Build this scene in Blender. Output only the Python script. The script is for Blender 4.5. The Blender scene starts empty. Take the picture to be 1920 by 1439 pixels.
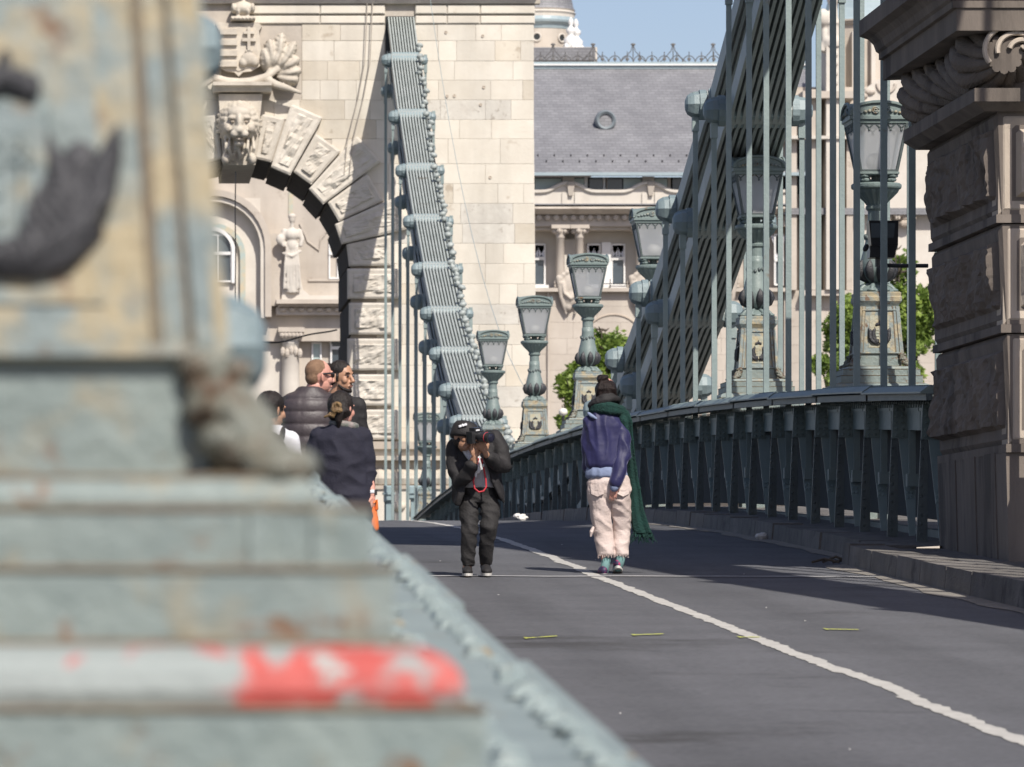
import bpy, math, random
from math import sin, cos, pi, sqrt, radians, atan2
from mathutils import Vector, noise, Matrix

# ---------------------------------------------------------------- camera, light, exposure
SC = bpy.context.scene
COL = SC.collection
F, XV, YV = 10000.0, 215.0, 1130.0        # focal length in photo pixels, vanishing point of the bridge axis
cam_d = bpy.data.cameras.new('Camera')
cam = bpy.data.objects.new('Camera', cam_d)
COL.objects.link(cam)
cam.location = (0, 0, 0)
cam.rotation_euler = (pi / 2, 0, 0)
cam_d.sensor_width = 36
cam_d.lens = F / 1920 * 36
cam_d.shift_x = (960 - XV) / 1920
cam_d.shift_y = (YV - 719.5) / 1920
cam_d.clip_start = 0.5
cam_d.clip_end = 6000
cam_d.dof.use_dof = True
cam_d.dof.focus_distance = 52.0
cam_d.dof.aperture_fstop = 8.5
SC.camera = cam

SUN = Vector((0.36, -1.0, 1.12)).normalized()   # towards the sun
W = bpy.data.worlds.new('World')
SC.world = W
W.use_nodes = True
wn = W.node_tree.nodes
sky = wn.new('ShaderNodeTexSky')
sky.sky_type = 'NISHITA'
sky.sun_disc = False
sky.sun_elevation = math.asin(SUN.z)
sky.sun_rotation = atan2(SUN.x, SUN.y)
sky.altitude = 400
sky.air_density = 0.9
sky.dust_density = 1.8
sky.ozone_density = 2.0
bg = wn['Background']
bg.inputs['Strength'].default_value = 0.1
tint = wn.new('ShaderNodeMix')
tint.data_type = 'RGBA'
tint.blend_type = 'MULTIPLY'
tint.inputs['Factor'].default_value = 1.0
tint.inputs[7].default_value = (1.0, .90, .905, 1)
W.node_tree.links.new(sky.outputs[0], tint.inputs[6])
W.node_tree.links.new(tint.outputs[2], bg.inputs['Color'])
sun_d = bpy.data.lights.new('Sun', 'SUN')
sun_d.energy = 4.2
sun_d.angle = radians(0.5)
sun_d.color = (1.0, 0.945, 0.86)
sun_o = bpy.data.objects.new('Sun', sun_d)
COL.objects.link(sun_o)
sun_o.rotation_euler = SUN.to_track_quat('Z', 'Y').to_euler()
SC.view_settings.view_transform = 'Standard'
SC.view_settings.look = 'None'
SC.view_settings.exposure = 0.4
SC.view_settings.gamma = 1.0

# ---------------------------------------------------------------- helpers
R = random.Random(7)


def P(x, y, D):
    """point of the place that the photograph shows at pixel (x, y), D metres away along the bridge"""
    return Vector(((x - XV) * D / F, D, (YV - y) * D / F))


def road_z(d):
    if d < 45:
        return -1.57 + 0.04 * d
    c = 0.00048 if d < 92 else 0.00055
    return 1.29 - c * (d - 92) ** 2


def rail_z(d):          # top of the right-hand girder
    if d < 45:
        return .04 * d
    return 2.728 - (.00042 if d < 92 else .00055) * (d - 92) ** 2


class MB:
    def __init__(self):
        self.v, self.f = [], []

    def add(self, vs, fs):
        o = len(self.v)
        self.v += [Vector(p) for p in vs]
        self.f += [tuple(i + o for i in q) for q in fs]

    def box(self, x0, x1, y0, y1, z0, z1):
        self.add([(x0, y0, z0), (x1, y0, z0), (x1, y1, z0), (x0, y1, z0), (x0, y0, z1), (x1, y0, z1), (x1, y1, z1), (x0, y1, z1)],
                 [(0, 3, 2, 1), (4, 5, 6, 7), (0, 1, 5, 4), (1, 2, 6, 5), (2, 3, 7, 6), (3, 0, 4, 7)])

    def hexa(self, a, b):
        """two quads (4 points each) joined"""
        self.add(list(a) + list(b), [(3, 2, 1, 0), (4, 5, 6, 7), (0, 1, 5, 4), (1, 2, 6, 5), (2, 3, 7, 6), (3, 0, 4, 7)])

    def cbox(self, x0, x1, y0, y1, z0, z1, c):
        """box with chamfered vertical and horizontal front edges"""
        def ring(i, y):
            return [(x0 + i, y, z0 + i), (x1 - i, y, z0 + i), (x1 - i, y, z1 - i), (x0 + i, y, z1 - i)]
        vs = ring(c, y0) + ring(0, y0 + c) + ring(0, y1)
        self.add(vs, [(0, 1, 2, 3), (11, 10, 9, 8)] + [(a + k * 4, a + 4 + k * 4, (a + 1) % 4 + 4 + k * 4, (a + 1) % 4 + k * 4) for k in (0, 1) for a in range(4)])

    def prism(self, poly, y0, y1):
        """polygon in x,z extruded along y"""
        n = len(poly)
        vs = [(p[0], y0, p[1]) for p in poly] + [(p[0], y1, p[1]) for p in poly]
        self.add(vs, [tuple(range(n)), tuple(range(2 * n - 1, n - 1, -1))] + [(i, i + n, (i + 1) % n + n, (i + 1) % n) for i in range(n)])

    def prismx(self, poly, x0, x1):
        n = len(poly)
        vs = [(x0, p[0], p[1]) for p in poly] + [(x1, p[0], p[1]) for p in poly]
        self.add(vs, [tuple(range(n)), tuple(range(2 * n - 1, n - 1, -1))] + [(i, i + n, (i + 1) % n + n, (i + 1) % n) for i in range(n)])

    def tube(self, path, r, seg=8, rnd=False, flat=1.0):
        pts = [Vector(p) for p in path]
        rs = list(r) if isinstance(r, (list, tuple)) else [r] * len(pts)
        if rnd:
            a = (pts[0] - pts[1]).normalized()
            b = (pts[-1] - pts[-2]).normalized()
            pts = [pts[0] + a * rs[0] * .85, pts[0] + a * rs[0] * .5] + pts + [pts[-1] + b * rs[-1] * .5, pts[-1] + b * rs[-1] * .85]
            rs = [rs[0] * .35, rs[0] * .8] + rs + [rs[-1] * .8, rs[-1] * .35]
        rings, prev = [], None
        for i, p in enumerate(pts):
            t = (pts[min(i + 1, len(pts) - 1)] - pts[max(i - 1, 0)])
            if t.length < 1e-9:
                t = Vector((0, 0, 1))
            t.normalize()
            if prev is None:
                u = t.cross(Vector((0, 1, 0)))
                if u.length < .1:
                    u = t.cross(Vector((1, 0, 0)))
            else:
                u = prev - t * prev.dot(t)
            u.normalize()
            prev = u
            w = t.cross(u)
            rings.append([p + u * (rs[i] * cos(2 * pi * k / seg)) + w * (rs[i] * flat * sin(2 * pi * k / seg)) for k in range(seg)])
        self.rings(rings)

    def rings(self, rings, cap=True):
        seg = len(rings[0])
        fs = []
        for i in range(len(rings) - 1):
            for k in range(seg):
                a, b = i * seg + k, i * seg + (k + 1) % seg
                fs.append((a, b, b + seg, a + seg))
        if cap:
            fs.append(tuple(range(seg - 1, -1, -1)))
            n = (len(rings) - 1) * seg
            fs.append(tuple(range(n, n + seg)))
        self.add([p for r in rings for p in r], fs)

    def lathe(self, prof, c=(0, 0, 0), seg=16, axis='z', flute=0, fa=.06, twist=0):
        """profile of (radius, height)"""
        rings = []
        for j, (r, h) in enumerate(prof):
            ring = []
            for k in range(seg):
                a = 2 * pi * k / seg + twist * h
                rr = r * (1 + (fa if (flute and k % 2) else 0))
                if axis == 'z':
                    q = (c[0] + rr * cos(a), c[1] + rr * sin(a), c[2] + h)
                elif axis == 'x':
                    q = (c[0] + h, c[1] + rr * cos(a), c[2] + rr * sin(a))
                else:
                    q = (c[0] + rr * cos(a), c[1] + h, c[2] + rr * sin(a))
                ring.append(Vector(q))
            rings.append(ring)
        self.rings(rings)

    def sq(self, prof, c=(0, 0, 0)):
        """square section lathe: (half width, height)"""
        self.rings([[Vector((c[0] + sx * r, c[1] + sy * r, c[2] + h)) for sx, sy in ((-1, -1), (1, -1), (1, 1), (-1, 1))] for r, h in prof])

    def ell(self, c, ax, n=10, m=7):
        """ellipsoid, three axis vectors or three radii"""
        c = Vector(c)
        if not hasattr(ax[0], '__len__'):
            ax = [Vector((ax[0], 0, 0)), Vector((0, ax[1], 0)), Vector((0, 0, ax[2]))]
        else:
            ax = [Vector(a) for a in ax]
        vs = [c - ax[2]]
        for j in range(1, m):
            t = -pi / 2 + pi * j / m
            for k in range(n):
                a = 2 * pi * k / n
                vs.append(c + ax[0] * (cos(t) * cos(a)) + ax[1] * (cos(t) * sin(a)) + ax[2] * sin(t))
        vs.append(c + ax[2])
        fs = [(0, 1 + (k + 1) % n, 1 + k) for k in range(n)]
        for j in range(m - 2):
            for k in range(n):
                a, b = 1 + j * n + k, 1 + j * n + (k + 1) % n
                fs.append((a, b, b + n, a + n))
        e = 1 + (m - 2) * n
        fs += [(e + k, e + (k + 1) % n, len(vs) - 1) for k in range(n)]
        self.add(vs, fs)

    def rivet(self, c, r, n):
        """low dome at c looking along n"""
        c, n = Vector(c), Vector(n).normalized()
        u = n.orthogonal().normalized()
        w = n.cross(u)
        a = [c + (u * cos(k * pi / 3) + w * sin(k * pi / 3)) * r for k in range(6)]
        b = [c + n * r * .55 + (u * cos(k * pi / 3) + w * sin(k * pi / 3)) * r * .6 for k in range(6)]
        self.add(a + b, [(k, (k + 1) % 6, (k + 1) % 6 + 6, k + 6) for k in range(6)] + [tuple(range(6, 12))])

    def rock(self, q, N, depth, bump=.03, nu=9, nv=7, border=.1, raise_=.05, seed=0, frame=True):
        """dressed stone: front quad q (lower left, lower right, upper right, upper left seen from N), rough raised panel, sides going back"""
        q = [Vector(p) for p in q]
        N = Vector(N).normalized()
        wu = ((q[1] - q[0]).length + (q[2] - q[3]).length) / 2
        wv = ((q[3] - q[0]).length + (q[2] - q[1]).length) / 2
        bu, bv = min(.3, border / wu), min(.3, border / wv)
        us = [0, bu * .35, bu, bu * 1.25] + [bu * 1.25 + (1 - 2.5 * bu) * i / nu for i in range(1, nu)] + [1 - bu * 1.25, 1 - bu, 1 - bu * .35, 1]
        vs_ = [0, bv * .35, bv, bv * 1.25] + [bv * 1.25 + (1 - 2.5 * bv) * i / nv for i in range(1, nv)] + [1 - bv * 1.25, 1 - bv, 1 - bv * .35, 1]
        vs, fs = [], []
        for v in vs_:
            for u in us:
                p = q[0] * (1 - u) * (1 - v) + q[1] * u * (1 - v) + q[2] * u * v + q[3] * (1 - u) * v
                eu, ev = min(u, 1 - u) / bu, min(v, 1 - v) / bv
                e = min(eu, ev)
                if e < .01:
                    d = -.03
                elif e < .9:
                    d = 0
                elif e < 1.1:
                    d = -.012 if frame else .0
                else:
                    s = Vector((p.x * 2.3 + seed * 7.1, p.y * 2.3, p.z * 2.3))
                    d = raise_ + bump * (noise.noise(s) * 1.2 + .7 * noise.noise(s * 2.7) + .45 * noise.noise(s * 6.0) + .3 * noise.noise(s * 14.0))
                vs.append(p + N * d)
        nU, nV = len(us), len(vs_)
        for j in range(nV - 1):
            for i in range(nU - 1):
                a = j * nU + i
                fs.append((a, a + 1, a + 1 + nU, a + nU))
        n0 = len(vs)
        rim = [0, nU - 1, nU * nV - 1, nU * (nV - 1)]
        for i in rim:
            vs.append(vs[i] - N * depth)
        edge = [list(range(0, nU)), [nU - 1 + nU * j for j in range(nV)], list(range(nU * nV - 1, nU * (nV - 1) - 1, -1)), [nU * j for j in range(nV - 1, -1, -1)]]
        for s in range(4):
            fs.append(tuple([n0 + s] + [n0 + (s + 1) % 4] + edge[s][::-1]))
        self.add(vs, fs)

    def mesh(self, name, mat, off=None, smooth=False):
        me = bpy.data.meshes.new(name)
        o = Vector(off) if off is not None else Vector((0, 0, 0))
        me.from_pydata([tuple(p - o) for p in self.v], [], self.f)
        if mat is not None:
            me.materials.append(mat)
        if smooth:
            me.polygons.foreach_set('use_smooth', [True] * len(me.polygons))
        me.update()
        return me

    def build(self, name, mat, parent=None, smooth=False, world=True, label=None, kind=None):
        """links everything collected as ONE mesh object; world=True: the points are world points"""
        off = None
        if parent is not None and world:
            off = wloc(parent)
        me = self.mesh(name, mat, off, smooth)
        return link(name, me, parent, label, kind)


def wloc(o):
    p = Vector((0, 0, 0))
    while o is not None:
        p = p + Vector(o.location)
        o = o.parent
    return p


def link(name, me, parent=None, label=None, kind=None):
    o = bpy.data.objects.new(name, me)
    COL.objects.link(o)
    if parent is not None:
        o.parent = parent
    if label:
        o['label'] = label
    if kind:
        o['kind'] = kind
    return o


def tag(o, label, cat, group=None):
    o['label'] = label
    o['category'] = cat
    if group:
        o['group'] = group
    return o


def thing(name, label, cat, loc=(0, 0, 0), group=None):
    o = bpy.data.objects.new(name, None)
    o.empty_display_size = .2
    COL.objects.link(o)
    o.location = loc
    return tag(o, label, cat, group)


def struct(o):
    o['kind'] = 'structure'
    return o


def copy_tree(o, parent=None):
    c = o.copy()
    COL.objects.link(c)
    if parent is not None:
        c.parent = parent
    for ch in list(o.children):
        copy_tree(ch, c)
    return c


def dup(src, loc, label=None, group=None):
    c = copy_tree(src)
    c.location = loc
    if label:
        c['label'] = label
    if group:
        c['group'] = group
    return c


def fuse(mb, name, mat, parent, voxel=.01, smooth=3, fold=None, world=False, label=None):
    """union of overlapping closed shapes into one continuous skin"""
    me = mb.mesh(name, mat, wloc(parent) if world else None)
    o = bpy.data.objects.new(name, me)
    COL.objects.link(o)
    m = o.modifiers.new('r', 'REMESH')
    m.mode = 'VOXEL'
    m.voxel_size = voxel
    if smooth:
        s = o.modifiers.new('s', 'SMOOTH')
        s.factor = .5
        s.iterations = smooth
    dg = bpy.context.evaluated_depsgraph_get()
    new = bpy.data.meshes.new_from_object(o.evaluated_get(dg))
    o.modifiers.clear()
    o.data = new
    new.name = name
    if not new.materials:
        new.materials.append(mat)
    if fold:
        co = [v.co.copy() for v in new.vertices]
        nn = [v.normal.copy() for v in new.vertices]
        new.vertices.foreach_set('co', [x for c, n in zip(co, nn) for x in (c + n * fold(c, n))])
    new.polygons.foreach_set('use_smooth', [True] * len(new.polygons))
    new.update()
    o.parent = parent
    if label:
        o['label'] = label
    return o


# ---------------------------------------------------------------- materials
def mat(name, col, col2=None, scale=4., rough=.7, bump=0., bscale=None, rnd=0., rust=None, rustscale=3., rustlim=.62, streak=1., sheen=0., sheen_tint=(1, 1, 1), metal=0., alpha=None, patch=None, detail=6., spec=.5):
    m = bpy.data.materials.new(name)
    m.use_nodes = True
    nt = m.node_tree
    N, L = nt.nodes, nt.links
    b = N['Principled BSDF']
    b.inputs['Roughness'].default_value = rough
    b.inputs['Metallic'].default_value = metal
    b.inputs['Specular IOR Level'].default_value = spec
    if sheen:
        b.inputs['Sheen Weight'].default_value = sheen
        b.inputs['Sheen Roughness'].default_value = .35
        b.inputs['Sheen Tint'].default_value = (*sheen_tint, 1)
    tc = N.new('ShaderNodeTexCoord')
    oi = N.new('ShaderNodeObjectInfo')
    sc = N.new('ShaderNodeVectorMath')
    sc.operation = 'SCALE'
    sc.inputs[0].default_value = (37., 23., 51.)
    L.new(oi.outputs['Random'], sc.inputs['Scale'])
    ad = N.new('ShaderNodeVectorMath')
    L.new(tc.outputs['Object'], ad.inputs[0])
    L.new(sc.outputs[0], ad.inputs[1])
    mp = N.new('ShaderNodeMapping')
    mp.inputs['Scale'].default_value = (1, 1, streak)
    L.new(ad.outputs[0], mp.inputs[0])
    vec = mp.outputs[0]

    def nz(s, d=detail, v=vec):
        n = N.new('ShaderNodeTexNoise')
        n.inputs['Scale'].default_value = s
        n.inputs['Detail'].default_value = d
        n.inputs['Roughness'].default_value = .6
        L.new(v, n.inputs['Vector'])
        return n.outputs[0]

    def ramp(x, a, c):
        r = N.new('ShaderNodeMapRange')
        r.inputs['From Min'].default_value = a
        r.inputs['From Max'].default_value = c
        L.new(x, r.inputs['Value'])
        return r.outputs[0]

    def mix(f, a, c):
        x = N.new('ShaderNodeMix')
        x.data_type = 'RGBA'
        if hasattr(f, 'links'):
            L.new(f, x.inputs['Factor'])
        else:
            x.inputs['Factor'].default_value = f
        for s, v in ((6, a), (7, c)):
            if hasattr(v, 'links'):
                L.new(v, x.inputs[s])
            else:
                x.inputs[s].default_value = (*v, 1)
        return x.outputs[2]
    c = mix(ramp(nz(scale), .32, .68), col, col2 if col2 else tuple(k * .8 for k in col))
    if patch:            # (colour, scale, limit)
        pc, ps, pl = patch[:3]
        c = mix(ramp(nz(ps, 6), pl, pl + (patch[3] if len(patch) > 3 else .08)), c, pc)
    if rust:
        c = mix(ramp(nz(rustscale, 8), rustlim, rustlim + .07), c, rust)
    if rnd:
        h = N.new('ShaderNodeHueSaturation')
        mr = N.new('ShaderNodeMapRange')
        mr.inputs['To Min'].default_value = 1 - rnd
        mr.inputs['To Max'].default_value = 1 + rnd
        L.new(oi.outputs['Random'], mr.inputs['Value'])
        L.new(mr.outputs[0], h.inputs['Value'])
        L.new(c, h.inputs['Color'])
        c = h.outputs[0]
    L.new(c, b.inputs['Base Color'])
    if bump:
        bm = N.new('ShaderNodeBump')
        bm.inputs['Strength'].default_value = bump
        bm.inputs['Distance'].default_value = .02
        L.new(nz(bscale or scale * 4, 8), bm.inputs['Height'])
        L.new(bm.outputs[0], b.inputs['Normal'])
    m['mk'] = 1
    return m


LIME = mat('tower_limestone', (.66, .615, .535), (.595, .545, .465), 1.3, .85, .4, 14, rnd=.07, patch=((.51, .45, .37), 2.2, .66))
LIMET = mat('tan_limestone_block', (.615, .56, .47), (.55, .49, .40), 1.5, .85, .4, 14, rnd=.08, patch=((.44, .375, .295), 2.0, .60))
LIMEG = mat('grey_pitted_limestone', (.61, .58, .52), (.52, .485, .43), 2.6, .85, .6, 10, rnd=.06, patch=((.40, .36, .31), 5, .60))
LIME2 = mat('carved_limestone', (.58, .525, .44), (.43, .38, .315), 2.5, .85, .5, 18, rnd=.05)
JOINT = mat('mortar', (.47, .42, .36), None, 3, .9)
ROCK = mat('rough_limestone', (.60, .555, .485), (.49, .445, .38), 3, .9, .9, 9, rnd=.08)
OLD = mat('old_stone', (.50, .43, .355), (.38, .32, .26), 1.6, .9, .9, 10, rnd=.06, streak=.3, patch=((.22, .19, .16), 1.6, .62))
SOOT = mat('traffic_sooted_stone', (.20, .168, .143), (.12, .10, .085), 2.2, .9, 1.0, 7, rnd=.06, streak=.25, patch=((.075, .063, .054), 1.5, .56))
GRESH = mat('palace_stone', (.53, .475, .41), (.46, .405, .345), .8, .85, .3, 6, patch=((.40, .345, .29), 1.3, .62))
GRESHW = mat('palace_white_stone', (.60, .56, .50), (.52, .475, .415), 1., .8, .3, 6)
PAINT = mat('sage_bridge_paint', (.19, .235, .222), (.14, .182, .175), 2.2, .45, .3, 30, rust=(.16, .10, .055), rustscale=2.5, rustlim=.68)
SOFFIT = mat('near_black_stone', (.075, .065, .055), (.045, .04, .035), 3, .95, .8, 9)  # near-black tone for the arch underside and inner jambs
PAINTD = mat('dark_girder_paint', (.115, .138, .136), (.075, .093, .093), 2.5, .5, .4, 30, rust=(.10, .075, .05), rustscale=3, rustlim=.66)
PAINTL = mat('pale_chain_paint', (.27, .345, .36), (.215, .285, .295), 1.2, .42, .3, 20, rust=(.2, .17, .12), rustscale=2.2, rustlim=.72)
PAINTN = mat('nut_paint', (.215, .272, .285), (.165, .215, .225), 2, .5, .3, 20, rust=(.16, .13, .09), rustscale=3, rustlim=.68)
HANG = mat('hanger_paint', (.25, .305, .298), (.19, .24, .238), 2, .5, .3, 30, rust=(.17, .11, .06), rustscale=2.2, rustlim=.66)
CHAIN = mat('dusty_link_paint', (.37, .40, .385), (.29, .32, .305), 2, .5, .25, 16, rust=(.17, .15, .115), rustscale=1.5, rustlim=.66)
RUSTP = mat('rust_stained_paint', (.225, .262, .25), (.17, .21, .212), 5, .55, .5, 25, rust=(.16, .10, .06), rustscale=12, rustlim=.59, patch=((.36, .30, .19), 8.5, .475, .16), streak=.9)
LEAFY = mat('rusty_shade_mottled_iron', (.22, .24, .21), (.13, .115, .08), 18, .5, .6, 40, rust=(.10, .06, .035), rustscale=22, rustlim=.52)  # dark mottle stands for shaded crevices, brown for rust
STEPP = mat('step_paint', (.222, .262, .245), (.165, .205, .198), 7, .55, .5, 25, rust=(.17, .10, .06), rustscale=13, rustlim=.62, patch=((.27, .235, .16), 10, .55, .2))
BROWN = mat('rust_line', (.15, .105, .07), (.21, .185, .13), 9, .8, .4, 40)
RAILP = mat('grey_rail_paint', (.25, .30, .295), (.19, .235, .235), 6, .5, .5, 25, rust=(.24, .19, .12), rustscale=7, rustlim=.62)
REDP = mat('flaking_red_paint', (.50, .10, .085), (.42, .07, .06), 8, .6, .4, 40, rust=(.34, .37, .35), rustscale=13, rustlim=.585)
BLACK = mat('black_relief_paint', (.045, .045, .05), (.03, .03, .034), 20, .5, .5, 40)
PANEL = mat('ochre_relief_panel', (.40, .33, .20), (.33, .36, .31), 9, .6, .5, 40, rust=(.25, .13, .06), rustscale=14, rustlim=.62)
DARK = mat('dark_void_shade', (.03, .035, .036), (.02, .023, .025), 4, .8)  # near-black colour standing for shade inside voids, openings and recesses
ASPH = mat('asphalt', (.172, .174, .188), (.145, .147, .159), 1.2, .9, .8, 160, patch=((.098, .097, .102), .35, .58), rust=(.21, .208, .21), rustscale=120, rustlim=.68, spec=.3)
KERB = mat('kerb_stone', (.19, .175, .16), (.12, .11, .10), 3, .9, .8, 30, rnd=.12, patch=((.08, .073, .068), 2.5, .58))
PAVE = mat('pavement_grit', (.17, .16, .15), (.11, .10, .095), 3, .95, .8, 60)
WLINE = mat('worn_white_road_paint', (.50, .485, .45), (.40, .385, .36), 6, .85, .5, 60, rust=(.16, .15, .15), rustscale=9, rustlim=.63)
YLINE = mat('yellow_spray_paint', (.56, .58, .07), (.38, .41, .09), 10, .8)
CHALK = mat('faint_chalk', (.55, .54, .53), (.30, .295, .30), 5, .9)
IRONG = mat('weathered_iron', (.15, .14, .135), (.10, .095, .09), 6, .7)
SLATE = mat('roof_slate', (.255, .255, .266), (.195, .195, .205), .7, .6, .2, 8, streak=.25)
WIN = mat('window_glass_dark', (.05, .065, .08), (.08, .10, .115), .6, .12)
BLIND = mat('window_blind_green', (.42, .50, .48), (.36, .44, .42), 2, .4)
FRAME = mat('window_frame_white', (.75, .74, .72), (.66, .65, .63), 3, .5)
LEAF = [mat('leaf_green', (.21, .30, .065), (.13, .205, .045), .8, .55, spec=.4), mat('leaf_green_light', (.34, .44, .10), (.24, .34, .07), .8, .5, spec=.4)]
for l_ in LEAF:
    nt_ = l_.node_tree
    pb_ = nt_.nodes['Principled BSDF']
    tr_ = nt_.nodes.new('ShaderNodeBsdfTranslucent')
    nt_.links.new(pb_.inputs['Base Color'].links[0].from_socket, tr_.inputs['Color'])
    ms_ = nt_.nodes.new('ShaderNodeMixShader')
    ms_.inputs[0].default_value = .4
    nt_.links.new(pb_.outputs[0], ms_.inputs[1]); nt_.links.new(tr_.outputs[0], ms_.inputs[2])
    nt_.links.new(ms_.outputs[0], nt_.nodes['Material Output'].inputs[0])
BARK = mat('tree_bark', (.10, .08, .06), None, 8, .9, .8, 20)
COPPER = mat('copper_green_roof', (.33, .40, .42), (.27, .34, .37), 2, .5)
SKIN1 = mat('skin_pinkish', (.62, .33, .26), (.52, .25, .19), 9, .5, .1, 60)
SKIN2 = mat('skin_tan', (.44, .245, .155), (.36, .19, .115), 9, .5, .1, 60)
LIPS = mat('lips', (.34, .15, .115), None, 9, .5)
HAIRB = mat('hair_black', (.012, .009, .008), (.022, .016, .014), 40, .48, .6, 90, streak=.2, spec=.3)
HAIRR = mat('hair_dark_auburn', (.007, .004, .0035), (.015, .007, .006), 40, .5, .6, 90, spec=.3)
HAIRG = mat('hair_short_ginger', (.26, .155, .09), (.17, .095, .055), 40, .7, .6, 120)
HAIRY = mat('hair_dyed_blond', (.26, .165, .07), (.12, .07, .035), 40, .45, .6, 80)
CBLACK = mat('cloth_black', (.011, .010, .011), (.018, .016, .017), 6, .75, .3, 60)
CCHAR = mat('cloth_charcoal', (.024, .022, .022), (.015, .014, .0145), 5, .8, .4, 60)
CNAVY = mat('cloth_navy', (.009, .009, .020), (.015, .015, .029), 5, .85, .3, 80)
CVEST = mat('quilted_aubergine_nylon', (.060, .047, .050), (.042, .033, .036), 5, .5, .2, 40)
VELV = mat('purple_velvet', (.016, .016, .058), (.026, .026, .088), 7, .55, .15, 25, spec=.35, sheen=.42, sheen_tint=(.6, .6, .95))
SCARF = mat('knit_bottle_green', (.004, .042, .034), (.003, .027, .022), 8, .9, .9, 70)
PINKT = mat('pale_pink_cotton', (.62, .52, .48), (.54, .44, .40), 4, .85, .4, 40)
SHIRTB = mat('light_blue_cotton', (.22, .27, .41), (.18, .22, .34), 6, .85, .3, 40)
SOCK = mat('teal_sock', (.19, .34, .33), (.15, .28, .27), 10, .9)
SHOE1 = mat('patterned_shoe', (.03, .02, .06), (.05, .04, .09), 18, .6, detail=1., patch=((.50, .03, .14), 28, .54))
SOLE = mat('pale_rubber', (.62, .60, .56), None, 6, .7)
WHITE = mat('white_cotton', (.72, .72, .74), (.60, .60, .64), 5, .8, .3, 50)
GREYT = mat('grey_cotton', (.46, .46, .475), (.38, .38, .395), 5, .85, .3, 50)
REDL = mat('red_cord', (.52, .03, .045), None, 10, .6)
ORANGE = mat('orange_plastic_bag', (.85, .21, .03), (.70, .14, .02), 6, .35)
BPLAST = mat('black_plastic', (.018, .018, .02), (.03, .03, .033), 6, .35)
LENSG = mat('lens_glass', (.02, .02, .035), None, 6, .05)
GLOBE = mat('opal_globe', (.80, .77, .70), None, 5, .3)
PAPER = mat('crumpled_paper', (.78, .76, .73), (.62, .6, .58), 12, .8, .5, 60)
TEAL = mat('mosaic_teal_gold', (.36, .43, .40), (.50, .43, .30), 3.2, .5, detail=1.)
# the red stays thick only on the road end of the step
nt_ = REDP.node_tree
tc_ = nt_.nodes.new('ShaderNodeTexCoord')
sp_ = nt_.nodes.new('ShaderNodeSeparateXYZ')
nz_ = nt_.nodes.new('ShaderNodeTexNoise'); nz_.inputs['Scale'].default_value = 15; nz_.inputs['Detail'].default_value = 5
nt_.links.new(tc_.outputs['Object'], sp_.inputs[0]); nt_.links.new(tc_.outputs['Object'], nz_.inputs['Vector'])
ma_ = nt_.nodes.new('ShaderNodeMath'); ma_.operation = 'MULTIPLY_ADD'; ma_.inputs[1].default_value = 1.0; ma_.inputs[2].default_value = -.72
nt_.links.new(sp_.outputs[0], ma_.inputs[0])
ad_ = nt_.nodes.new('ShaderNodeMath'); ad_.operation = 'MULTIPLY_ADD'; ad_.inputs[1].default_value = 2.0
nt_.links.new(nz_.outputs[0], ad_.inputs[0]); nt_.links.new(ma_.outputs[0], ad_.inputs[2])
mr_ = nt_.nodes.new('ShaderNodeMapRange'); mr_.inputs['From Min'].default_value = .50; mr_.inputs['From Max'].default_value = .72
nt_.links.new(ad_.outputs[0], mr_.inputs['Value'])
mx_ = nt_.nodes.new('ShaderNodeMix'); mx_.data_type = 'RGBA'
mx_.inputs[6].default_value = (.27, .30, .29, 1)
pb_ = nt_.nodes['Principled BSDF']
nt_.links.new(pb_.inputs['Base Color'].links[0].from_socket, mx_.inputs[7])
nt_.links.new(mr_.outputs[0], mx_.inputs['Factor'])
nt_.links.new(mx_.outputs[2], pb_.inputs['Base Color'])
FROST = bpy.data.materials.new('frosted_lamp_glass')
FROST.use_nodes = True
_n, _l = FROST.node_tree.nodes, FROST.node_tree.links
_d = _n.new('ShaderNodeBsdfDiffuse'); _d.inputs[0].default_value = (.76, .77, .77, 1)
_t = _n.new('ShaderNodeBsdfTranslucent'); _t.inputs[0].default_value = (.78, .79, .80, 1)
_g = _n.new('ShaderNodeBsdfTransparent'); _g.inputs[0].default_value = (.9, .92, .95, 1)
_m1 = _n.new('ShaderNodeMixShader'); _m1.inputs[0].default_value = .55
_m2 = _n.new('ShaderNodeMixShader'); _m2.inputs[0].default_value = .34
_l.new(_d.outputs[0], _m1.inputs[1]); _l.new(_t.outputs[0], _m1.inputs[2])
_l.new(_m1.outputs[0], _m2.inputs[1]); _l.new(_g.outputs[0], _m2.inputs[2])
_l.new(_m2.outputs[0], _n['Material Output'].inputs[0])
_n.remove(_n['Principled BSDF'])

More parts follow.
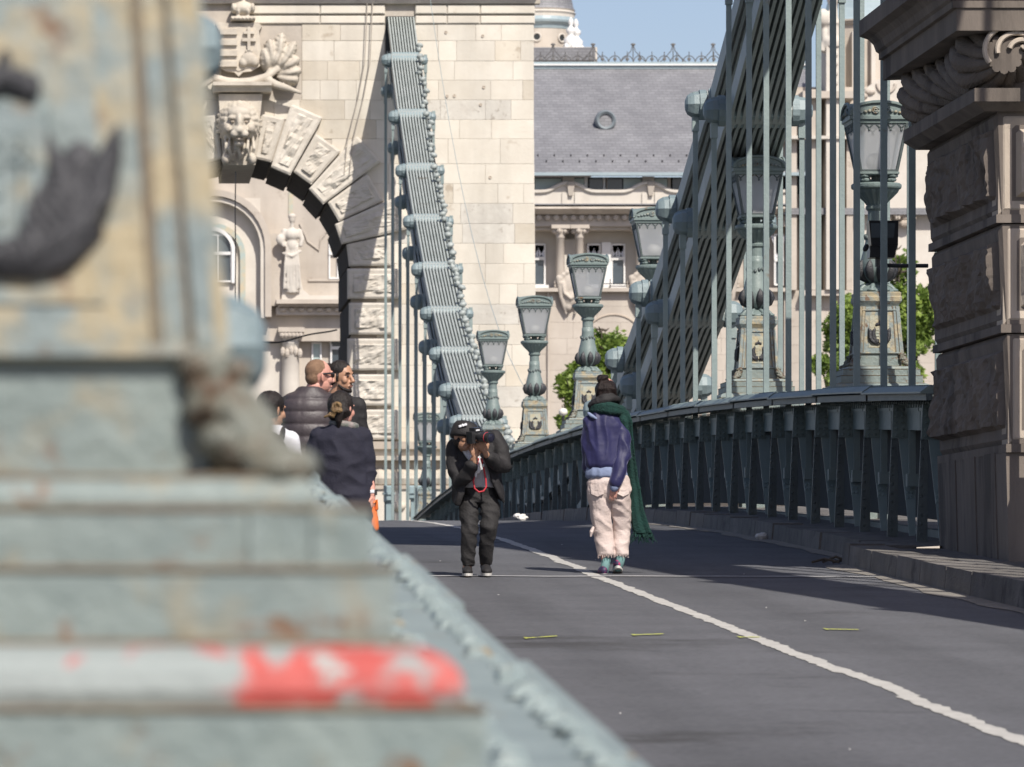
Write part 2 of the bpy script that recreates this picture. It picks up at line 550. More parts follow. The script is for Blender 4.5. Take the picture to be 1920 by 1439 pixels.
# wheel tracks and scuffs drawn out along the road, rain streaks down the tower
def streaks(m, sx, sy, sz, lo, hi, dark):
    nt = m.node_tree
    pb = nt.nodes['Principled BSDF']
    tc = nt.nodes.new('ShaderNodeTexCoord')
    mp = nt.nodes.new('ShaderNodeMapping'); mp.inputs['Scale'].default_value = (sx, sy, sz)
    nz = nt.nodes.new('ShaderNodeTexNoise'); nz.inputs['Scale'].default_value = 1; nz.inputs['Detail'].default_value = 6
    mr = nt.nodes.new('ShaderNodeMapRange'); mr.inputs['From Min'].default_value = lo; mr.inputs['From Max'].default_value = hi
    mr.inputs['To Min'].default_value = dark; mr.inputs['To Max'].default_value = 1.0
    mx = nt.nodes.new('ShaderNodeMix'); mx.data_type = 'RGBA'; mx.blend_type = 'MULTIPLY'; mx.inputs['Factor'].default_value = 1
    nt.links.new(tc.outputs['Object'], mp.inputs[0]); nt.links.new(mp.outputs[0], nz.inputs['Vector']); nt.links.new(nz.outputs[0], mr.inputs['Value'])
    src = pb.inputs['Base Color'].links[0].from_socket
    nt.links.new(src, mx.inputs[6]); nt.links.new(mr.outputs[0], mx.inputs[7]); nt.links.new(mx.outputs[2], pb.inputs['Base Color'])


streaks(ASPH, 1.6, .035, 1, .35, .62, .78)
streaks(ASPH, .5, .8, 1, .34, .52, .93)
streaks(ASPH, 26, 26, 26, .36, .60, .80)
for m_ in (LIME, LIMET, LIMEG):
    streaks(m_, .8, .8, .10, .36, .50, .86)
streaks(GRESH, .7, .7, .08, .36, .55, .84)

# slate courses and joints too fine to build: relief in the material
_b = SLATE.node_tree
_tc = _b.nodes.new('ShaderNodeTexCoord')
_mp = _b.nodes.new('ShaderNodeMapping'); _mp.inputs['Rotation'].default_value = (radians(90), 0, 0)
_br = _b.nodes.new('ShaderNodeTexBrick')
_br.inputs['Scale'].default_value = 1.0
_br.inputs['Brick Width'].default_value = .36
_br.inputs['Row Height'].default_value = .145
_br.inputs['Mortar Size'].default_value = .016
_br.inputs['Color1'].default_value = (1, 1, 1, 1)
_br.inputs['Color2'].default_value = (.82, .82, .83, 1)
_br.inputs['Mortar'].default_value = (.66, .66, .66, 1)
_b.links.new(_tc.outputs['Object'], _mp.inputs[0])
_b.links.new(_mp.outputs[0], _br.inputs['Vector'])
_mx = _b.nodes.new('ShaderNodeMix'); _mx.data_type = 'RGBA'; _mx.blend_type = 'MULTIPLY'; _mx.inputs['Factor'].default_value = 1
_pb = _b.nodes['Principled BSDF']
_src = _pb.inputs['Base Color'].links[0].from_socket
_b.links.new(_src, _mx.inputs[6]); _b.links.new(_br.outputs[0], _mx.inputs[7]); _b.links.new(_mx.outputs[2], _pb.inputs['Base Color'])
# ---------------------------------------------------------------- ground, river, road
b = MB(); b.add([(-3000, 166, -3.2), (3000, 166, -3.2), (3000, 5000, -3.2), (-3000, 5000, -3.2)], [(0, 1, 2, 3)])
struct(b.build('ground', PAVE))
b = MB(); b.add([(-3000, -600, -13), (3000, -600, -13), (3000, 166, -13), (-3000, 166, -13)], [(0, 1, 2, 3)])
RIVER = mat('river_water', (.06, .09, .08), (.05, .075, .07), .2, .12, .4, 1.5)
struct(b.build('water', RIVER))
b = MB(); b.box(-3000, 3000, 165.5, 166, -13.5, -3.3)
struct(b.build('quay_wall', KERB))

XC, RW = 4.04, 3.22           # road centre line, half width
ys = [-4 + 1.0 * i for i in range(170)]


def sheet(x0, x1, dz, name, m, y0=-4, y1=166, step=1.0, nx=1):
    b = MB()
    n = int((y1 - y0) / step)
    vs, fs = [], []
    for i in range(n + 1):
        y = y0 + (y1 - y0) * i / n
        for k in range(nx + 1):
            vs.append((x0 + (x1 - x0) * k / nx, y, road_z(y) + dz))
    for i in range(n):
        for k in range(nx):
            a = i * (nx + 1) + k
            fs.append((a, a + 1, a + nx + 2, a + nx + 1))
    b.add(vs, fs)
    return b.build(name, m)


struct(sheet(XC - 4.0, XC + 3.5, 0, 'road', ASPH, nx=2))
struct(sheet(7.9, 10.2, .2, 'right_walkway', PAVE))
struct(sheet(-2.6, .28, .2, 'left_walkway', PAVE))

# worn edge line, ragged where the paint has flaked
b = MB()
vs, fs = [], []
n = 1500
for i in range(n + 1):
    y = 14 + (150 - 14) * (i / n) ** 1.25
    w = .054 + .016 * noise.noise(Vector((y * 1.7, 0, 0))) + .014 * noise.noise(Vector((y * 9, 1, 0))) + .008 * R.uniform(-1, 1)
    j = .012 * noise.noise(Vector((y * 6.3, 5, 0))) + .030 * noise.noise(Vector((y * .8, 3, 0))) + .018 * noise.noise(Vector((y * 3.1, 8, 0)))
    if 27.2 < y < 29.5:
        j += .03
    vs += [(XC + j - w, y, road_z(y) + .004), (XC + j + w, y, road_z(y) + .004)]
fs = [(2 * i, 2 * i + 1, 2 * i + 3, 2 * i + 2) for i in range(n)]
b.add(vs, fs)
tag(b.build('lane_line', WLINE), 'worn ragged white line running along the middle of the asphalt road', 'road marking')


def road_at(px, py):
    """where the line of sight through a photo pixel meets the near road"""
    d = 30.
    for _ in range(60):
        d = max(5, d - ((YV - py) * d / F - road_z(d)) / ((YV - py) / F - .04) * .6) if d < 45 else d - .5
    return Vector(((px - XV) * d / F, d, road_z(d)))


for (x0, x1, y0, y1, tx) in ((984, 1045, 1199, 1195, 'yellow spray paint dash on the road nearest the left girder'), (1186, 1244, 1193, 1191, 'yellow spray paint dash with a thick hooked left end'),
                             (1385, 1425, 1197, 1197, 'faint short yellow paint dash touching the white line'), (1547, 1610, 1182, 1183, 'yellow spray paint dash to the right of the white line')):
    a, c = road_at(x0, y0), road_at(x1, y1)
    b = MB()
    pts = [a.lerp(c, t / 8) for t in range(9)]
    top, bot = [], []
    for i, p in enumerate(pts):
        w = (.13 if i == 0 else .035 + .025 * R.random())
        if i == 3 and x0 in (984, 1385):
            w = .014
        top.append(Vector((p.x, p.y + w, road_z(p.y + w) + .008)))
        bot.append(Vector((p.x, p.y - w * .6, road_z(p.y - w * .6) + .008)))
    b.add(top + bot, [(i, i + 9, i + 10, i + 1) for i in range(8)])
    tag(b.build('paint_dash', YLINE), tx, 'paint mark', 'yellow paint dashes across the road')

b = MB()
vs, fs = [], []
for i in range(60):
    x = 2.2 + 5.4 * i / 59
    y = 44.6 + .12 * noise.noise(Vector((x * 1.5, 0, 5))) - .25 * (x - 4) / 5
    vs += [(x, y - .06, road_z(y - .06) + .008), (x, y + .07, road_z(y + .07) + .008)]
b.add(vs, [(2 * i, 2 * i + 1, 2 * i + 3, 2 * i + 2) for i in range(59)])
tag(b.build('chalk_line', CHALK), 'thin pale line crossing the road under the two walkers feet', 'road marking')

# ---------------------------------------------------------------- kerbs on the right
kr = thing('kerb', 'long dark stone kerb in front of the right girder and pier', 'kerb', (6.9, 50, road_z(50)))
y = 12.0
while y < 118:
    L_ = 1.15 + .35 * R.random()
    if y + L_ > 47.2 and y < 47.2:
        L_ = 47.2 - y
        if L_ < .2:
            y = 47.2
            continue
    xa = 6.42 if y < 47.1 else 6.74 + .02 * R.random()
    h = .17 + .02 * R.random() + (.02 if y < 47.1 else 0)
    g = .012
    b = MB()
    z0, z1 = road_z(y + g), road_z(y + L_ - g)
    xb = xa + .34
    b.hexa([(xa, y + g, z0 - .1), (xb, y + g, z0 - .1), (xb, y + L_ - g, z1 - .1), (xa, y + L_ - g, z1 - .1)],
           [(xa + .03, y + g, z0 + h), (xb, y + g, z0 + h), (xb, y + L_ - g, z1 + h), (xa + .03, y + L_ - g, z1 + h)])
    b.build('kerb_stone', KERB, kr)
    y += L_
b = MB()
vs, fs = [], []
for i, y in enumerate([47.2 + 1.5 * k for k in range(64)]):
    vs += [(7.06, y, road_z(y) + .16), (7.9, y, road_z(y) + .205)]
fs = [(2 * i, 2 * i + 1, 2 * i + 3, 2 * i + 2) for i in range(63)]
b.add(vs, fs)
b.build('kerb_ledge', PAVE, kr)
b = MB(); b.add([(6.76, 12, road_z(12) + .15), (7.6, 12, road_z(12) + .15), (7.6, 47.3, road_z(47.3) + .15), (6.76, 47.3, road_z(47.3) + .15)], [(0, 1, 2, 3)])
b.build('kerb_ledge', PAVE, kr)

# ---------------------------------------------------------------- right girder
S = 1.83
gird = thing('bridge_girder', 'long riveted dark green iron girder along the right of the road', 'girder', (7.3, 50, road_z(50)))
# one frame of the girder at local origin = (X 7.1, y, rail top); x goes away from the road
HG = 1.34


def frame_meshes():
    fin = MB()
    fin.hexa([(.00, -.015, -HG), (.10, -.015, -HG), (.10, .015, -HG), (.00, .015, -HG)], [(.055, -.015, -.10), (.10, -.015, -.10), (.10, .015, -.10), (.055, .015, -.10)])
    for k in range(11):
        z = -.42 - k * .085
        fin.rivet((.055 + .018 * (z + .1) / 1.2, -.015, z), .017, (0, -1, 0))
    strap = MB()
    # hanging strap, wide at the top, lapped and bolted two thirds of the way down
    strap.hexa([(.175, -.012, -1.0), (.262, -.012, -1.0), (.262, .012, -1.0), (.175, .012, -1.0)], [(.105, -.012, -.38), (.25, -.012, -.38), (.25, .012, -.38), (.105, .012, -.38)])
    strap.hexa([(.205, -.03, -HG), (.262, -.03, -HG), (.262, -.013, -HG), (.205, -.013, -HG)], [(.165, -.03, -.90), (.265, -.03, -.90), (.265, -.013, -.90), (.165, -.013, -.90)])
    for dx in (.19, .225):
        for z in (-.93, -.975):
            strap.rivet((dx, -.03, z), .016, (0, -1, 0))
    cap = MB()
    cap.hexa([(.045, -.03, -.42), (.20, -.03, -.42), (.20, .02, -.42), (.045, .02, -.42)], [(.055, -.03, -.105), (.165, -.03, -.105), (.165, .02, -.105), (.055, .02, -.105)])
    for z in (-.15, -.21, -.27, -.33, -.39):
        cap.rivet((.085, -.03, z), .018, (0, -1, 0))
        cap.rivet((.145, -.03, z), .018, (0, -1, 0))
    return fin, strap, cap


fin_, strap_, cap_ = [m_.mesh(n_, q_) for m_, n_, q_ in zip(frame_meshes(), ('stanchion', 'strap', 'cap_plate'), (PAINTD, PAINTL, PAINT))]  # one paint in three tones; paler straps stand for light off the road
NFR = 42
for k in range(-3, NFR):
    y = 50.0 + S * k
    if y < 47.3:
        continue
    s = link('stanchion', fin_, gird)
    s.location = Vector((7.24, y, rail_z(y) - .03)) - wloc(gird)
    for nm, me in (('strap', strap_), ('cap_plate', cap_)):
        link(nm, me, s)
# chord between the frames: rounded box with a perforated band at its top
k = 0
y = 47.3
while y < 126:
    y2 = min(y + S, 127)
    za, zb = rail_z(y), rail_z(y2)
    b = MB()
    b.hexa([(7.42, y + .02, za - .37), (7.48, y + .02, za - .37), (7.48, y2 - .02, zb - .37), (7.42, y2 - .02, zb - .37)],
           [(7.42, y + .02, za - .13), (7.48, y + .02, za - .13), (7.48, y2 - .02, zb - .13), (7.42, y2 - .02, zb - .13)])
    b.hexa([(7.405, y + .02, za - .19), (7.49, y + .02, za - .19), (7.49, y2 - .02, zb - .19), (7.405, y2 - .02, zb - .19)],
           [(7.405, y + .02, za - .165), (7.49, y + .02, za - .165), (7.49, y2 - .02, zb - .165), (7.405, y2 - .02, zb - .165)])
    if k < 14:
        for q in range(12):
            t = (q + .5) / 12
            for dz in (-.115, -.145):
                b.rivet((7.42, y + (y2 - y) * t, za + (zb - za) * t + dz), .02, (-1, 0, 0))
    b.build('chord_panel', PAINT, gird)
    k += 1
    y = y2
# plate behind, near black for the shade in the voids; open near the bottom
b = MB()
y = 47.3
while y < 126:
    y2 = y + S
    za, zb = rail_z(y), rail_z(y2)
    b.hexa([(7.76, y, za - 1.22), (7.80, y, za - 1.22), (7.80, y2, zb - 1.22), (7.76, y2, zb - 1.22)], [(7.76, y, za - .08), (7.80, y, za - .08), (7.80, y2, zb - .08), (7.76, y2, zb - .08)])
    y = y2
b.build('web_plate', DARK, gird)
b = MB()
y = 47.3
while y < 126:
    y2 = y + S
    b.hexa([(7.56, y, rail_z(y) - HG - .02), (7.64, y, rail_z(y) - HG - .02), (7.64, y2, rail_z(y2) - HG - .02), (7.56, y2, rail_z(y2) - HG - .02)],
           [(7.56, y, rail_z(y) - HG + .05), (7.64, y, rail_z(y) - HG + .05), (7.64, y2, rail_z(y2) - HG + .05), (7.56, y2, rail_z(y2) - HG + .05)])
    y = y2
b.build('bottom_chord', PAINTD, gird)
# cover plates of the rail, lapped
y, k = 47.2, 0
while y < 127:
    y2 = y + 3.66
    lap = .014 if k % 2 else 0
    b = MB()
    pts = [y + (y2 + .12 - y) * i / 4 for i in range(5)]
    ra = []
    for q in pts:
        z = rail_z(q) + lap
        ra.append([Vector((7.13, q, z - .035)), Vector((7.82, q, z - .035)), Vector((7.82, q, z + .03)), Vector((7.20, q, z + .03)), Vector((7.13, q, z - .02))])
    b.rings(ra)
    if k < 12:
        for q in range(24):
            yy = y + .08 + q * (y2 - y - .1) / 24
            for xx in (7.20, 7.30, 7.66, 7.77):
                b.rivet((xx + .03, yy, rail_z(yy) + lap + .03), .022, (0, 0, 1))
    b.build('rail_plate', PAINT, gird)
    ra = []
    b = MB()
    for q in pts:
        z = rail_z(q) - .036
        ra.append([Vector((7.18, q, z - .06)), Vector((7.24, q, z - .06)), Vector((7.24, q, z)), Vector((7.18, q, z))])
    b.rings(ra)
    b.build('rail_angle', PAINTD, gird)
    y = y2
    k += 1

# side-span girder, right of the frame: it shades the near walkway
b = MB()
b.hexa([(7.5, -4, road_z(-4) + .1), (7.6, -4, road_z(-4) + .1), (7.6, 43.4, road_z(43.4) + .1), (7.5, 43.4, road_z(43.4) + .1)], [(7.5, -4, road_z(-4) + 1.2), (7.6, -4, road_z(-4) + 1.2), (7.6, 43.4, road_z(43.4) + 1.2), (7.5, 43.4, road_z(43.4) + 1.2)])
tag(b.build('side_girder', PAINTD), 'dark iron girder of the near span right of the stone pier', 'girder')

# ---------------------------------------------------------------- left girder (foreground, out of focus)


def lrail(d):
    a = -.70 + .0575 * d
    c = road_z(d) + 1.30
    t = max(0., min(1., (d - 19) / 9))
    t = t * t * (3 - 2 * t)
    return a * (1 - t) + c * t


lg = thing('bridge_girder', 'blurred pale riveted girder rail receding along the left of the road', 'girder', (.6, 10, -.2))
y, k = 1.5, 0
while y < 44:
    y2 = y + 2.1
    lap = .006 * (k % 2)
    b = MB()
    ra = []
    for i in range(4):
        q = y + (y2 + .25 - y) * i / 3
        z = lrail(q) + lap
        xo = .775 + .012 * (k % 2)
        ra.append([Vector((.2, q, z - .06)), Vector((xo, q, z - .06)), Vector((xo, q, z)), Vector((.2, q, z))])
    b.rings(ra)
    b.build('rail_plate', RAILP, lg)
    b = MB()
    for q in range(11):
        yy = y + .06 + q * .19
        for xx in (.585, .715):
            b.rivet((xx + R.uniform(-.012, .012), yy + R.uniform(-.03, .03), lrail(yy) + lap), R.uniform(.024, .040), (R.uniform(-.2, .2), R.uniform(-.2, .2), 1))
    b.build('rivet_row', RAILP, lg, kind='stuff')
    b = MB()
    ra = []
    for i in range(4):
        q = y + (y2 - y) * i / 3
        ra.append([Vector((.64, q, road_z(q) + .05)), Vector((.69, q, road_z(q) + .05)), Vector((.69, q, lrail(q) - .062)), Vector((.64, q, lrail(q) - .062))])
    b.rings(ra)
    b.build('web_plate', PAINT, lg)
    y = y2
    k += 1

# ---------------------------------------------------------------- chains and hangers
XCH, HW = 8.0, .385


def chain_z(d, mid=97.6, z0=.98, near=.00525, far=.0054):
    return z0 + (near if d < mid else far) * (d - mid) ** 2


nut_b = MB()
nut_b.lathe([(.0, -.34), (.10, -.335), (.17, -.30), (.205, -.25), (.235, -.19), (.245, -.10), (.245, 0.0)], seg=8, axis='x')
nut_b.lathe([(.27, -.09), (.27, .03)], seg=16, axis='x')
nut_me = nut_b.mesh('pin_nut', PAINTN)
nut_b = MB()
nut_b.lathe([(.245, 0.), (.245, .10), (.235, .19), (.205, .25), (.17, .30), (.10, .335), (0, .34)], seg=8, axis='x')
nut_b.lathe([(.27, -.03), (.27, .09)], seg=16, axis='x')
nut_me2 = nut_b.mesh('pin_nut', PAINTN)


def link_mesh(a, c, odd, name='chain_link', nb=10, half=HW, dep=.27):
    """flat bars side by side between two pins, with round eyes at both ends"""
    b = MB()
    d = (c - a)
    L_ = d.length
    u = d.normalized()
    w = Vector((0, -u.z, u.y))      # perpendicular in the chain's plane
    pitch = 2 * half / nb
    xs = [-half + pitch * (i + .5) for i in range(nb)] if not odd else [-half + pitch * i for i in range(nb + 1)]
    for x in xs:
        for (s0, s1, hd) in ((0, 0, 0),):
            pr = []
            for (t, h) in ((-.18, .06), (-.13, .14), (0, .175), (.16, .165), (.30, dep / 2), (L_ - .30, dep / 2), (L_ - .16, .165), (L_, .175), (L_ + .13, .14), (L_ + .18, .06)):
                pr.append((t, h))
            poly = [u * t + w * h for t, h in pr] + [u * t - w * h for t, h in reversed(pr)]
            n = len(poly)
            xa, xb = x - pitch * .27, x + pitch * .27
            b.add([p + Vector((xa, 0, 0)) for p in poly] + [p + Vector((xb, 0, 0)) for p in poly],
                  [tuple(range(n)), tuple(range(2 * n - 1, n - 1, -1))] + [(i, i + n, (i + 1) % n + n, (i + 1) % n) for i in range(n)])
    return b


def make_chain(root, zf, y0, y1, x, off, dz, nuts=True, step=3.66, half=HW, ns=.72):
    """one chain: pins every step, links between; returns the pins"""
    pins = []
    d = y0 + off
    while d < y1:
        pins.append(Vector((x, d, zf(d) + dz)))
        d += step
    for i in range(len(pins) - 1):
        b = link_mesh(pins[i], pins[i + 1], i % 2, half=half)
        me = b.mesh('chain_link', CHAIN)
        o = link('chain_link', me, root)
        o.location = pins[i] - wloc(root)
    if nuts:
        for p in pins:
            if p.z < rail_z(p.y) + .15 and half > .3:
                continue        # here the chain runs inside the girder
            for me, sx in ((nut_me, -half - .05), (nut_me2, half + .05)):
                o = link('pin_nut', me, root)
                o.location = p + Vector((sx, 0, 0)) - wloc(root)
                k_ = ns * (.72 if (sx > 0 and p.y > 100) else 1)
                o.scale = (k_, k_, k_)
        for p in pins:
            b = MB()
            b.tube([(p.x - half - .06, p.y, p.z), (p.x + half + .06, p.y, p.z)], .10, 8)
            sl_ = (zf(p.y + .1) - zf(p.y - .1)) / .2
            # broad washers that close the row of eyes around the pin
            b.rings([[Vector((p.x + sx, p.y + a - c * sl_, p.z + c + a * sl_)) for a, c in ((-.17, -.145), (.17, -.145), (.21, -.08), (.21, .08), (.16, .15), (-.16, .15), (-.21, .08), (-.21, -.08))] for sx in (-half, half)])
            b.build('pin', PAINTL, root)
    return pins


ch_r = thing('suspension_chain', 'lower of the two iron link chains hanging on the right side', 'bridge chain', (XCH, 97.6, 1.0))
pins_lo = make_chain(ch_r, chain_z, 48.03, 155, XCH, 0, 0)
ch_u = thing('suspension_chain', 'upper of the two iron link chains hanging on the right side', 'bridge chain', (XCH, 97.6, 2.0))
pins_up = make_chain(ch_u, chain_z, 48.03, 155, XCH, 1.83, .95, step=3.721)

# side-span chains (right one only shades the road; left one shows its nuts behind the near lamp pedestal)


def side_z(d):
    return 14.4 - .74 * (46.2 - d) + .0062 * (46.2 - d) ** 2


ch_s = thing('suspension_chain', 'iron link chain of the near span climbing to the stone pier on the right', 'bridge chain', (XCH, 30, 8))
pins_s = make_chain(ch_s, side_z, 12.2, 46, XCH, 0, 0, nuts=False)
pins_s2 = make_chain(ch_s, side_z, 14.03, 46, XCH, 0, .95, nuts=False)
XL = 2 * XC - XCH


def left_z(d):
    return .42 + .238 * (d - 8.8) + .006 * (d - 8.8) * (d - 12.46)


ch_l = thing('suspension_chain', 'blurred pale blue chain with rounded nuts behind the rusty pedestal', 'bridge chain', (-.17, 8.8, .42))
make_chain(ch_l, left_z, 8.8, 42, -.195, 0, 0, half=.27, ns=.37)

# hangers
hb = MB()


def hanger_mesh(name, H, wx=.062):
    b = MB()
    # two flat bars with a fillet between them, forked eye at the pin
    b.box(-wx / 2, wx / 2, -.024, -.006, -H, -.05)
    b.box(-wx / 2, wx / 2, .008, .026, -H, -.05)
    b.box(-wx / 2 + .018, wx / 2 - .018, -.0055, .0075, -H, -.05)
    b.box(-wx / 2 - .012, wx / 2 + .012, -.045, .045, -.34, .16)
    b.box(-wx / 2 - .02, wx / 2 + .02, -.05, .05, -H, -H + .12)
    return b.mesh(name, HANG)


ORD = ['first', 'second', 'third', 'fourth', 'fifth', 'sixth', 'seventh', 'eighth', 'ninth', 'tenth', 'eleventh', 'twelfth', 'thirteenth', 'fourteenth', 'fifteenth', 'sixteenth',
       'seventeenth', 'eighteenth', 'nineteenth', 'twentieth', 'twenty-first', 'twenty-second', 'twenty-third', 'twenty-fourth', 'twenty-fifth', 'twenty-sixth']


def put_hangers(pins, lo, hi, x, label, group, bottom, rev=False):
    k = 0
    for p in (reversed(pins) if rev else pins):
        if not (lo <= p.y <= hi):
            continue
        H = p.z - bottom(p.y)
        if H < .35:
            continue
        o = link('hanger_rod', hanger_mesh('hanger_rod', H))
        o.location = (x, p.y, p.z)
        tag(o, label % ORD[k], 'hanger rod', group)
        k += 1


bot_r = lambda d: rail_z(d) - .9
allp = sorted(pins_lo + pins_up, key=lambda p: p.y)
put_hangers(allp, 49, 97, XCH - HW - .16, 'sage green hanger rod on the near chain road side, %s from the stone pier', 'near hanger rods on the road side', bot_r)
put_hangers(allp, 49, 97, XCH + HW + .16, 'sage green hanger rod on the near chain river side, %s from the stone pier', 'near hanger rods on the river side', bot_r)
put_hangers(allp, 98, 148, XCH - HW - .16, 'thin far hanger rod on the road side, %s from the arch tower', 'far hanger rods on the road side', bot_r, True)
put_hangers(allp, 98, 148, XCH + HW + .16, 'thin far hanger rod on the river side, %s from the arch tower', 'far hanger rods on the river side', bot_r, True)
for x, gl in ((XCH - HW - .1, 'road'), (XCH + HW + .1, 'river')):
    put_hangers(sorted(pins_s + pins_s2, key=lambda p: p.y), 14, 44, x, 'hanger rod before the stone pier on the ' + gl + ' side, %s from the camera', 'near span hanger rods, %s side' % gl, lambda d: road_z(d) + .3)

b = MB()
b.tube([(XCH + HW + .35, d, chain_z(d) + .95 + 1.25) for d in [112 + 3.0 * i for i in range(13)]], .007, 5)
tag(b.build('hand_line', PAINTL), 'thin steel hand line strung above the right edge of the far chain', 'cable')
# bulbs of the chain's string lights along its right edge
sl = thing('string_lights', 'row of small round lamps along the right edge of the far chain', 'lights', (XCH + HW, 120, 4))
bulb = MB()
bulb.lathe([(.02, -.16), (.075, -.14), (.09, -.05), (.05, .02), (.12, .05), (.125, .12), (.06, .17)], seg=8)
bulb_me = bulb.mesh('lamp_bulb', CHAIN, smooth=True)
d = 112.
while d < 147.5:
    o = link('lamp_bulb', bulb_me, sl)
    o.location = Vector((XCH + HW - .04 + R.uniform(-.05, .05), d, chain_z(d) + .95 + .27 + R.uniform(-.03, .03))) - wloc(sl)
    o.rotation_euler = (R.uniform(-.5, .5), R.uniform(-.5, .5), 0)
    o.scale = (.78, .78, .78)
    d += .74
b = MB()
b.tube([(XCH + HW - .02, d, chain_z(d) + .95 + .17) for d in [112 + 2.5 * i for i in range(15)]], .02, 5)
b.build('light_cable', BPLAST, sl)

# sand washed into the gutter, grit and flecks on the asphalt
b = MB()
vs, fs = [], []
n = 200
for i in range(n + 1):
    y = 24 + 46 * i / n
    xb = (6.44 if y < 47.1 else 6.77)
    w = .10 + .16 * max(0, noise.noise(Vector((y * .55, 2, 0))) + .35) + .03 * noise.noise(Vector((y * 5, 7, 0)))
    vs += [(xb - w, y, road_z(y) + .005), (xb, y, road_z(y) + .018)]
b.add(vs, [(2 * i, 2 * i + 1, 2 * i + 3, 2 * i + 2) for i in range(n)])
o = b.build('gutter_sand', mat('gutter_sand', (.27, .245, .215), (.19, .175, .155), 5, .95, .6, 60), kind='stuff')
o['label'] = 'pale sand and grit washed along the foot of the right kerb'
b = MB()
for k in range(20):
    y = 20 + 42 * R.random() ** 1.3
    x = R.uniform(1.0, 6.4)
    s = R.uniform(.004, .011)
    z = road_z(y) + .006
    b.add([(x - s, y - s, z), (x + s, y - s * .5, z + .004), (x + s * .6, y + s * 2, z), (x - s * .8, y + s, z + .006)], [(0, 1, 2, 3)])
o = b.build('road_flecks', PAPER, kind='stuff')
o['label'] = 'tiny pale flecks of grit scattered over the asphalt'
# ---------------------------------------------------------------- stone arch walls


def arch_wall(b, x0, x1, z0, z1, cx, half, zs, y0, y1, n=20):
    """wall with a round-headed opening, in one shape"""
    arc = [(cx + half * cos(pi - pi * i / n), zs + half * sin(pi - pi * i / n)) for i in range(n + 1)]
    b.box(x0, cx - half, y0, y1, z0, zs)
    b.box(cx + half, x1, y0, y1, z0, zs)
    b.box(x0, cx - half, y0, y1, zs, z1)
    b.box(cx + half, x1, y0, y1, zs, z1)
    for i in range(n):
        (xa, za), (xb, zb) = arc[i], arc[i + 1]
        b.hexa([(xa, y0, za), (xb, y0, zb), (xb, y1, zb), (xa, y1, za)], [(xa, y0, z1), (xb, y0, z1), (xb, y1, z1), (xa, y1, z1)])


# near tower: its right pier stands in the picture, the rest only throws its shade
nt = thing('stone_tower', 'dark sooty stone pier with rough blocks and heavy cornice at the right edge', 'bridge tower', (9.4, 45.5, .3))
YN, YF = 43.7, 47.35


def xf(z):           # road face leans slightly out as it rises
    return 7.36 - .043 * (z - .4)


b = MB()
b.box(7.50, 11.2, YN + .12, YF - .05, -3, 5.0)
b.box(7.35, 11.2, YN + .12, YF - .05, 5.0, 9.3)
b.box(-3.7, .55, YN + .12, YF - .05, -3, 9.3)
arch_wall(b, -3.7, 11.2, 9.3, 17.0, XC - .1, 3.3, 9.3, YN + .12, YF - .05)
b.box(-4.0, 11.4, YN - .3, YF + .4, 17.0, 18.2)
b.build('tower_core', OLD, nt)
# plinth of upright tooled slabs
for i in range(7):
    ya, yb = YN + (YF - YN) * i / 7, YN + (YF - YN) * (i + 1) / 7
    b = MB()
    o = .01 * (i % 2)
    b.hexa([(xf(.3) - .02 - o, ya + .006, -.3), (7.6, ya + .006, -.3), (7.6, yb - .006, -.3), (xf(.3) - .02 - o, yb - .006, -.3)],
           [(xf(1.24) - .02 - o, ya + .006, 1.24), (7.6, ya + .006, 1.24), (7.6, yb - .006, 1.24), (xf(1.24) - .02 - o, yb - .006, 1.24)])
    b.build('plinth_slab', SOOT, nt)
b = MB(); b.box(7.62, 11.8, YN, YN + .2, -1.5, 1.24); b.build('plinth_slab', OLD, nt)
# rough courses
sd = 0
for (za, zb) in ((1.30, 2.20), (2.28, 3.10), (3.18, 4.02)):
    sd += 1
    b = MB()
    b.rock([(xf(za), YF, za), (xf(za), YN, za), (xf(zb), YN, zb), (xf(zb), YF, zb)], (-1, 0, 0), .35, bump=.055, nu=54, nv=16, border=.13, raise_=.05, seed=sd)
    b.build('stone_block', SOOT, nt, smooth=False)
    x = xf(za)
    for w in (1.15, 1.6, 1.75):
        b = MB()
        b.rock([(x + .002, YN - .008, za), (x + w, YN - .008, za), (x + w, YN - .008, zb), (x + .002, YN - .008, zb)], (0, -1, 0), .3, bump=.04, nu=12, nv=8, border=.14, raise_=.06, seed=sd + w)
        b.build('stone_block', OLD, nt)
        x += w + .02
    # drafted bed between the courses
    b = MB()
    b.box(xf(zb) + .16, 11.6, YN + .14, YF - .10, zb - .02, zb + .10)
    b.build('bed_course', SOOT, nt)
    b = MB()
    b.box(xf(za) - .02, 11.6, YN - .022, YF - .02, za - .07, za - .002)
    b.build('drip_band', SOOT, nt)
# impost ledge, scroll roll, great cornice
b = MB()
b.hexa([(7.12, YN - .06, 4.02), (11.8, YN - .06, 4.02), (11.8, YF + .05, 4.02), (7.12, YF + .05, 4.02)], [(7.02, YN - .16, 4.09), (11.8, YN - .16, 4.09), (11.8, YF + .12, 4.09), (7.02, YF + .12, 4.09)])
b.box(7.02, 11.8, YN - .16, YF + .12, 4.091, 4.20)
b.build('impost_ledge', SOOT, nt)
b = MB()
b.box(7.3, 11.7, YN + .05, YF, 4.2, 4.7)
b.build('neck_course', SOOT, nt)


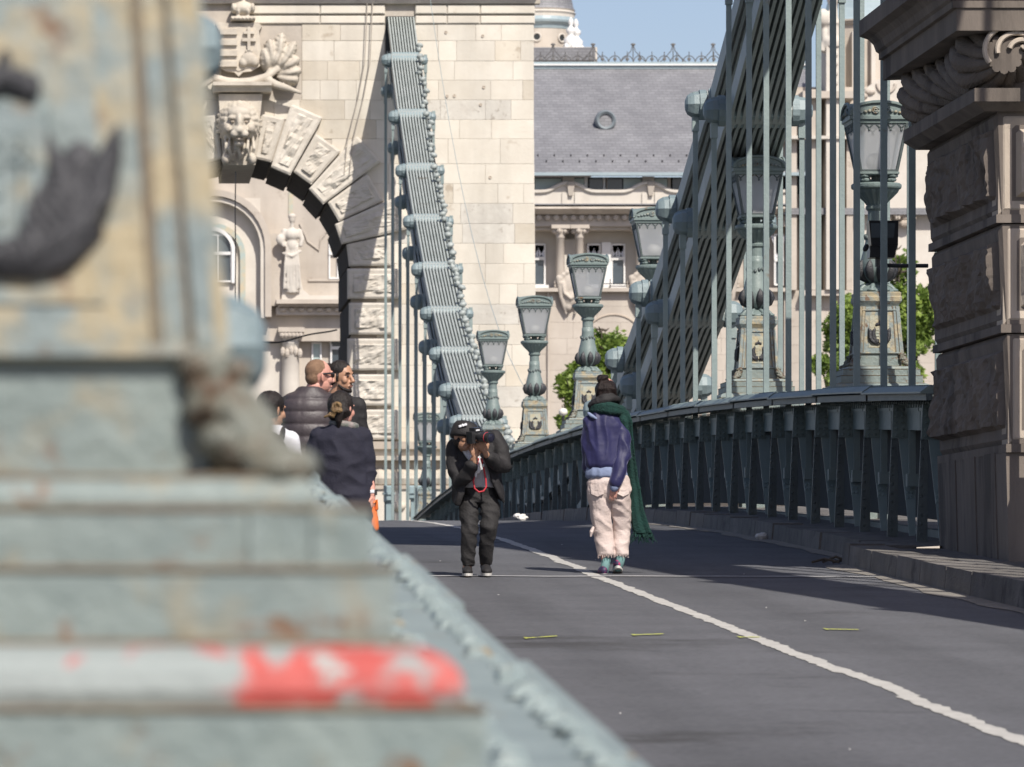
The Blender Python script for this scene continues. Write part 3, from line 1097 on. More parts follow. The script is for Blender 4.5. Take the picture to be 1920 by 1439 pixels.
def scroll(y0, y1, xc, zc, r, name, seed):
    b = MB()
    n, seg = 70, 132
    rings = []
    for i in range(n + 1):
        t = i / n
        y = y0 + (y1 - y0) * t
        env = (1 - .28 * sin(pi * min(1, t * 1.0)) ** 2) * min(1, .42 + 5.5 * min(t, 1 - t)) 
        ring = []
        for k in range(seg):
            a = 2 * pi * k / seg
            tw = 2.6 * (t - .5)
            fl = abs(sin(6 * (a + tw) + 9 * t))
            fl2 = abs(sin(18 * (a + tw) + 27 * t))
            rr = r * env * (.80 + .20 * fl ** .5 + .03 * fl2)
            ring.append(Vector((xc + rr * cos(a), y, zc + rr * sin(a))))
        rings.append(ring)
    b.rings(rings)
    return b.build(name, SOOT, nt, smooth=False)


scroll(YN - .18, YF + .12, 7.26, 4.47, .37, 'scroll_bolster', 1)
b = MB()          # volute face on the lit end
for q in range(4):
    pts = []
    for i in range(26):
        a = -.8 + i / 25 * (4.4 - q * .55)
        r = (.33 - .07 * q) * (1 - .022 * i)
        pts.append((7.27 + .05 * q + r * cos(a), YN - .20, 4.47 + r * sin(a)))
    b.tube(pts, .022, 6)
b.build('volute_carving', OLD, nt)


def cornice(name, prof, y0, y1, x1=12.0):
    """profile (outset from X 7.3, z) swept round the road face and the lit face"""
    b = MB()
    a = [Vector((7.3 - o, y1 + o * .4, z)) for o, z in prof] + [Vector((7.6, y1, prof[-1][1])), Vector((7.6, y1, prof[0][1]))]
    c = [Vector((7.3 - o, y0 - o * .55, z)) for o, z in prof] + [Vector((7.6, y0 + .2, prof[-1][1])), Vector((7.6, y0 + .2, prof[0][1]))]
    d = [Vector((x1, y0 - o * .55, z)) for o, z in prof] + [Vector((x1, y0 + .2, prof[-1][1])), Vector((x1, y0 + .2, prof[0][1]))]
    b.rings([a, c, d])
    return b.build(name, SOOT, nt)


cornice('cornice', [(.0, 4.66), (.44, 4.66), (.44, 4.84), (.475, 4.845), (.475, 4.90), (.50, 4.92), (.52, 4.98), (.565, 5.03), (.64, 5.06), (.64, 5.20), (.60, 5.215), (.2, 5.35), (0, 5.4)], YN, YF + .1)

# ---------------------------------------------------------------- far tower
DT = 149.0
T = lambda x, y, dy=0.: P(x, y, DT) + Vector((0, dy, 0))
ft = thing('stone_tower', 'sunlit pale limestone bridge tower with a rusticated arch and lion keystone', 'bridge tower', T(447, 1234))
m_px = DT / F           # metres per photo pixel on the tower front
ACX, AZS = T(447, 503).x, T(447, 503).z
AR = 203 * m_px
b = MB()
arch_wall(b, T(100, 0).x, T(1001, 0).x, -7, 17.2, ACX, AR + .12, AZS, DT + .02, DT + 6.2, n=28)
b.build('tower_core', JOINT, ft)
# ashlar courses
edges = [46, 77, 115, 151, 188, 225, 261, 308, 345, 382, 420, 457, 495, 533, 571, 609, 647, 686, 725, 764, 803, 830]
rr_ = random.Random(11)
for i in range(len(edges) - 1):
    ya, yb = edges[i], edges[i + 1]
    if yb <= 300:
        xs = 480
        dd = 503 - yb
        if dd < 255:
            xs = 447 + sqrt(max(0, 262 ** 2 - dd ** 2))
        if yb > 140 and yb <= 190:
            xs = max(xs, 500)
        if yb <= 188:
            xs = 566
    else:
        xs = 447 + sqrt(max(0, 262 ** 2 - max(0, 503 - yb) ** 2)) if yb < 503 else 706
        xs = min(xs, 706)
    x = xs + 0.
    while x < 1000:
        w = rr_.choice([34, 48, 60, 72, 84, 98, 110])
        if x + w > 985:
            w = 1001 - x
        batter = 5 * max(0, (yb - 250)) / 500
        x1 = x + w
        if x1 > 1000:
            x1 = 1001 + batter
        if not (x1 > 722 and x < 778 and yb < 130):
            pr = .006 * rr_.random()
            b = MB()
            a, c = T(x + .12, yb - .12), T(x1 - .12, ya + .12)
            b.cbox(a.x, c.x, DT - pr, DT + .2, a.z, c.z, .008)
            b.build('stone_block', rr_.choices([LIME, LIMET, LIMEG], [8, 2, 1.6])[0], ft)
        else:
            for (xa, xb) in ((x, 722), (778, x1)):
                if xb - xa > 4:
                    a, c = T(xa + .45, yb - .4), T(xb - .45, ya + .4)
                    b = MB()
                    b.cbox(a.x, c.x, DT, DT + .2, a.z, c.z, .008)
                    b.build('stone_block', LIME, ft)
        x += w
# left of the coat of arms, mostly behind the lamp pedestal
for i in range(6):
    b = MB()
    a, c = T(250, edges[i + 1] - .4), T(415, edges[i] + .4)
    b.cbox(a.x, c.x, DT, DT + .2, a.z, c.z, .008)
    b.build('stone_block', LIME, ft)
# chain slot: flat dark plate, the shade of the hollow put in its colour
b = MB()
a, c = T(723, 128), T(777, 31)
b.box(a.x, c.x, DT - .02, DT + .055, a.z, c.z)
b.build('chain_slot', DARK, ft)
# string courses and top cornice
rows = [(29, 46, .05), (9, 28, .10)]
for (ya, yb, o) in rows:
    xs = [420, 560, 720] if ya > 20 else [420, 600, 720]
    segs = [(470, 600), (600, 722), (778, 838), (838, 900), (900, 1003)]
    for (xa, xb) in segs:
        b = MB()
        a, c = T(xa + .3, yb - .6), T(xb - .3, ya + .6)
        b.cbox(a.x, c.x, DT - o, DT + .2, a.z, c.z, .03)
        b.build('string_course', LIME, ft)
b = MB()
a = T(300, 8)
b.prismx([(DT + .2, a.z), (DT - .15, a.z), (DT - .2, a.z + .25), (DT - .6, a.z + .5), (DT - .62, a.z + .9), (DT + .2, a.z + 1.2)], T(300, 0).x, T(1012, 0).x)
b.build('cornice', LIME2, ft)
# voussoirs
angs = [8, 17.5, 29.5, 41.5, 53.5, 65.5, 77.5, 89.5]
outs = [292, 322, 290, 332, 299, 326, 292]
for side in (1, -1):
    for i in range(7):
        a0, a1 = radians(angs[i] + .35), radians(angs[i + 1] - .35)
        ro = outs[i]
        ri = 198 if i % 2 else 207

        def q(a, r):
            return T(447 + side * r * sin(a), 503 - r * cos(a), -.28 if i % 2 else -.22)
        quad = [q(a0, ri), q(a1, ri), q(a1, ro), q(a0, ro)]
        if i == 6:
            quad[2] = T(447 + side * 285, 503 - 285 * cos(a1), -.22)
        b = MB()
        b.rock(quad, (0, -1, 0), .3, bump=.075, nu=9, nv=11, border=.16, raise_=.02, seed=i * 3 + side)
        b.build('voussoir', ROCK, ft)
        # soffit block running back under the arch
        b = MB()
        c0, c1 = radians(angs[i] + .5), radians(angs[i + 1] - .5)
        pts = [T(447 + side * r * sin(a), 503 - r * cos(a)) for a, r in ((c0, ri + (3 if i % 2 else -1)), (c1, ri + (3 if i % 2 else -1)), (c1, 214), (c0, 214))]
        b.prism([(p.x, p.z) for p in pts], DT + .02, DT + 6.2)
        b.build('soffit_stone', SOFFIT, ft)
# rusticated jamb
jy = [501, 565, 632, 699, 765, 829]
for side in (1, -1):
    for i in range(5):
        xa = 651 + (3 if i % 2 else 0)
        xb = 737 if i % 2 else 752
        pts = [(447 + side * (xa - 447), jy[i + 1] - 4), (447 + side * (xb - 447), jy[i + 1] - 4), (447 + side * (xb - 447), jy[i] + 4), (447 + side * (xa - 447), jy[i] + 4)]
        quad = [T(px, py, -.25) for px, py in pts]
        b = MB()
        b.rock(quad, (0, -1, 0), .3, bump=.075, nu=12, nv=9, border=.15, raise_=.045, seed=40 + i * 3 + side)
        b.build('rustic_block', ROCK, ft)
        b = MB()
        a, c = T(447 + side * (xa + 1 - 447), jy[i + 1] - 2), T(447 + side * (214), jy[i] + 2)
        b.box(min(a.x, c.x), max(a.x, c.x), DT + .06, DT + 6.2, a.z, c.z)
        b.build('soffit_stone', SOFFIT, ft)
# plinth mouldings below
for side in (1, -1):
    xi = 447 + side * (648 - 447)
    xo = 447 + side * (1012 - 447)
    def span(ya, yb, o, name, m=LIME2, xin=0):
        b = MB()
        a, c = T(xi - side * xin, yb), T(xo, ya)
        b.box(min(a.x, c.x), max(a.x, c.x), DT - o, DT + 6.2, a.z, c.z)
        b.build(name, m, ft)
    span(829, 843, .35, 'plinth_ledge', OLD)
    span(843, 857, .18, 'plinth_band', LIME2)
    span(857, 864, .42, 'plinth_ledge', LIME2)
    span(864, 882, .10, 'plinth_band', OLD)
    b = MB()
    a, c = T(xi, 898), T(xo, 898)
    n = 26
    rings = []
    for i in range(n * 3):
        x = a.x + (c.x - a.x) * i / (n * 3 - 1)
        r = .26 + .035 * abs(sin(i * 1.05))
        rings.append([Vector((x, DT - .1 + r * cos(2 * pi * k / 10), a.z + r * .95 * sin(2 * pi * k / 10))) for k in range(10)])
    b.rings(rings)
    b.build('leafy_torus', LIME2, ft)
    span(911, 918, .36, 'plinth_ledge', OLD)
    span(918, 1260, .30, 'plinth_base', LIME)
    for (xa, ya, r) in ((745, 950, 10), (690, 955, 9), (780, 958, 11)):
        b = MB(); c = T(447 + side * (xa - 447), ya, -.32)
        b.ell(c, (r * m_px * 1.5, .12, r * m_px), 10, 6)
        b.build('base_boss', LIME2, ft, smooth=True)

# ---- keystone console and lion head
ky = -.75
b = MB()
L0 = T(447, 503)
pts = [T(409, 180), T(491, 180), T(478, 312), T(418, 312)]
b.hexa([(pts[3].x, DT - .45, pts[3].z), (pts[2].x, DT - .45, pts[2].z), (pts[2].x, DT + 6.2, pts[2].z), (pts[3].x, DT + 6.2, pts[3].z)],
       [(pts[0].x, DT - .55, pts[0].z), (pts[1].x, DT - .55, pts[1].z), (pts[1].x, DT + 6.2, pts[1].z), (pts[0].x, DT + 6.2, pts[0].z)])
b.build('keystone', LIME2, ft)
b = MB()
a, c = T(398, 177), T(508, 166)
b.prismx([(DT + .1, c.z + .1), (DT - .9, c.z + .1), (DT - .9, c.z), (DT - .8, c.z - .05), (DT - .72, a.z), (DT + .1, a.z)], a.x, c.x)
b.build('console_shelf', LIME2, ft)


def lp(x, y, dy):
    return T(x, y, dy)


s_ = m_px
b = MB()
b.ell(lp(447, 238, -.75), (24 * s_, .42, 31 * s_), 16, 12)            # skull
b.ell(lp(447, 219, -.95), (22 * s_, .28, 14 * s_), 14, 8)             # forehead
b.ell(lp(447, 254, -1.08), (15.5 * s_, .34, 14 * s_), 14, 8)            # muzzle
b.ell(lp(447, 238, -1.15), (7.5 * s_, .22, 18 * s_), 10, 8)              # nose bridge
b.ell(lp(447, 252, -1.40), (9 * s_, .09, 6.5 * s_), 10, 6)                # nose
for sx in (-1, 1):
    b.ell(lp(447 + sx * 9, 259, -1.33), (8.5 * s_, .12, 7.5 * s_), 10, 6)   # lips
    b.ell(lp(447 + sx * 13, 228, -1.10), (10 * s_, .13, 4.5 * s_), 10, 6)     # brows
    b.ell(lp(447 + sx * 21, 246, -.92), (9 * s_, .22, 12 * s_), 10, 6)      # cheeks
b.ell(lp(447, 276, -1.05), (10 * s_, .2, 6 * s_), 10, 6)                # chin
rl = random.Random(3)
for ringr, n_, dz in ((29, 19, -.62), (34, 21, -.45), (25, 15, -.78)):
    for k in range(n_):
        a = radians(-135 + 270 * k / (n_ - 1))
        cx, cy = 447 + ringr * sin(a) * .98, 236 - ringr * cos(a) * 1.12
        ux, uy = sin(a), -cos(a)
        p0 = lp(cx - ux * 7, cy - uy * 7, dz - .12)
        p1 = lp(cx + ux * 8 + rl.uniform(-2, 2), cy + uy * 8, dz + .05)
        b.tube([p0, (p0 + p1) / 2 + Vector((0, -.10, 0)), p1], [.06, .085, .045], 7, True)
for k in range(7):
    x0 = 447 + (k - 3) * 8.6
    dd_ = .10 * (k % 2)
    b.tube([lp(x0, 270 - abs(k - 3) * 3, -.72 - dd_), lp(x0 + 2.0 * (-1) ** k, 284, -.86 - dd_), lp(x0 - 1.5 * (-1) ** k, 295, -.74 - dd_), lp(447 + (k - 3) * 6.6, 309 - 3 * (k % 2), -.55 - dd_)], [.04, .055, .05, .03], 7, True)
for sx in (-1, 1):
    b.ell(lp(447 + sx * 25, 303, -.72), (8 * s_, .2, 11 * s_), 10, 8)
fuse(b, 'lion_head', LIME2, ft, voxel=.028, smooth=2, world=True)
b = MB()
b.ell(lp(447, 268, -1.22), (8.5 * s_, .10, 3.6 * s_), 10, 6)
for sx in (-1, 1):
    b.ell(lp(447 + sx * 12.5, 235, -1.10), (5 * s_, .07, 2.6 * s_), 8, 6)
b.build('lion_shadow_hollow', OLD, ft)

# ---- coat of arms: shield, crown, leaf branches
def outline(ptsx, y0, y1, name, m, bev=True):
    b = MB()
    poly = [(T(x, y).x, T(x, y).z) for x, y in ptsx]
    b.prism(poly, y0, y1)
    return b.build(name, m, ft)


sh = [(447 + dx, y) for dx, y in ((-44, 48), (-36, 44), (-20, 46), (0, 46), (20, 46), (36, 44), (44, 52), (38, 60), (40, 85), (44, 108), (40, 126), (24, 136), (8, 138), (0, 146), (-8, 138), (-24, 136), (-40, 126), (-44, 108), (-40, 85), (-38, 60))]
outline(sh, DT - .32, DT + .05, 'shield', LIME2)
inner = [(447 + dx * .88, 92 + (y - 92) * .88) for dx, y in ((-36, 50), (0, 48), (36, 50), (38, 85), (41, 108), (37, 124), (22, 133), (0, 142), (-22, 133), (-37, 124), (-41, 108), (-38, 85))]
outline(inner, DT - .35, DT - .31, 'shield_field', LIME2)
for k in range(4):
    b = MB(); a, c = T(411, 58 + k * 20 + 10), T(444, 58 + k * 20)
    b.box(a.x, c.x, DT - .44, DT - .34, a.z, c.z)
    b.build('shield_bar', LIME2, ft)
b = MB()
for (xa, xb, ya, yb) in ((463.2, 468.8, 54, 98), (456, 476, 62, 67), (453, 479, 75, 81)):
    a, c = T(xa, yb), T(xb, ya)
    b.box(a.x, c.x, DT - .46 + .002 * ya / 50, DT - .345, a.z, c.z)
b.build('double_cross', LIME2, ft)
b = MB()
for (x, y, rx, ry) in ((466, 113, 15, 13), (456, 120, 9, 9), (477, 118, 9, 10)):
    b.ell(T(x, y, -.36), (rx * s_, .13, ry * s_), 12, 8)
for dx in (-5, 0, 5):
    b.ell(T(466 + dx, 99, -.40), (2.5 * s_, .05, 3 * s_), 8, 6)
fuse(b, 'triple_hill', LIME2, ft, voxel=.02, smooth=1, world=True)
b = MB()
for (x0, x1, y, o) in ((432, 478, 38, .45),):
    a, c = T(x0, 42), T(x1, 34)
    b.box(a.x, c.x, DT - .5, DT, a.z, c.z)
for k in range(7):
    b.ell(T(434 + k * 7, 38, -.5), (2.6 * s_, .06, 2.6 * s_), 8, 6)
for k in range(5):
    b.ell(T(437 + k * 9, 24 - (6 if k % 2 == 0 else 0), -.3), (5 * s_, .22, 10 * s_), 8, 6)
b.ell(T(455, 18, -.2), (22 * s_, .32, 14 * s_), 12, 8)
b.tube([T(455, 8, -.3), T(458, -4, -.3)], .05, 6)
fuse(b, 'crown', LIME2, ft, voxel=.025, smooth=1, world=True)
# palm-like oak branch with deeply cut leaves, right and left of the shield
for side in (1, -1):
    b = MB()
    def lq(x, y, dy):
        return T(447 + side * (x - 447), y, dy)
    rl = random.Random(5)
    b.tube([lq(415, 158, -.35), lq(447, 158, -.38), lq(470, 157, -.42), lq(497, 148, -.40), lq(520, 132, -.36)], [.13, .13, .14, .12, .10], 8, True)
    b.tube([lq(497, 150, -.38), lq(515, 162, -.5), lq(535, 168, -.5), lq(562, 177, -.42)], [.11, .12, .10, .05], 8, True)
    for (bx, by, ex, ey, w) in ((512, 136, 528, 66, 11), (506, 138, 505, 78, 10), (518, 134, 552, 82, 10), (500, 140, 494, 96, 8), (522, 134, 558, 112, 9), (520, 140, 562, 134, 9), (518, 146, 556, 152, 9), (508, 134, 520, 96, 9), (516, 134, 542, 100, 9)):
        n = 9
        w *= 1.75
        L_ = sqrt((ex - bx) ** 2 + (ey - by) ** 2)
        ux, uy = (ex - bx) / L_, (ey - by) / L_
        path, rads = [], []
        for i in range(n + 1):
            t = i / n
            bend = sin(pi * t) * 3
            path.append(lq(bx + ux * L_ * t - uy * bend, by + uy * L_ * t + ux * bend, -.22 - .28 * sin(pi * t * .8)))
            rads.append(.04 + .03 * sin(pi * t))
        b.tube(path, rads, 6, True)
        mid = lq(bx + ux * L_ * .55, by + uy * L_ * .55, -.20)
        ex_ = (lq(bx + ux * L_, by + uy * L_, -.2) - lq(bx, by, -.2)) * .5
        wx_ = (lq(bx - uy * w, by + ux * w, 0) - lq(bx, by, 0)) * .85
        b.ell(mid, [ex_, wx_, Vector((0, .10, 0))], 12, 8)
        for i in range(2, n):
            t = i / n
            for s2 in (-1, 1):
                ww = w * sin(pi * min(1, t * .9 + .1)) * (1 if i % 2 else .8)
                p0 = path[i]
                p1 = lq(bx + ux * (L_ * t + 6) - uy * s2 * ww, by + uy * (L_ * t + 6) + ux * s2 * ww, -.13)
                b.tube([p0, (p0 + p1) / 2 + Vector((0, -.08, 0)), p1], [.06, .065, .03], 6, True)
    fuse(b, 'leaf_branch', LIME2, ft, voxel=.028, smooth=1, world=True)
# small drilled anchor holes seen on the big pier
for (x, y) in ((836, 61), (901, 197), (907, 164), (838, 181), (919, 333), (852, 180), (905, 68)):
    b = MB(); c = T(x, y)
    b.lathe([(.02, -.02), (.04, -.03), (.045, .0), (.02, 0)], (c.x, DT, c.z), 10, 'y')
    b.build('anchor_ring', OLD, ft)

# wires
b = MB(); b.tube([T(441, 325, -.5), T(440, 400, -.5), T(441, 480, -.5), T(439, 640, -.5)], .018, 5)
tag(b.build('hanging_wire', BPLAST), 'thin black wire hanging straight down from the lion keystone', 'wire')
b = MB()
b.tube([T(500 + 6 * i, 620 - (i / 25) ** 2 * 26 + 3 * sin(i * .3), 6.4) for i in range(26)], .025, 5)
tag(b.build('tram_wire', BPLAST), 'dark wire sagging across the archway above the peoples heads', 'wire')
for (dx, lab) in ((690, 'slack cable dropping down the tower wall from the string course'), (700, 'second slack cable beside the coiled cable on the tower wall')):
    b = MB()
    b.tube([T(dx - 2, 8, -.16), T(dx - 4, 60, -.14), T(dx - 7, 120, -.13), T(dx - 20, 190, -.13), T(dx - 40, 270, -.33), T(dx - 46, 330, -.38)], .014, 4)
    tag(b.build('slack_cable', JOINT), lab, 'cable', 'slack cables on the tower wall')
# ---------------------------------------------------------------- palace beyond the square
DG = 240.0
g_px = DG / F
G = lambda x, y, dy=0.: P(x, y, DG) + Vector((0, dy, 0))
pal = thing('palace_building', 'long pale stone palace with grey slate roof behind the tower and lamps', 'building', (G(1150, 1300).x, DG, -3.2))


def gbox(xa, xb, ya, yb, y0, y1, name, m, par=None, label=None):
    b = MB()
    a, c = G(xa, yb), G(xb, ya)
    b.box(a.x, c.x, DG + y0, DG + y1, a.z, c.z)
    return b.build(name, m, par or pal, label=label)


def gpoly(pts, y0, y1, name, m, par=None):
    b = MB()
    b.prism([(G(x, y).x, G(x, y).z) for x, y in pts], DG + y0, DG + y1)
    return b.build(name, m, par or pal)


def tubep(pts, r, name, m, par=None, seg=6):
    b = MB(); b.tube(pts, r, seg)
    return b.build(name, m, par or pal)


def window(xa, xb, ya, yb, dy, cross=None, curtain=True, arched=False, m=None, bars=1):
    w = None
    b = MB()
    t = 3.2
    a, c = G(xa, yb), G(xb, ya)
    ft_ = t * g_px
    y0, y1 = DG + dy - .02, DG + dy + .14
    b.box(a.x, a.x + ft_, y0, y1, a.z, c.z)
    b.box(c.x - ft_, c.x, y0, y1, a.z, c.z)
    b.box(a.x, c.x, y0 - .01, y1, a.z, a.z + ft_)
    if not arched:
        b.box(a.x, c.x, y0 - .01, y1, c.z - ft_, c.z)
    if cross:
        z = G(0, cross).z
        b.box(a.x, c.x, y0 - .03, y1, z - ft_ * .9, z + ft_ * .9)
    for i in range(bars):
        x = a.x + (c.x - a.x) * (i + 1) / (bars + 1)
        b.box(x - ft_ * .45, x + ft_ * .45, y0 - .015, y1, a.z, c.z)
    w = b.build('window', FRAME, pal)
    b = MB()
    b.box(a.x + .01, c.x - .01, DG + dy + .08, DG + dy + .1, a.z + .01, c.z - .01)
    if arched:
        rx = (c.x - a.x) / 2
        n = 10
        b.prism([(a.x + rx + rx * cos(pi * i / n), c.z + rx * 1.15 * sin(pi * i / n)) for i in range(n + 1)], DG + dy + .08, DG + dy + .1)
    b.build('pane', m or WIN, w)
    if arched:
        b = MB()
        b.tube([(a.x + rx + rx * cos(pi * i / 12), DG + dy, c.z + rx * 1.15 * sin(pi * i / 12)) for i in range(13)], ft_ * .55, 6)
        b.build('arch_frame', FRAME, w)
    if curtain:
        b = MB()
        zt, zb_ = c.z - ft_, (G(0, cross).z if cross else a.z) + ft_
        for s in (0, 1):
            x0_ = a.x + ft_ if s == 0 else (a.x + c.x) / 2 + .02
            x1_ = (a.x + c.x) / 2 - .02 if s == 0 else c.x - ft_
            for e in (0, 1):
                xx = x0_ if e == 0 else x1_
                dx_ = .16 if e == 0 else -.16
                b.add([(xx, DG + dy + .07, zt), (xx + dx_ * 2.0, DG + dy + .07, zt), (xx + dx_ * .2, DG + dy + .07, zb_), (xx, DG + dy + .07, zb_)], [(0, 1, 2, 3)])
        b.build('curtain', WHITE, w)
    return w


# masonry courses of the lower wall: each block its own stone
gbox(-100, 2150, 388, 1290, 2.2, 6, 'wall', GRESH)
rg = random.Random(21)
yy = 545.
for r_ in range(12):
    x = 985 - rg.random() * 60
    while x < 1360:
        w = rg.uniform(46, 92)
        b = MB(); a, c = G(x + .1, yy + 29.9), G(x + w - .1, yy + .1)
        b.cbox(a.x, c.x, DG - .012 * rg.random(), DG + 2.2, a.z, c.z, .006)
        b.build('stone_block', GRESH, pal)
        x += w
    yy += 30
for (xa, xb, ya, yb) in ((1360, 1460, 540, 900), (1470, 1900, 545, 900)):
    yy = ya
    while yy < yb:
        x = xa
        while x < xb:
            w = rg.uniform(50, 96)
            b = MB(); a, c = G(x + .1, yy + 33.9), G(min(xb, x + w) - .1, yy + .1)
            b.cbox(a.x, c.x, DG - .012 * rg.random(), DG + 2.2, a.z, c.z, .006)
            b.build('stone_block', GRESH, pal)
            x += w
        yy += 34
# roof
b = MB()
e0, e1 = G(930, 331), G(1512, 331)
t0, t1 = P(930, 124, 251), P(1512, 124, 251)
b.add([e0 + Vector((0, -.5, 0)), e1 + Vector((0, -.5, 0)), t1, t0, e0 + Vector((0, 12, 0)), e1 + Vector((0, 12, 0))], [(0, 1, 2, 3), (1, 5, 2), (0, 3, 4)])
b.build('roof', SLATE, pal)
b = MB()
ra, rb = P(930, 127, 251), P(1512, 118, 251)
b.box(ra.x, rb.x, 250.6, 253, ra.z - .1, rb.z)
b.build('ridge_cap', COPPER, pal)
b = MB(); b.box(ra.x, rb.x, 250.5, 250.65, ra.z + .05, ra.z + .12); b.build('ridge_trim', FRAME, pal)
b = MB(); b.box(e0.x, e1.x, DG - .75, DG - .45, e0.z - .02, e0.z + .12); b.build('gutter', COPPER, pal)
# snow hooks on the slates
b = MB()
for row in range(2):
    for i in range(20):
        p = P(1008 + 31 * i - 15 * row, 294 + 11 * row, 241.6 - .6 * row)
        b.box(p.x - .025, p.x + .025, p.y - .2, p.y + .3, p.z - .09, p.z + .09)
o = b.build('snow_hooks', BPLAST, pal, kind='stuff')
# cresting
b = MB()
z0 = P(0, 118, 251).z
for i in range(22):
    xa = P(1002 + 23.2 * i, 0, 251).x
    wd = 23.2 * 251 / F
    b.tube([(xa + wd / 2 - wd / 2 * cos(pi * k / 8), 251, z0 + .33 * sin(pi * k / 8)) for k in range(9)], .022, 4)
    b.tube([(xa + wd / 2, 251, z0), (xa + wd / 2, 251, z0 + .52)], .02, 4)
    b.ell((xa + wd / 2, 251, z0 + .17), (.09, .03, .09), 6, 4)
b.box(P(1000, 0, 251).x, P(1512, 0, 251).x, 250.97, 251.03, z0 - .02, z0 + .04)
for sx in (1112, 1187, 1262, 1337, 1412, 1037):
    c = P(sx, 0, 251).x
    for s in (-1, 1):
        b.tube([(c + s * .62, 251, z0 + .02), (c + s * .34, 251, z0 + .28), (c + s * .10, 251, z0 + .55), (c + s * .02, 251, z0 + .85)], .02, 4)
    b.tube([(c, 251, z0), (c, 251, z0 + .92)], .022, 4)
    b.ell((c, 251, z0 + .86), (.12, .04, .06), 6, 4)
b.build('ridge_cresting', IRONG, pal)
# round roof vent
b = MB()
vc = P(1134, 228, 244.75)
b.lathe([(.30, .6), (.30, -.55), (.40, -.62), (.46, -.55), (.48, -.42), (.50, -.25), (.46, -.2), (.46, .6)], (vc.x, vc.y, vc.z), 24, 'y')
b.build('roof_vent', mat('vent_zinc', (.20, .23, .245), (.16, .185, .20), 4, .5), pal, smooth=False)
b = MB(); b.lathe([(.31, .02), (.2, .06), (.01, .06)], (vc.x, vc.y - .5, vc.z), 20, 'y'); b.build('vent_louvre', SLATE, pal)
b = MB(); q = [P(1112, 249, 244.12), P(1156, 249, 244.12), P(1156, 205, 246.5), P(1112, 205, 246.5)]
b.hexa([q[0] + Vector((0, .0, 0)), q[1] + Vector((0, .0, 0)), q[1] + Vector((0, .3, 0)), q[0] + Vector((0, .3, 0))], [q[3] + Vector((0, .03, 0)), q[2] + Vector((0, .03, 0)), q[2] + Vector((0, .3, 0)), q[3] + Vector((0, .3, 0))])
b.build('vent_base', SLATE, pal)
# attic windows under the eaves
gbox(930, 1512, 331, 362, .55, .8, 'attic_wall', DARK)
for (xa, xb, m) in ((1004, 1054, BLIND), (1078, 1096, BLIND), (1106, 1131, WIN), (1140, 1168, WIN), (1170, 1204, BLIND), (1229, 1252, BLIND), (1262, 1280, WIN), (1284, 1310, BLIND), (1372, 1400, BLIND), (1405, 1440, WIN)):
    b = MB(); a, c = G(xa, 362), G(xb, 334)
    b.box(a.x, c.x, DG + .26, DG + .36, a.z, c.z)
    w = b.build('attic_pane', m, pal)
for xa in (1097, 1132, 1136, 1253, 1280):
    gbox(xa, xa + 6, 332, 362, .3, .5, 'attic_mullion', FRAME if xa in (1097, 1132) else GRESH)
for xc in (1066, 1216, 1366):
    gbox(xc - 11, xc + 11, 331, 346, .05, .5, 'attic_pier', GRESHW)
# curved parapet gables
prof = []
for xc in (916, 1066, 1216, 1366, 1516):
    for dx, dy in ((-75, 0), (-52, 0), (-42, -1), (-33, -4), (-25, -9), (-17, -13), (-9, -15.5), (0, -17), (9, -15.5), (17, -13), (25, -9), (33, -4), (42, -1), (52, 0)):
        prof.append((xc + dx, 360 + dy))
prof = [p for p in prof if 925 < p[0] < 1480]
gpoly([(925, 391)] + [(925, 360)] + prof + [(1480, 360), (1480, 391)], -.12, .3, 'parapet', GRESHW)
tubep([G(x, y, -.16) for x, y in [(925, 360)] + prof + [(1480, 360)]], .10, 'parapet_coping', GRESHW)
for xc in (1066, 1216, 1366):
    b = MB()
    b.ell(G(xc + 4, 347, -.2), (.22, .16, .2), 8, 6)
    b.hexa([G(xc - 1, 368, -.28), G(xc + 7, 368, -.28), G(xc + 7, 368, -.1), G(xc - 1, 368, -.1)], [G(xc - 3, 350, -.36), G(xc + 10, 350, -.36), G(xc + 10, 350, -.1), G(xc - 3, 350, -.1)])
    b.build('parapet_console', GRESH, pal)
    for dx in (-12, 12):
        gbox(xc + dx - 5 + 4, xc + dx + 5 + 4, 362, 391, -.2, 0, 'parapet_pilaster', GRESHW)
# cornice with lead top, dentil band
b = MB()
zc = [G(0, y).z for y in (387, 391, 394, 398, 403, 404)]
b.prismx([(DG + .5, zc[0]), (DG - .75, zc[1] + .02), (DG - .78, zc[2]), (DG - .6, zc[3]), (DG - .35, zc[4]), (DG + .5, zc[5])], G(925, 0).x, G(1480, 0).x)
b.build('cornice', GRESH, pal)
b = MB(); b.box(G(925, 0).x, G(1480, 0).x, DG - .72, DG + .3, zc[0] + .005, zc[0] + .06); b.build('cornice_lead', SLATE, pal)
for i in range(30):
    b = MB(); c = G(1010 + 16 * i, 409, -.22)
    b.ell(c, (.14, .12, .14), 8, 5)
    b.build('frieze_boss', GRESH, pal)
gbox(925, 1480, 404, 425, -.1, .5, 'frieze', GRESH)
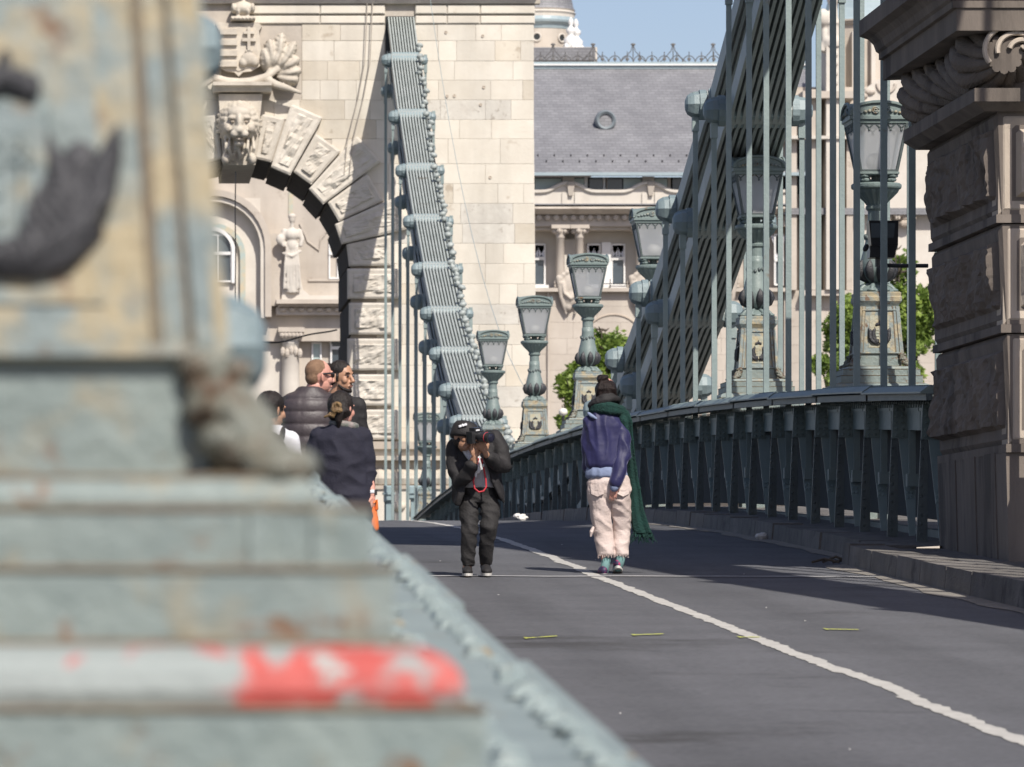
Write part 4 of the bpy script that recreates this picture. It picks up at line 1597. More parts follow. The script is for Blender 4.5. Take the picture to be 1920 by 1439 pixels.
# loggia with paired columns and white windows
gbox(925, 1480, 425, 545, 1.3, 2.2, 'loggia_wall', GRESHW)
for xc in (1051, 1087, 1201, 1237, 1351, 1387):
    b = MB()
    h = lambda y: G(0, y).z - G(0, 545).z
    b.lathe([(.20, 0), (.20, h(520)), (.185, h(447)), (.22, h(446)), (.20, h(443)), (.24, h(438)), (.33, h(431)), (.30, h(428))], (G(xc, 0).x, DG + .15, G(0, 545).z), 14)
    b.build('column', GRESH, pal, smooth=True)
    b = MB()
    for k in range(7):
        a = 2 * pi * k / 7
        c = G(xc, 434, .15)
        b.ell(c + Vector((.30 * cos(a), .26 * sin(a), .03)), (.12, .12, .14), 7, 5)
    gq = G(xc, 427, .15)
    b.box(gq.x - .42, gq.x + .42, DG - .2, DG + .5, gq.z - .05, gq.z + .12)
    b.build('capital', GRESH, pal)
for xa, xb in ((925, 1036), (1100, 1186), (1252, 1338)):   # curved heads between the column pairs
    b = MB()
    n = 10
    pts = [(xa - 12, 424), (xa - 12, 440)] + [(xa - 12 + 22 * (1 - cos(pi / 2 * i / 5)), 440 - 9 * sin(pi / 2 * i / 5)) for i in range(1, 6)] + [(xb + 12 - 22 * (1 - cos(pi / 2 * i / 5)), 440 - 9 * sin(pi / 2 * i / 5)) for i in range(5, 0, -1)] + [(xb + 12, 440), (xb + 12, 424)]
    b.prism([(G(x, y).x, G(x, y).z) for x, y in pts], DG + .1, DG + 1.3)
    b.build('loggia_head', GRESH, pal)
for (xa, xb) in ((1000, 1027), (1105, 1131), (1150, 1177), (1254, 1281), (1300, 1326)):
    window(xa, xb, 454, 534, 1.15, cross=482, bars=0)
    gbox(xa - 4, xb + 4, 533, 540, .6, 1.2, 'sill', FRAME)
gbox(1132, 1149, 452, 540, .95, 1.3, 'white_pier', FRAME)
gbox(1284, 1298, 452, 540, .95, 1.3, 'white_pier', FRAME)
for xc in (1069, 1219, 1369):
    gbox(xc - 20, xc + 20, 447, 541, .8, 1.3, 'niche_back', GRESHW)
gbox(925, 1480, 541, 548, -.35, 2.2, 'loggia_ledge', GRESH)
tubep([G(1130 + i * 10, 531, .5) for i in range(7)], .02, 'railing', BPLAST)
tubep([G(1146, 522, .5), G(1146, 545, .5)], .02, 'railing', BPLAST)
for xc, in ((1069,), (1205,), (1355,)):       # cartouches hanging below the ledge
    b = MB()
    b.ell(G(xc, 535, -.25), (17 * g_px, .22, 26 * g_px), 14, 10)
    b.ell(G(xc, 558, -.28), (13 * g_px, .2, 17 * g_px), 12, 8)
    b.ell(G(xc - 4, 575, -.25), (7 * g_px, .16, 9 * g_px), 10, 6)
    for k in range(9):
        a = pi * k / 8
        b.ell(G(xc + 20 * cos(a), 526 - 22 * sin(a) + 6, -.35), (.13, .12, .13), 8, 5)
    b.tube([G(xc - 15, 530, -.4), G(xc - 12, 552, -.48), G(xc, 562, -.5), G(xc + 12, 552, -.48), G(xc + 15, 530, -.4)], .07, 6)
    for k in range(2):
        b.tube([G(xc - 22 + 44 * k, 522, -.3), G(xc - 17 + 34 * k, 560, -.3), G(xc - 8 + 16 * k, 590, -.2)], [.16, .12, .05], 7, True)
    fuse(b, 'cartouche', GRESH, pal, voxel=.045, smooth=1, world=True)
    for s in (-1, 1):
        for k in range(3):
            gbox(xc + s * 26 - 4, xc + s * 26 + 4, 527 + 7 * k, 532.5 + 7 * k, -.25, .1, 'quoin', GRESH)
tubep([G(1150 + 62 * cos(radians(a)), 656 - 66 * sin(radians(a)), -.02) for a in range(-50, 150, 8)], .05, 'arch_moulding', OLD)
# drain pipe
tubep([G(1028, y, -.1) for y in (545, 640, 760, 900)], .06, 'drain_pipe', GRESH)

# ---- the part seen through the arch
gbox(-100, 760, 320, 640, -.05, 2.3, 'bay_wall', GRESH)


def ring_arch(cx, cy, r0, r1, y0, y1, name, m, a0=0, a1=180, drop=130, n=18):
    b = MB()
    pts = []
    inner, outer = [], []
    for i in range(n + 1):
        a = radians(a0 + (a1 - a0) * i / n)
        outer.append(G(cx + r1 * cos(a), cy - r1 * sin(a)))
        inner.append(G(cx + r0 * cos(a), cy - r0 * sin(a)))
    outer = [G(cx + r1, cy + drop)] + outer
    inner = [G(cx + r0, cy + drop)] + inner
    for i in range(len(outer) - 1):
        a = [(inner[i].x, inner[i].z), (outer[i].x, outer[i].z), (outer[i + 1].x, outer[i + 1].z), (inner[i + 1].x, inner[i + 1].z)]
        b.prism(a, DG + y0, DG + y1)
    return b.build(name, m, pal)


ring_arch(400, 466, 96, 108, -.75, -.05, 'great_arch', GRESH)
ring_arch(400, 468, 88, 96.5, -.60, -.05, 'great_arch_moulding', GRESHW)
# the deep window bay inside the arch: reveal and back wall stand behind the ring
gbox(300, 488, 372, 620, -.052, -.03, 'bay_back', GRESHW)
ring_arch(400, 480, 50, 60, -.30, -.06, 'mosaic_band', TEAL, drop=110)
ring_arch(396, 472, 38, 45, -.34, -.06, 'window_arch', FRAME, drop=60)
window(380, 435, 440, 530, -.2, cross=476, bars=1, curtain=False)
gbox(500, 534, 440, 575, -.55, -.05, 'bay_pilaster', GRESH)
# statue on its bracket
b = MB()
sx, s1 = 546, g_px
b.ell(G(546, 414, -1.), (6.5 * s1, .16, 8.5 * s1), 10, 8)
b.ell(G(546, 409, -1.), (8 * s1, .19, 6 * s1), 10, 6)
b.tube([G(546, 420, -1.), G(546, 430, -1.)], .09, 8)
b.ell(G(546, 443, -.95), (15 * s1, .28, 13 * s1), 12, 8)
b.ell(G(546, 462, -.9), (12 * s1, .26, 16 * s1), 12, 8)
b.tube([G(546, 464, -.85), G(546, 490, -.8), G(547, 520, -.7), G(547, 550, -.6)], [.27, .26, .30, .36], 12)
for k_ in range(6):
    b.tube([G(536 + 4 * k_, 466, -1.05), G(533 + 5.2 * k_, 500, -1.05), G(531 + 6.2 * k_, 545, -.9)], [.04, .06, .05], 6)
b.tube([G(530, 478, -1.0), G(546, 484, -1.12), G(562, 474, -1.0)], .07, 6, True)
for sgn in (-1, 1):
    b.tube([G(546 + sgn * 14, 436, -.95), G(546 + sgn * 19, 452, -1.0), G(546 + sgn * 16, 464, -1.05)], [.13, .12, .09], 8, True)
b.ell(G(525, 452, -1.), (.22, .16, .26), 8, 6)
fuse(b, 'statue', GRESHW, pal, voxel=.04, smooth=1, world=True)
gpoly([(530, 520), (562, 520), (567, 545), (580, 556), (640, 556), (640, 565), (527, 565)], -.7, -.05, 'statue_bracket', GRESHW)
tubep([G(562 + 14 * sin(t * 1.4), 420 + 45 * t - 12 * t * t, -.08) for t in [i / 8 for i in range(9)]] + [G(598, 470, -.08), G(601, 450, -.08), G(612, 435, -.08), G(640, 432, -.08)], .05, 'wall_moulding', GRESH)
gbox(541, 549, 360, 402, -.1, -.04, 'mosaic_strip', TEAL)
window(616, 650, 447, 524, -.12, cross=476, bars=1, curtain=False)
gbox(578, 650, 524, 528, -.12, -.05, 'sill', GRESH)
# cornice, dentils, column and ground floor
gbox(517, 652, 564, 572, -1.0, -.05, 'bay_cornice', GRESH)
gbox(520, 652, 572, 577, -.8, -.05, 'bay_cornice', OLD)
for i in range(8):
    b = MB(); b.ell(G(530 + 17 * i, 582, -.5), (.17, .2, .12), 8, 5); b.build('frieze_boss', GRESH, pal)
gbox(517, 652, 577, 592, -.5, -.05, 'bay_frieze', GRESH)
gbox(-100, 760, 592, 1290, .6, 2.3, 'ground_floor_wall', GRESH)
gbox(-100, 560, 625, 1290, .35, .7, 'ground_floor_pier', GRESHW)
b = MB()
c0 = G(545, 800)
hz = lambda y: G(0, y).z - c0.z
b.lathe([(.40, hz(1290)), (.40, hz(720)), (.37, hz(645)), (.42, hz(643)), (.36, hz(641)), (.40, hz(636)), (.58, hz(628)), (.60, hz(622))], (c0.x, DG + .1, c0.z), 20)
b.build('column', GRESHW, pal, smooth=True)
b = MB()
b.box(G(521, 0).x, G(570, 0).x, DG - .55, DG + .6, G(0, 624).z, G(0, 615).z)
for i in range(6):
    b.ell(G(528 + 7 * i, 629, -.42), (.13, .14, .15), 8, 5)
b.build('capital', GRESH, pal)
b = MB()
for i in range(5):
    b.ell(G(530 + 8 * i, 660 + 3 * sin(i * 2), -.24), (.12, .12, .22), 8, 5)
b.build('column_garland', GRESH, pal)
window(585, 604, 641, 720, .5, bars=0, curtain=False, m=BLIND)
window(620, 654, 645, 730, .4, cross=652, bars=0, curtain=False, arched=True)

# ---- right wing behind the hangers
window(1453, 1471, 438, 535, .3, cross=487, bars=0)
window(1452, 1472, 630, 690, .3, cross=660, bars=0, curtain=False, arched=True, m=WIN)
gbox(1440, 1900, 388, 545, .9, 2.2, 'wing_wall', GRESH)
gbox(1466, 1900, 160, 388, .9, 6, 'wing_upper_wall', GRESH)
for (xa, xb, ya, yb, o) in ((1516, 1530, 170, 545, .53), (1545, 1577, 90, 545, .77), (1585, 1597, 250, 545, .43), (1480, 1492, 190, 545, .37)):
    gbox(xa, xb, ya, yb, -o, 1, 'pilaster', GRESHW if xb - xa > 20 else GRESH)
for y in (105, 122, 140, 158):
    b = MB(); b.ell(G(1561, y, -.8), (.15, .1, .16), 8, 5); b.build('pilaster_boss', GRESHW, pal)
gbox(1500, 1600, 175, 188, -1.0, 1, 'string_course', GRESH)
gbox(1466, 1600, 258, 264, -.9, 1, 'string_course', GRESHW)
gbox(1466, 1900, 392, 404, -.5, 1, 'string_course', SLATE)
gpoly([(1590, 545), (1590, 300), (1586, 255), (1597, 240), (1607, 205), (1615, 185), (1625, 165), (1645, 150), (1662, 144), (1690, 150), (1720, 185), (1760, 240), (1760, 545)], .1, 1, 'curved_gable', GRESHW)
tubep([G(1662 + 17 * cos(radians(a)), 157 - 17 * sin(radians(a)), .05) for a in range(180, 361, 15)], .07, 'gable_medallion', GRESH)
for i, (x, y) in enumerate(((1618, 180), (1632, 172), (1650, 196), (1668, 190), (1625, 195), (1690, 200))):
    b = MB(); b.ell(G(x, y, .05), (.24, .12, .14), 8, 5); b.build('gable_carving', GRESH, pal)
ring_ = []
for (cx, r) in ((1662, 18), (1697, 15)):
    tubep([G(cx + r * cos(radians(a)), 412 - r * .8 * sin(radians(a)), -.35) for a in range(0, 181, 15)], .10, 'relief_arch', GRESH)
    b = MB(); b.ell(G(cx, 408, -.2), (.24, .2, .22), 8, 6); b.ell(G(cx, 420, -.2), (.3, .2, .2), 8, 6)
    b.build('relief_figure', OLD, pal)
gbox(1500, 1512, 262, 330, -.12, .9, 'wing_window', WIN)
gbox(1500, 1900, 546, 556, -.6, 1, 'string_course', GRESH)
# statue on top of the tall pilaster
b = MB()
b.lathe([(.5, 0), (.5, .3), (.34, .5), (.28, 1.0), (.36, 1.1), (.24, 1.3), (.18, 1.9), (.3, 2.1), (.3, 2.4), (.1, 2.6)], (G(1560, 0).x, DG - .4, G(0, 92).z), 10)
b.ell(G(1540, 36, -.5), (.34, .3, .42), 10, 7)
b.tube([G(1541, 45, -.4), G(1546, 80, -.4), G(1540, 100, -.4)], [.14, .22, .3], 8)
fuse(b, 'finial', GRESHW, pal, voxel=.06, smooth=1, world=True)
# octagonal turret with a copper roof
c = G(1632, 0, 4)
b = MB()
hz = lambda y: G(0, y).z
b.lathe([(1.65, hz(300)), (1.65, hz(34)), (1.78, hz(33)), (1.8, hz(29)), (1.9, hz(28)), (1.9, hz(25))], (c.x, c.y, 0), 8, twist=0)
b.build('turret', GRESH, pal)
b = MB()
b.lathe([(1.82, hz(25)), (1.7, hz(20)), (1.5, hz(2)), (1.35, hz(-20)), (.5, hz(-60)), (.05, hz(-120))], (c.x, c.y, 0), 8)
b.build('turret_roof', COPPER, pal)
for x in (1587, 1610, 1646):
    gbox(x, x + 8, 50, 160, 2.05, 3, 'turret_rib', GRESHW)
gbox(1617, 1621, 90, 160, 2.2, 3, 'turret_slot', DARK)

# ---- domed turret of the building further back, left of the sky
dm = thing('dome_turret', 'round stone turret with portholes and dark dome rising behind the slate ridge', 'turret', (P(1010, 120, 275).x, 278, P(0, 120, 275).z))
DD = 275.0
q = lambda x, y, dy=0.: P(x, y, DD) + Vector((0, dy, 0))
d_px = DD / F
cx, cy = q(1018, 0).x, DD + 1.8
b = MB()
hz = lambda y: q(0, y).z
b.lathe([(62 * d_px, hz(320)), (62 * d_px, hz(53)), (60 * d_px, hz(52))], (cx, cy, 0), 28)
b.build('drum', GRESH, dm, smooth=False)
b = MB()
b.lathe([(62 * d_px, hz(52)), (64 * d_px, hz(45)), (70 * d_px, hz(40)), (71 * d_px, hz(36)), (67 * d_px, hz(34)), (65 * d_px, hz(29))], (cx, cy, 0), 28)
b.build('drum_cornice', COPPER, dm)
b = MB()
b.lathe([(65 * d_px, hz(29)), (65 * d_px, hz(24)), (67.5 * d_px, hz(20)), (64 * d_px, hz(17)), (66 * d_px, hz(14))], (cx, cy, 0), 28)
b.build('drum_moulding', GRESHW, dm)
b = MB()
b.lathe([(66 * d_px, hz(14)), (63 * d_px, hz(9)), (60 * d_px, hz(-5)), (56 * d_px, hz(-30)), (40 * d_px, hz(-70)), (2 * d_px, hz(-90))], (cx, cy, 0), 28)
b.build('dome', SLATE, dm, smooth=False)
for x, y in ((1007, 69), (1054, 70)):
    a = math.asin((x - 1018) / 62.)
    b = MB()
    n_ = Vector((sin(a), -cos(a), 0))
    p = Vector((cx, cy, q(0, y).z)) + n_ * (62 * d_px)
    u = Vector((cos(a), sin(a), 0))
    for nm, r0, m_, o in (('porthole', .17, DARK, .02), ):
        b.rings([[p + n_ * o + (u * cos(t) + Vector((0, 0, 1)) * sin(t)) * r0 for t in [2 * pi * k / 14 for k in range(14)]], [p - n_ * .1 + (u * cos(t) + Vector((0, 0, 1)) * sin(t)) * r0 for t in [2 * pi * k / 14 for k in range(14)]]])
        po = b.build(nm, m_, dm)
    b = MB()
    b.tube([p + n_ * .03 + (u * cos(t) + Vector((0, 0, 1)) * sin(t)) * .21 for t in [2 * pi * k / 16 for k in range(17)]], .05, 6)
    b.build('porthole_ring', GRESHW, po)
for (x, dyy) in ((1066, -1.4), (1078, -.6)):
    b = MB()
    p = q(x, 116, dyy)
    b.lathe([(.36, 0), (.36, .25), (.27, .5), (.34, .75), (.36, 1.0), (.2, 1.15), (.14, 1.25), (.24, 1.35), (.26, 1.5), (.13, 1.62), (.08, 1.72), (.15, 1.85), (.12, 1.98), (.03, 2.15)], p, 12)
    for k in range(5):
        b.ell(p + Vector((.3 * cos(k * 1.26), .3 * sin(k * 1.26), .6)), (.14, .14, .2), 6, 5)
    b.build('urn', FRAME, dm, smooth=True)
b = MB(); b.box(q(925, 0).x, q(1110, 0).x, DD - 3, DD + 6, q(0, 330).z, q(0, 100).z); b.build('attic_block', GRESHW, dm)
b = MB(); b.box(q(925, 0).x, q(1106, 0).x, DD - 3.1, DD - 2.9, q(0, 125).z, q(0, 101).z); b.build('attic_slates', SLATE, dm)

# ---------------------------------------------------------------- trees in the square


def tree(label, base, blobs, n, seed, size=.20, trunk=.22):
    r = random.Random(seed)
    root = thing('tree', label, 'tree', base, 'trees in the square')
    b = MB()
    top = Vector(blobs[0][0])
    lean = [base.lerp(top, t) + Vector((r.uniform(-.15, .15), r.uniform(-.15, .15), 0)) for t in (0, .3, .6, .85)]
    lean[0] = Vector(base)
    b.tube(lean, [trunk, trunk * .8, trunk * .6, trunk * .3], 8)
    for (c, rad) in blobs:
        c = Vector(c)
        b.tube([lean[2], lean[2].lerp(c, .55) + Vector((0, 0, .2)), c], [trunk * .45, trunk * .3, trunk * .1], 6)
        for k in range(6):
            d = Vector((r.gauss(0, 1), r.gauss(0, 1), r.gauss(0, 1))).normalized()
            b.tube([c, c + d * rad[0] * .5, c + d * rad[0] * .85 + Vector((0, 0, .1))], [.05, .035, .012], 5)
    b.build('trunk', BARK, root)
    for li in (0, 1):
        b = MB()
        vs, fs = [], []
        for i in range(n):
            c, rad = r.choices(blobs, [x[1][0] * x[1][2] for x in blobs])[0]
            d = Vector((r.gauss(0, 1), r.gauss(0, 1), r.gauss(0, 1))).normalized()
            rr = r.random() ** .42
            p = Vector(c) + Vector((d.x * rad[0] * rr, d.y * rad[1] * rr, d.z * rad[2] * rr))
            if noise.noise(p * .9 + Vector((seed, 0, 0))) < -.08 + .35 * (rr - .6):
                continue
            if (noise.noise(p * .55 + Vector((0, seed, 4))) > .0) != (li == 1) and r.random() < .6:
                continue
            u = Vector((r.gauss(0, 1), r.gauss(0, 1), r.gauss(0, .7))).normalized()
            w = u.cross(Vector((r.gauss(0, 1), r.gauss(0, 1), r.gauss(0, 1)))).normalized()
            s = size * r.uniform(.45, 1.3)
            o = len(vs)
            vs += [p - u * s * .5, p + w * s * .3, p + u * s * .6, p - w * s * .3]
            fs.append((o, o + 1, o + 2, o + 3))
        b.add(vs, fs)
        b.build('crown', LEAF[li], root, label='lighter green leaf sprays' if li else None)  # lighter tone scattered through the crown by noise
    return root


DTR = 200.0
Q = lambda x, y, dy=0.: P(x, y, DTR) + Vector((0, dy, 0))
gz = -3.2
tree('leafy green tree behind the lamp with the bearded crest, left of the scarf womans bun', Vector((Q(1118, 0).x, DTR, gz)),
     [(Q(1138, 660), (.95, 1.0, 1.1)), (Q(1108, 712), (1.05, 1.1, .95)), (Q(1070, 735), (.68, .8, .9)), (Q(1150, 695), (.75, .8, .95)), (Q(1065, 785), (.6, .8, .6)), (Q(1110, 775), (1., 1., .6)), (Q(1128, 618), (.35, .4, .35))], 7500, 3, .24)
tree('small green tree low behind the double hanger rods in the middle', Vector((Q(1560, 0).x, DTR - 3, gz)),
     [(Q(1565, 600, -3), (.62, .8, .85)), (Q(1545, 640, -3), (.6, .7, .8)), (Q(1580, 655, -3), (.8, .8, .9)), (Q(1520, 690, -3), (.4, .6, .5)), (Q(1560, 700, -3), (.9, .9, .8)), (Q(1600, 540, -3), (.35, .4, .3))], 6200, 8, .24)
tree('tall green tree between the floodlight and the dark stone pier', Vector((Q(1715, 0).x, DTR + 4, gz)),
     [(Q(1715, 500, 4), (.7, .9, 1.1)), (Q(1700, 560, 4), (.9, 1., 1.0)), (Q(1725, 620, 4), (.9, 1., 1.)), (Q(1690, 660, 4), (.9, 1., .9)), (Q(1715, 700, 4), (1., 1., .9)), (Q(1708, 455, 4), (.3, .35, .35)), (Q(1765, 590, 4), (.9, .9, 1.4))], 9500, 5, .24)
tree('little bright green sapling low between two hanger rods', Vector((Q(1500, 0).x, DTR - 8, gz)),
     [(Q(1503, 740, -8), (.22, .3, .5)), (Q(1500, 770, -8), (.4, .4, .5))], 1800, 9, .15, .08)
# white globe lamp of the square
gl = thing('globe_lamp', 'small white globe lamp in front of the tree beside the lamp pedestal', 'street lamp', (Q(1056, 0, -6).x, DTR - 6, gz))
b = MB(); p = P(1056, 773, DTR - 6); b.ell(p, (.165, .165, .15), 14, 10); b.build('globe', GLOBE, gl, smooth=True)
b = MB(); b.tube([(p.x, p.y, gz), (p.x, p.y, p.z - .12)], .05, 8); b.build('post', BPLAST, gl)
# ---------------------------------------------------------------- lamp posts
LG = 'cast iron lamp posts along the right of the bridge'


def lamp_post(loc, label, group=LG, near=False):
    """origin: bottom of the tapered pedestal body"""
    t = thing('lamp_post', label, 'lamp post', loc, group)

    def bld(b, name, m, par=None, smooth=False, lab=None):
        return b.build(name, m, par or t, smooth=smooth, world=False, label=lab)
    PM = STEPP
    # steps, from the bottom
    b = MB(); b.sq([(.525, -1.7 if near else -.64), (.525, -.40), (.515, -.392)]); bld(b, 'step', PM)
    if not near:
        b = MB(); b.sq([(.20, -2.2), (.20, -.641)]); bld(b, 'footing', PM)
    b = MB()
    rings = []
    for w, h in ((.50, -.391), (.505, -.375), (.50, -.355), (.485, -.338), (.46, -.327), (.43, -.323)):
        rings.append([Vector((sx * w, sy * w, h)) for sx, sy in ((-1, -1), (1, -1), (1, 1), (-1, 1))])
    b.rings(rings); bld(b, 'step', REDP if near else PM, lab='rounded step flaking red over grey' if near else None)
    b = MB(); b.sq([(.432, -.322), (.432, -.25), (.425, -.242)]); bld(b, 'step', PM)
    b = MB(); b.sq([(.408, -.241), (.408, -.18), (.40, -.176)]); bld(b, 'step', PM)
    for sx in (-1, 1):
        for k in (0, 1):
            b = MB(); b.box(sx * (.285 + .07 * k) - .012, sx * (.285 + .07 * k) + .012, -.414, -.40, -.24, -.178); bld(b, 'step_rib', PM)
    b = MB(); b.sq([(.350, -.175), (.352, -.165), (.345, -.15), (.335, -.139)]); bld(b, 'step', PM)
    b = MB(); b.sq([(.232, -.138), (.232, -.014), (.242, -.008), (.246, -.001)]); bld(b, 'base_block', PM)
    for w_, h_ in ((.528, -.394), (.45, -.3225), (.434, -.2415), (.41, -.1755), (.338, -.1385), (.249, -.0005)):
        b = MB(); b.sq([(w_ - .004, h_ - .004), (w_ + .001, h_ - .002), (w_ + .001, h_ + .0015), (w_ - .004, h_ + .003)]); bld(b, 'rusty_seam', BROWN)
    r = random.Random(4)
    for sx in (-1, 1):
        for sy in (-1, 1):
            b = MB()
            for k in range(7):
                a = k / 6
                b.ell((sx * (.235 + .07 * a * a + r.uniform(-.01, .01)), sy * (.235 + .07 * a * a), -.012 - .115 * a ** .8), (.035 + .012 * a, .035 + .012 * a, .026), 8, 6)
            for k in range(16):
                a = r.random()
                e = .055 * (1 - .5 * a)
                b.ell((sx * (.24 + .07 * a * a + r.uniform(-e, e) * .5), sy * (.24 + .07 * a * a + r.uniform(-e, e) * .5), -.012 - .115 * a), (.022, .022, .016), 7, 5)
            b.tube([(sx * .245, sy * .26, -.03), (sx * .27, sy * .29, -.08), (sx * .30, sy * .29, -.125)], [.012, .022, .02], 7, True)
            b.tube([(sx * .26, sy * .245, -.03), (sx * .29, sy * .27, -.08), (sx * .29, sy * .30, -.125)], [.012, .022, .02], 7, True)
            bld(b, 'corner_leaf', LEAFY, smooth=True)
    # tapered body with a raised frame on every face
    b = MB(); b.sq([(.240, 0), (.202, .500)])
    PM = RUSTP
    body = bld(b, 'pedestal_body', PM)
    for f in range(4):
        M_ = Matrix.Rotation(f * pi / 2, 3, 'Z')

        def face(u, h, o):
            return M_ @ Vector((u, -(.240 - .038 * h / .5) - o, h))
        b = MB()
        for (w0, w1, o) in ((.256, .217, .014), (.207, .181, .008)):
            for s in (-1, 1):
                k = .82
                b.hexa([face(s * w0, .0, 0), face(s * w1, .0, 0), face(s * w1, .0, o), face(s * w0, .0, o)], [face(s * w0 * k, .5, 0), face(s * w1 * k, .5, 0), face(s * w1 * k, .5, o), face(s * w0 * k, .5, o)])
            kk = lambda h: 1 - .18 * h / .5
            for (ha, hb_) in ((.0 if w0 > .2 else .03, .012 if w0 > .2 else .045), (.455 if w0 > .2 else .43, .47 if w0 > .2 else .445)):
                b.hexa([face(-w1 * kk(ha), ha, 0), face(w1 * kk(ha), ha, 0), face(w1 * kk(ha), ha, o), face(-w1 * kk(ha), ha, o)], [face(-w1 * kk(hb_), hb_, 0), face(w1 * kk(hb_), hb_, 0), face(w1 * kk(hb_), hb_, o), face(-w1 * kk(hb_), hb_, o)])
        bld(b, 'panel_frame', PM, body)
        if f in (0, 3):
            for s in (-1, 1):
                for u0, u1 in ((.169, .180), (.208, .216)):
                    b = MB()
                    b.hexa([face(s * u0, .0, 0), face(s * u1, .0, 0), face(s * u1, .0, .005), face(s * u0, .0, .005)], [face(s * u0 * .82, .5, 0), face(s * u1 * .82, .5, 0), face(s * u1 * .82, .5, .005), face(s * u0 * .82, .5, .005)])
                    bld(b, 'rusty_groove', BROWN, body)
        if f in (0, 3):
            b = MB()
            b.add([face(-.115, .06, .004), face(.115, .06, .004), face(.098, .40, .004), face(-.098, .40, .004), face(-.115, .06, 0), face(.115, .06, 0), face(.098, .40, 0), face(-.098, .40, 0)], [(0, 1, 2, 3), (0, 4, 5, 1), (1, 5, 6, 2), (2, 6, 7, 3), (3, 7, 4, 0)])
            bld(b, 'crest_panel', RUSTP if near else PANEL, body)
            b = MB()
            sh_ = [(-.045, .275), (-.048, .22), (-.04, .16), (-.015, .125), (0, .11), (.015, .125), (.04, .16), (.048, .22), (.045, .275), (0, .285)]
            n = len(sh_)
            b.add([face(u, h, .022) for u, h in sh_] + [face(u * 1.15, .2 + (h - .2) * 1.15, .004) for u, h in sh_], [tuple(range(n))] + [(i, i + n, (i + 1) % n + n, (i + 1) % n) for i in range(n)])
            for k in range(4):
                b.hexa([face(-.036, .15 + .03 * k, .021), face(-.004, .15 + .03 * k, .021), face(-.004, .15 + .03 * k, .028), face(-.036, .15 + .03 * k, .028)], [face(-.036, .163 + .03 * k, .021), face(-.004, .163 + .03 * k, .021), face(-.004, .163 + .03 * k, .028), face(-.036, .163 + .03 * k, .028)])
            b.tube([face(.02, .15, .024), face(.02, .25, .024)], .004, 5)
            b.tube([face(.006, .22, .024), face(.034, .22, .024)], .004, 5)
            b.tube([face(.01, .235, .024), face(.03, .235, .024)], .004, 5)
            bld(b, 'crest_shield', RUSTP if near else PANEL, body)
            b = MB()
            for k in range(5):
                b.ell(face(-.03 + .015 * k, .305 + .012 * (1 - abs(k - 2) / 2), .016), (.012, .012, .018), 7, 5)
            b.ell(face(0, .335, .014), (.008, .008, .014), 6, 5)
            bld(b, 'crest_crown', BLACK, body, True)
            if near:
                for s in (-1, 1):
                    b = MB()
                    rl_ = random.Random(12)
                    stem = [(s * -.02, .098), (s * .03, .100), (s * .065, .115), (s * .085, .145), (s * .088, .185)]
                    b.tube([face(u, h, .012) for u, h in stem], [.010, .015, .022, .030, .026], 8, True, flat=.6)
                    b.ell(face(s * .086, .19, .008), (.030, .012, .055), 10, 8)
                    for k in range(22):
                        q_ = .6 + 3.3 * k / 21
                        i0 = min(3, int(q_)); tt = q_ - i0
                        u = stem[i0][0] * (1 - tt) + stem[i0 + 1][0] * tt
                        h = stem[i0][1] * (1 - tt) + stem[i0 + 1][1] * tt
                        s2 = 1 if k % 2 else -1
                        spread = .012 + .022 * min(1, k / 9) + rl_.uniform(-.004, .004)
                        L_ = .03 + .04 * min(1, k / 10)
                        b.tube([face(u, h, .012), face(u + s2 * spread * .8, h + L_ * .55, .022), face(u + s2 * spread * 1.25, h + L_ * 1.15, .012)], [.010, .013, .003], 6, True)
                    bld(b, 'crest_laurel', BLACK, body, True)
                continue
            for s in (-1, 1):
                b = MB()
                stem = [(s * .01, .095), (s * .05, .105), (s * .076, .14), (s * .080, .18), (s * .076, .225)]
                b.tube([face(u, h, .014) for u, h in stem], [.008, .01, .012, .011, .006], 7, True)
                for k in range(1, 9):
                    q_ = k / 8 * 3.4 + .4
                    i0 = min(3, int(q_)); tt = q_ - i0
                    u = stem[i0][0] * (1 - tt) + stem[i0 + 1][0] * tt
                    h = stem[i0][1] * (1 - tt) + stem[i0 + 1][1] * tt
                    for s2 in (-1, 1):
                        b.tube([face(u, h, .012), face(u + s * s2 * .022 + .003 * s, h + .020, .022), face(u + s * s2 * .038, h + .055, .014)], [.012, .021, .004], 6, True)
                bld(b, 'crest_laurel', BLACK, body, True)
    if near:
        # no more of the near lamp can be seen than its pedestal, but the rest stands on it
        pass
    b = MB(); b.sq([(.204, .50), (.212, .515), (.238, .555), (.238, .60), (.23, .61), (.232, .645), (.215, .655)]); bld(b, 'pedestal_cap', PM)
    b = MB()
    b.lathe([(.215, .655), (.20, .68), (.15, .715), (.09, .74), (.075, .75)], seg=20)
    for k in range(8):
        a = pi / 4 * k + pi / 8
        b.ell((.19 * cos(a), .19 * sin(a), .675), (.05, .05, .022), 8, 6)
        b.tube([(.075 * cos(a), .075 * sin(a), .745), (.15 * cos(a), .15 * sin(a), .72), (.20 * cos(a), .20 * sin(a), .68)], [.018, .03, .02], 6, True)
    bld(b, 'leaf_dome', PAINT, smooth=True)
    b = MB()
    b.lathe([(.07, .745), (.10, .775), (.150, .83), (.176, .90), (.172, .97), (.15, 1.06), (.125, 1.16), (.108, 1.26), (.10, 1.34), (.103, 1.40)], seg=24)
    shaft = bld(b, 'shaft', PAINT, smooth=True)
    b = MB()
    for k in range(9):          # dark calyx leaves
        a = 2 * pi * k / 9
        for rr, ww in ((0, 1.),):
            pts = [(.10, .775), (.158, .83), (.184, .90), (.178, .96), (.165, 1.0)]
            b.tube([(p * cos(a), p * sin(a), h) for p, h in pts], [.02, .048, .052, .034, .006], 6, True, flat=.45)
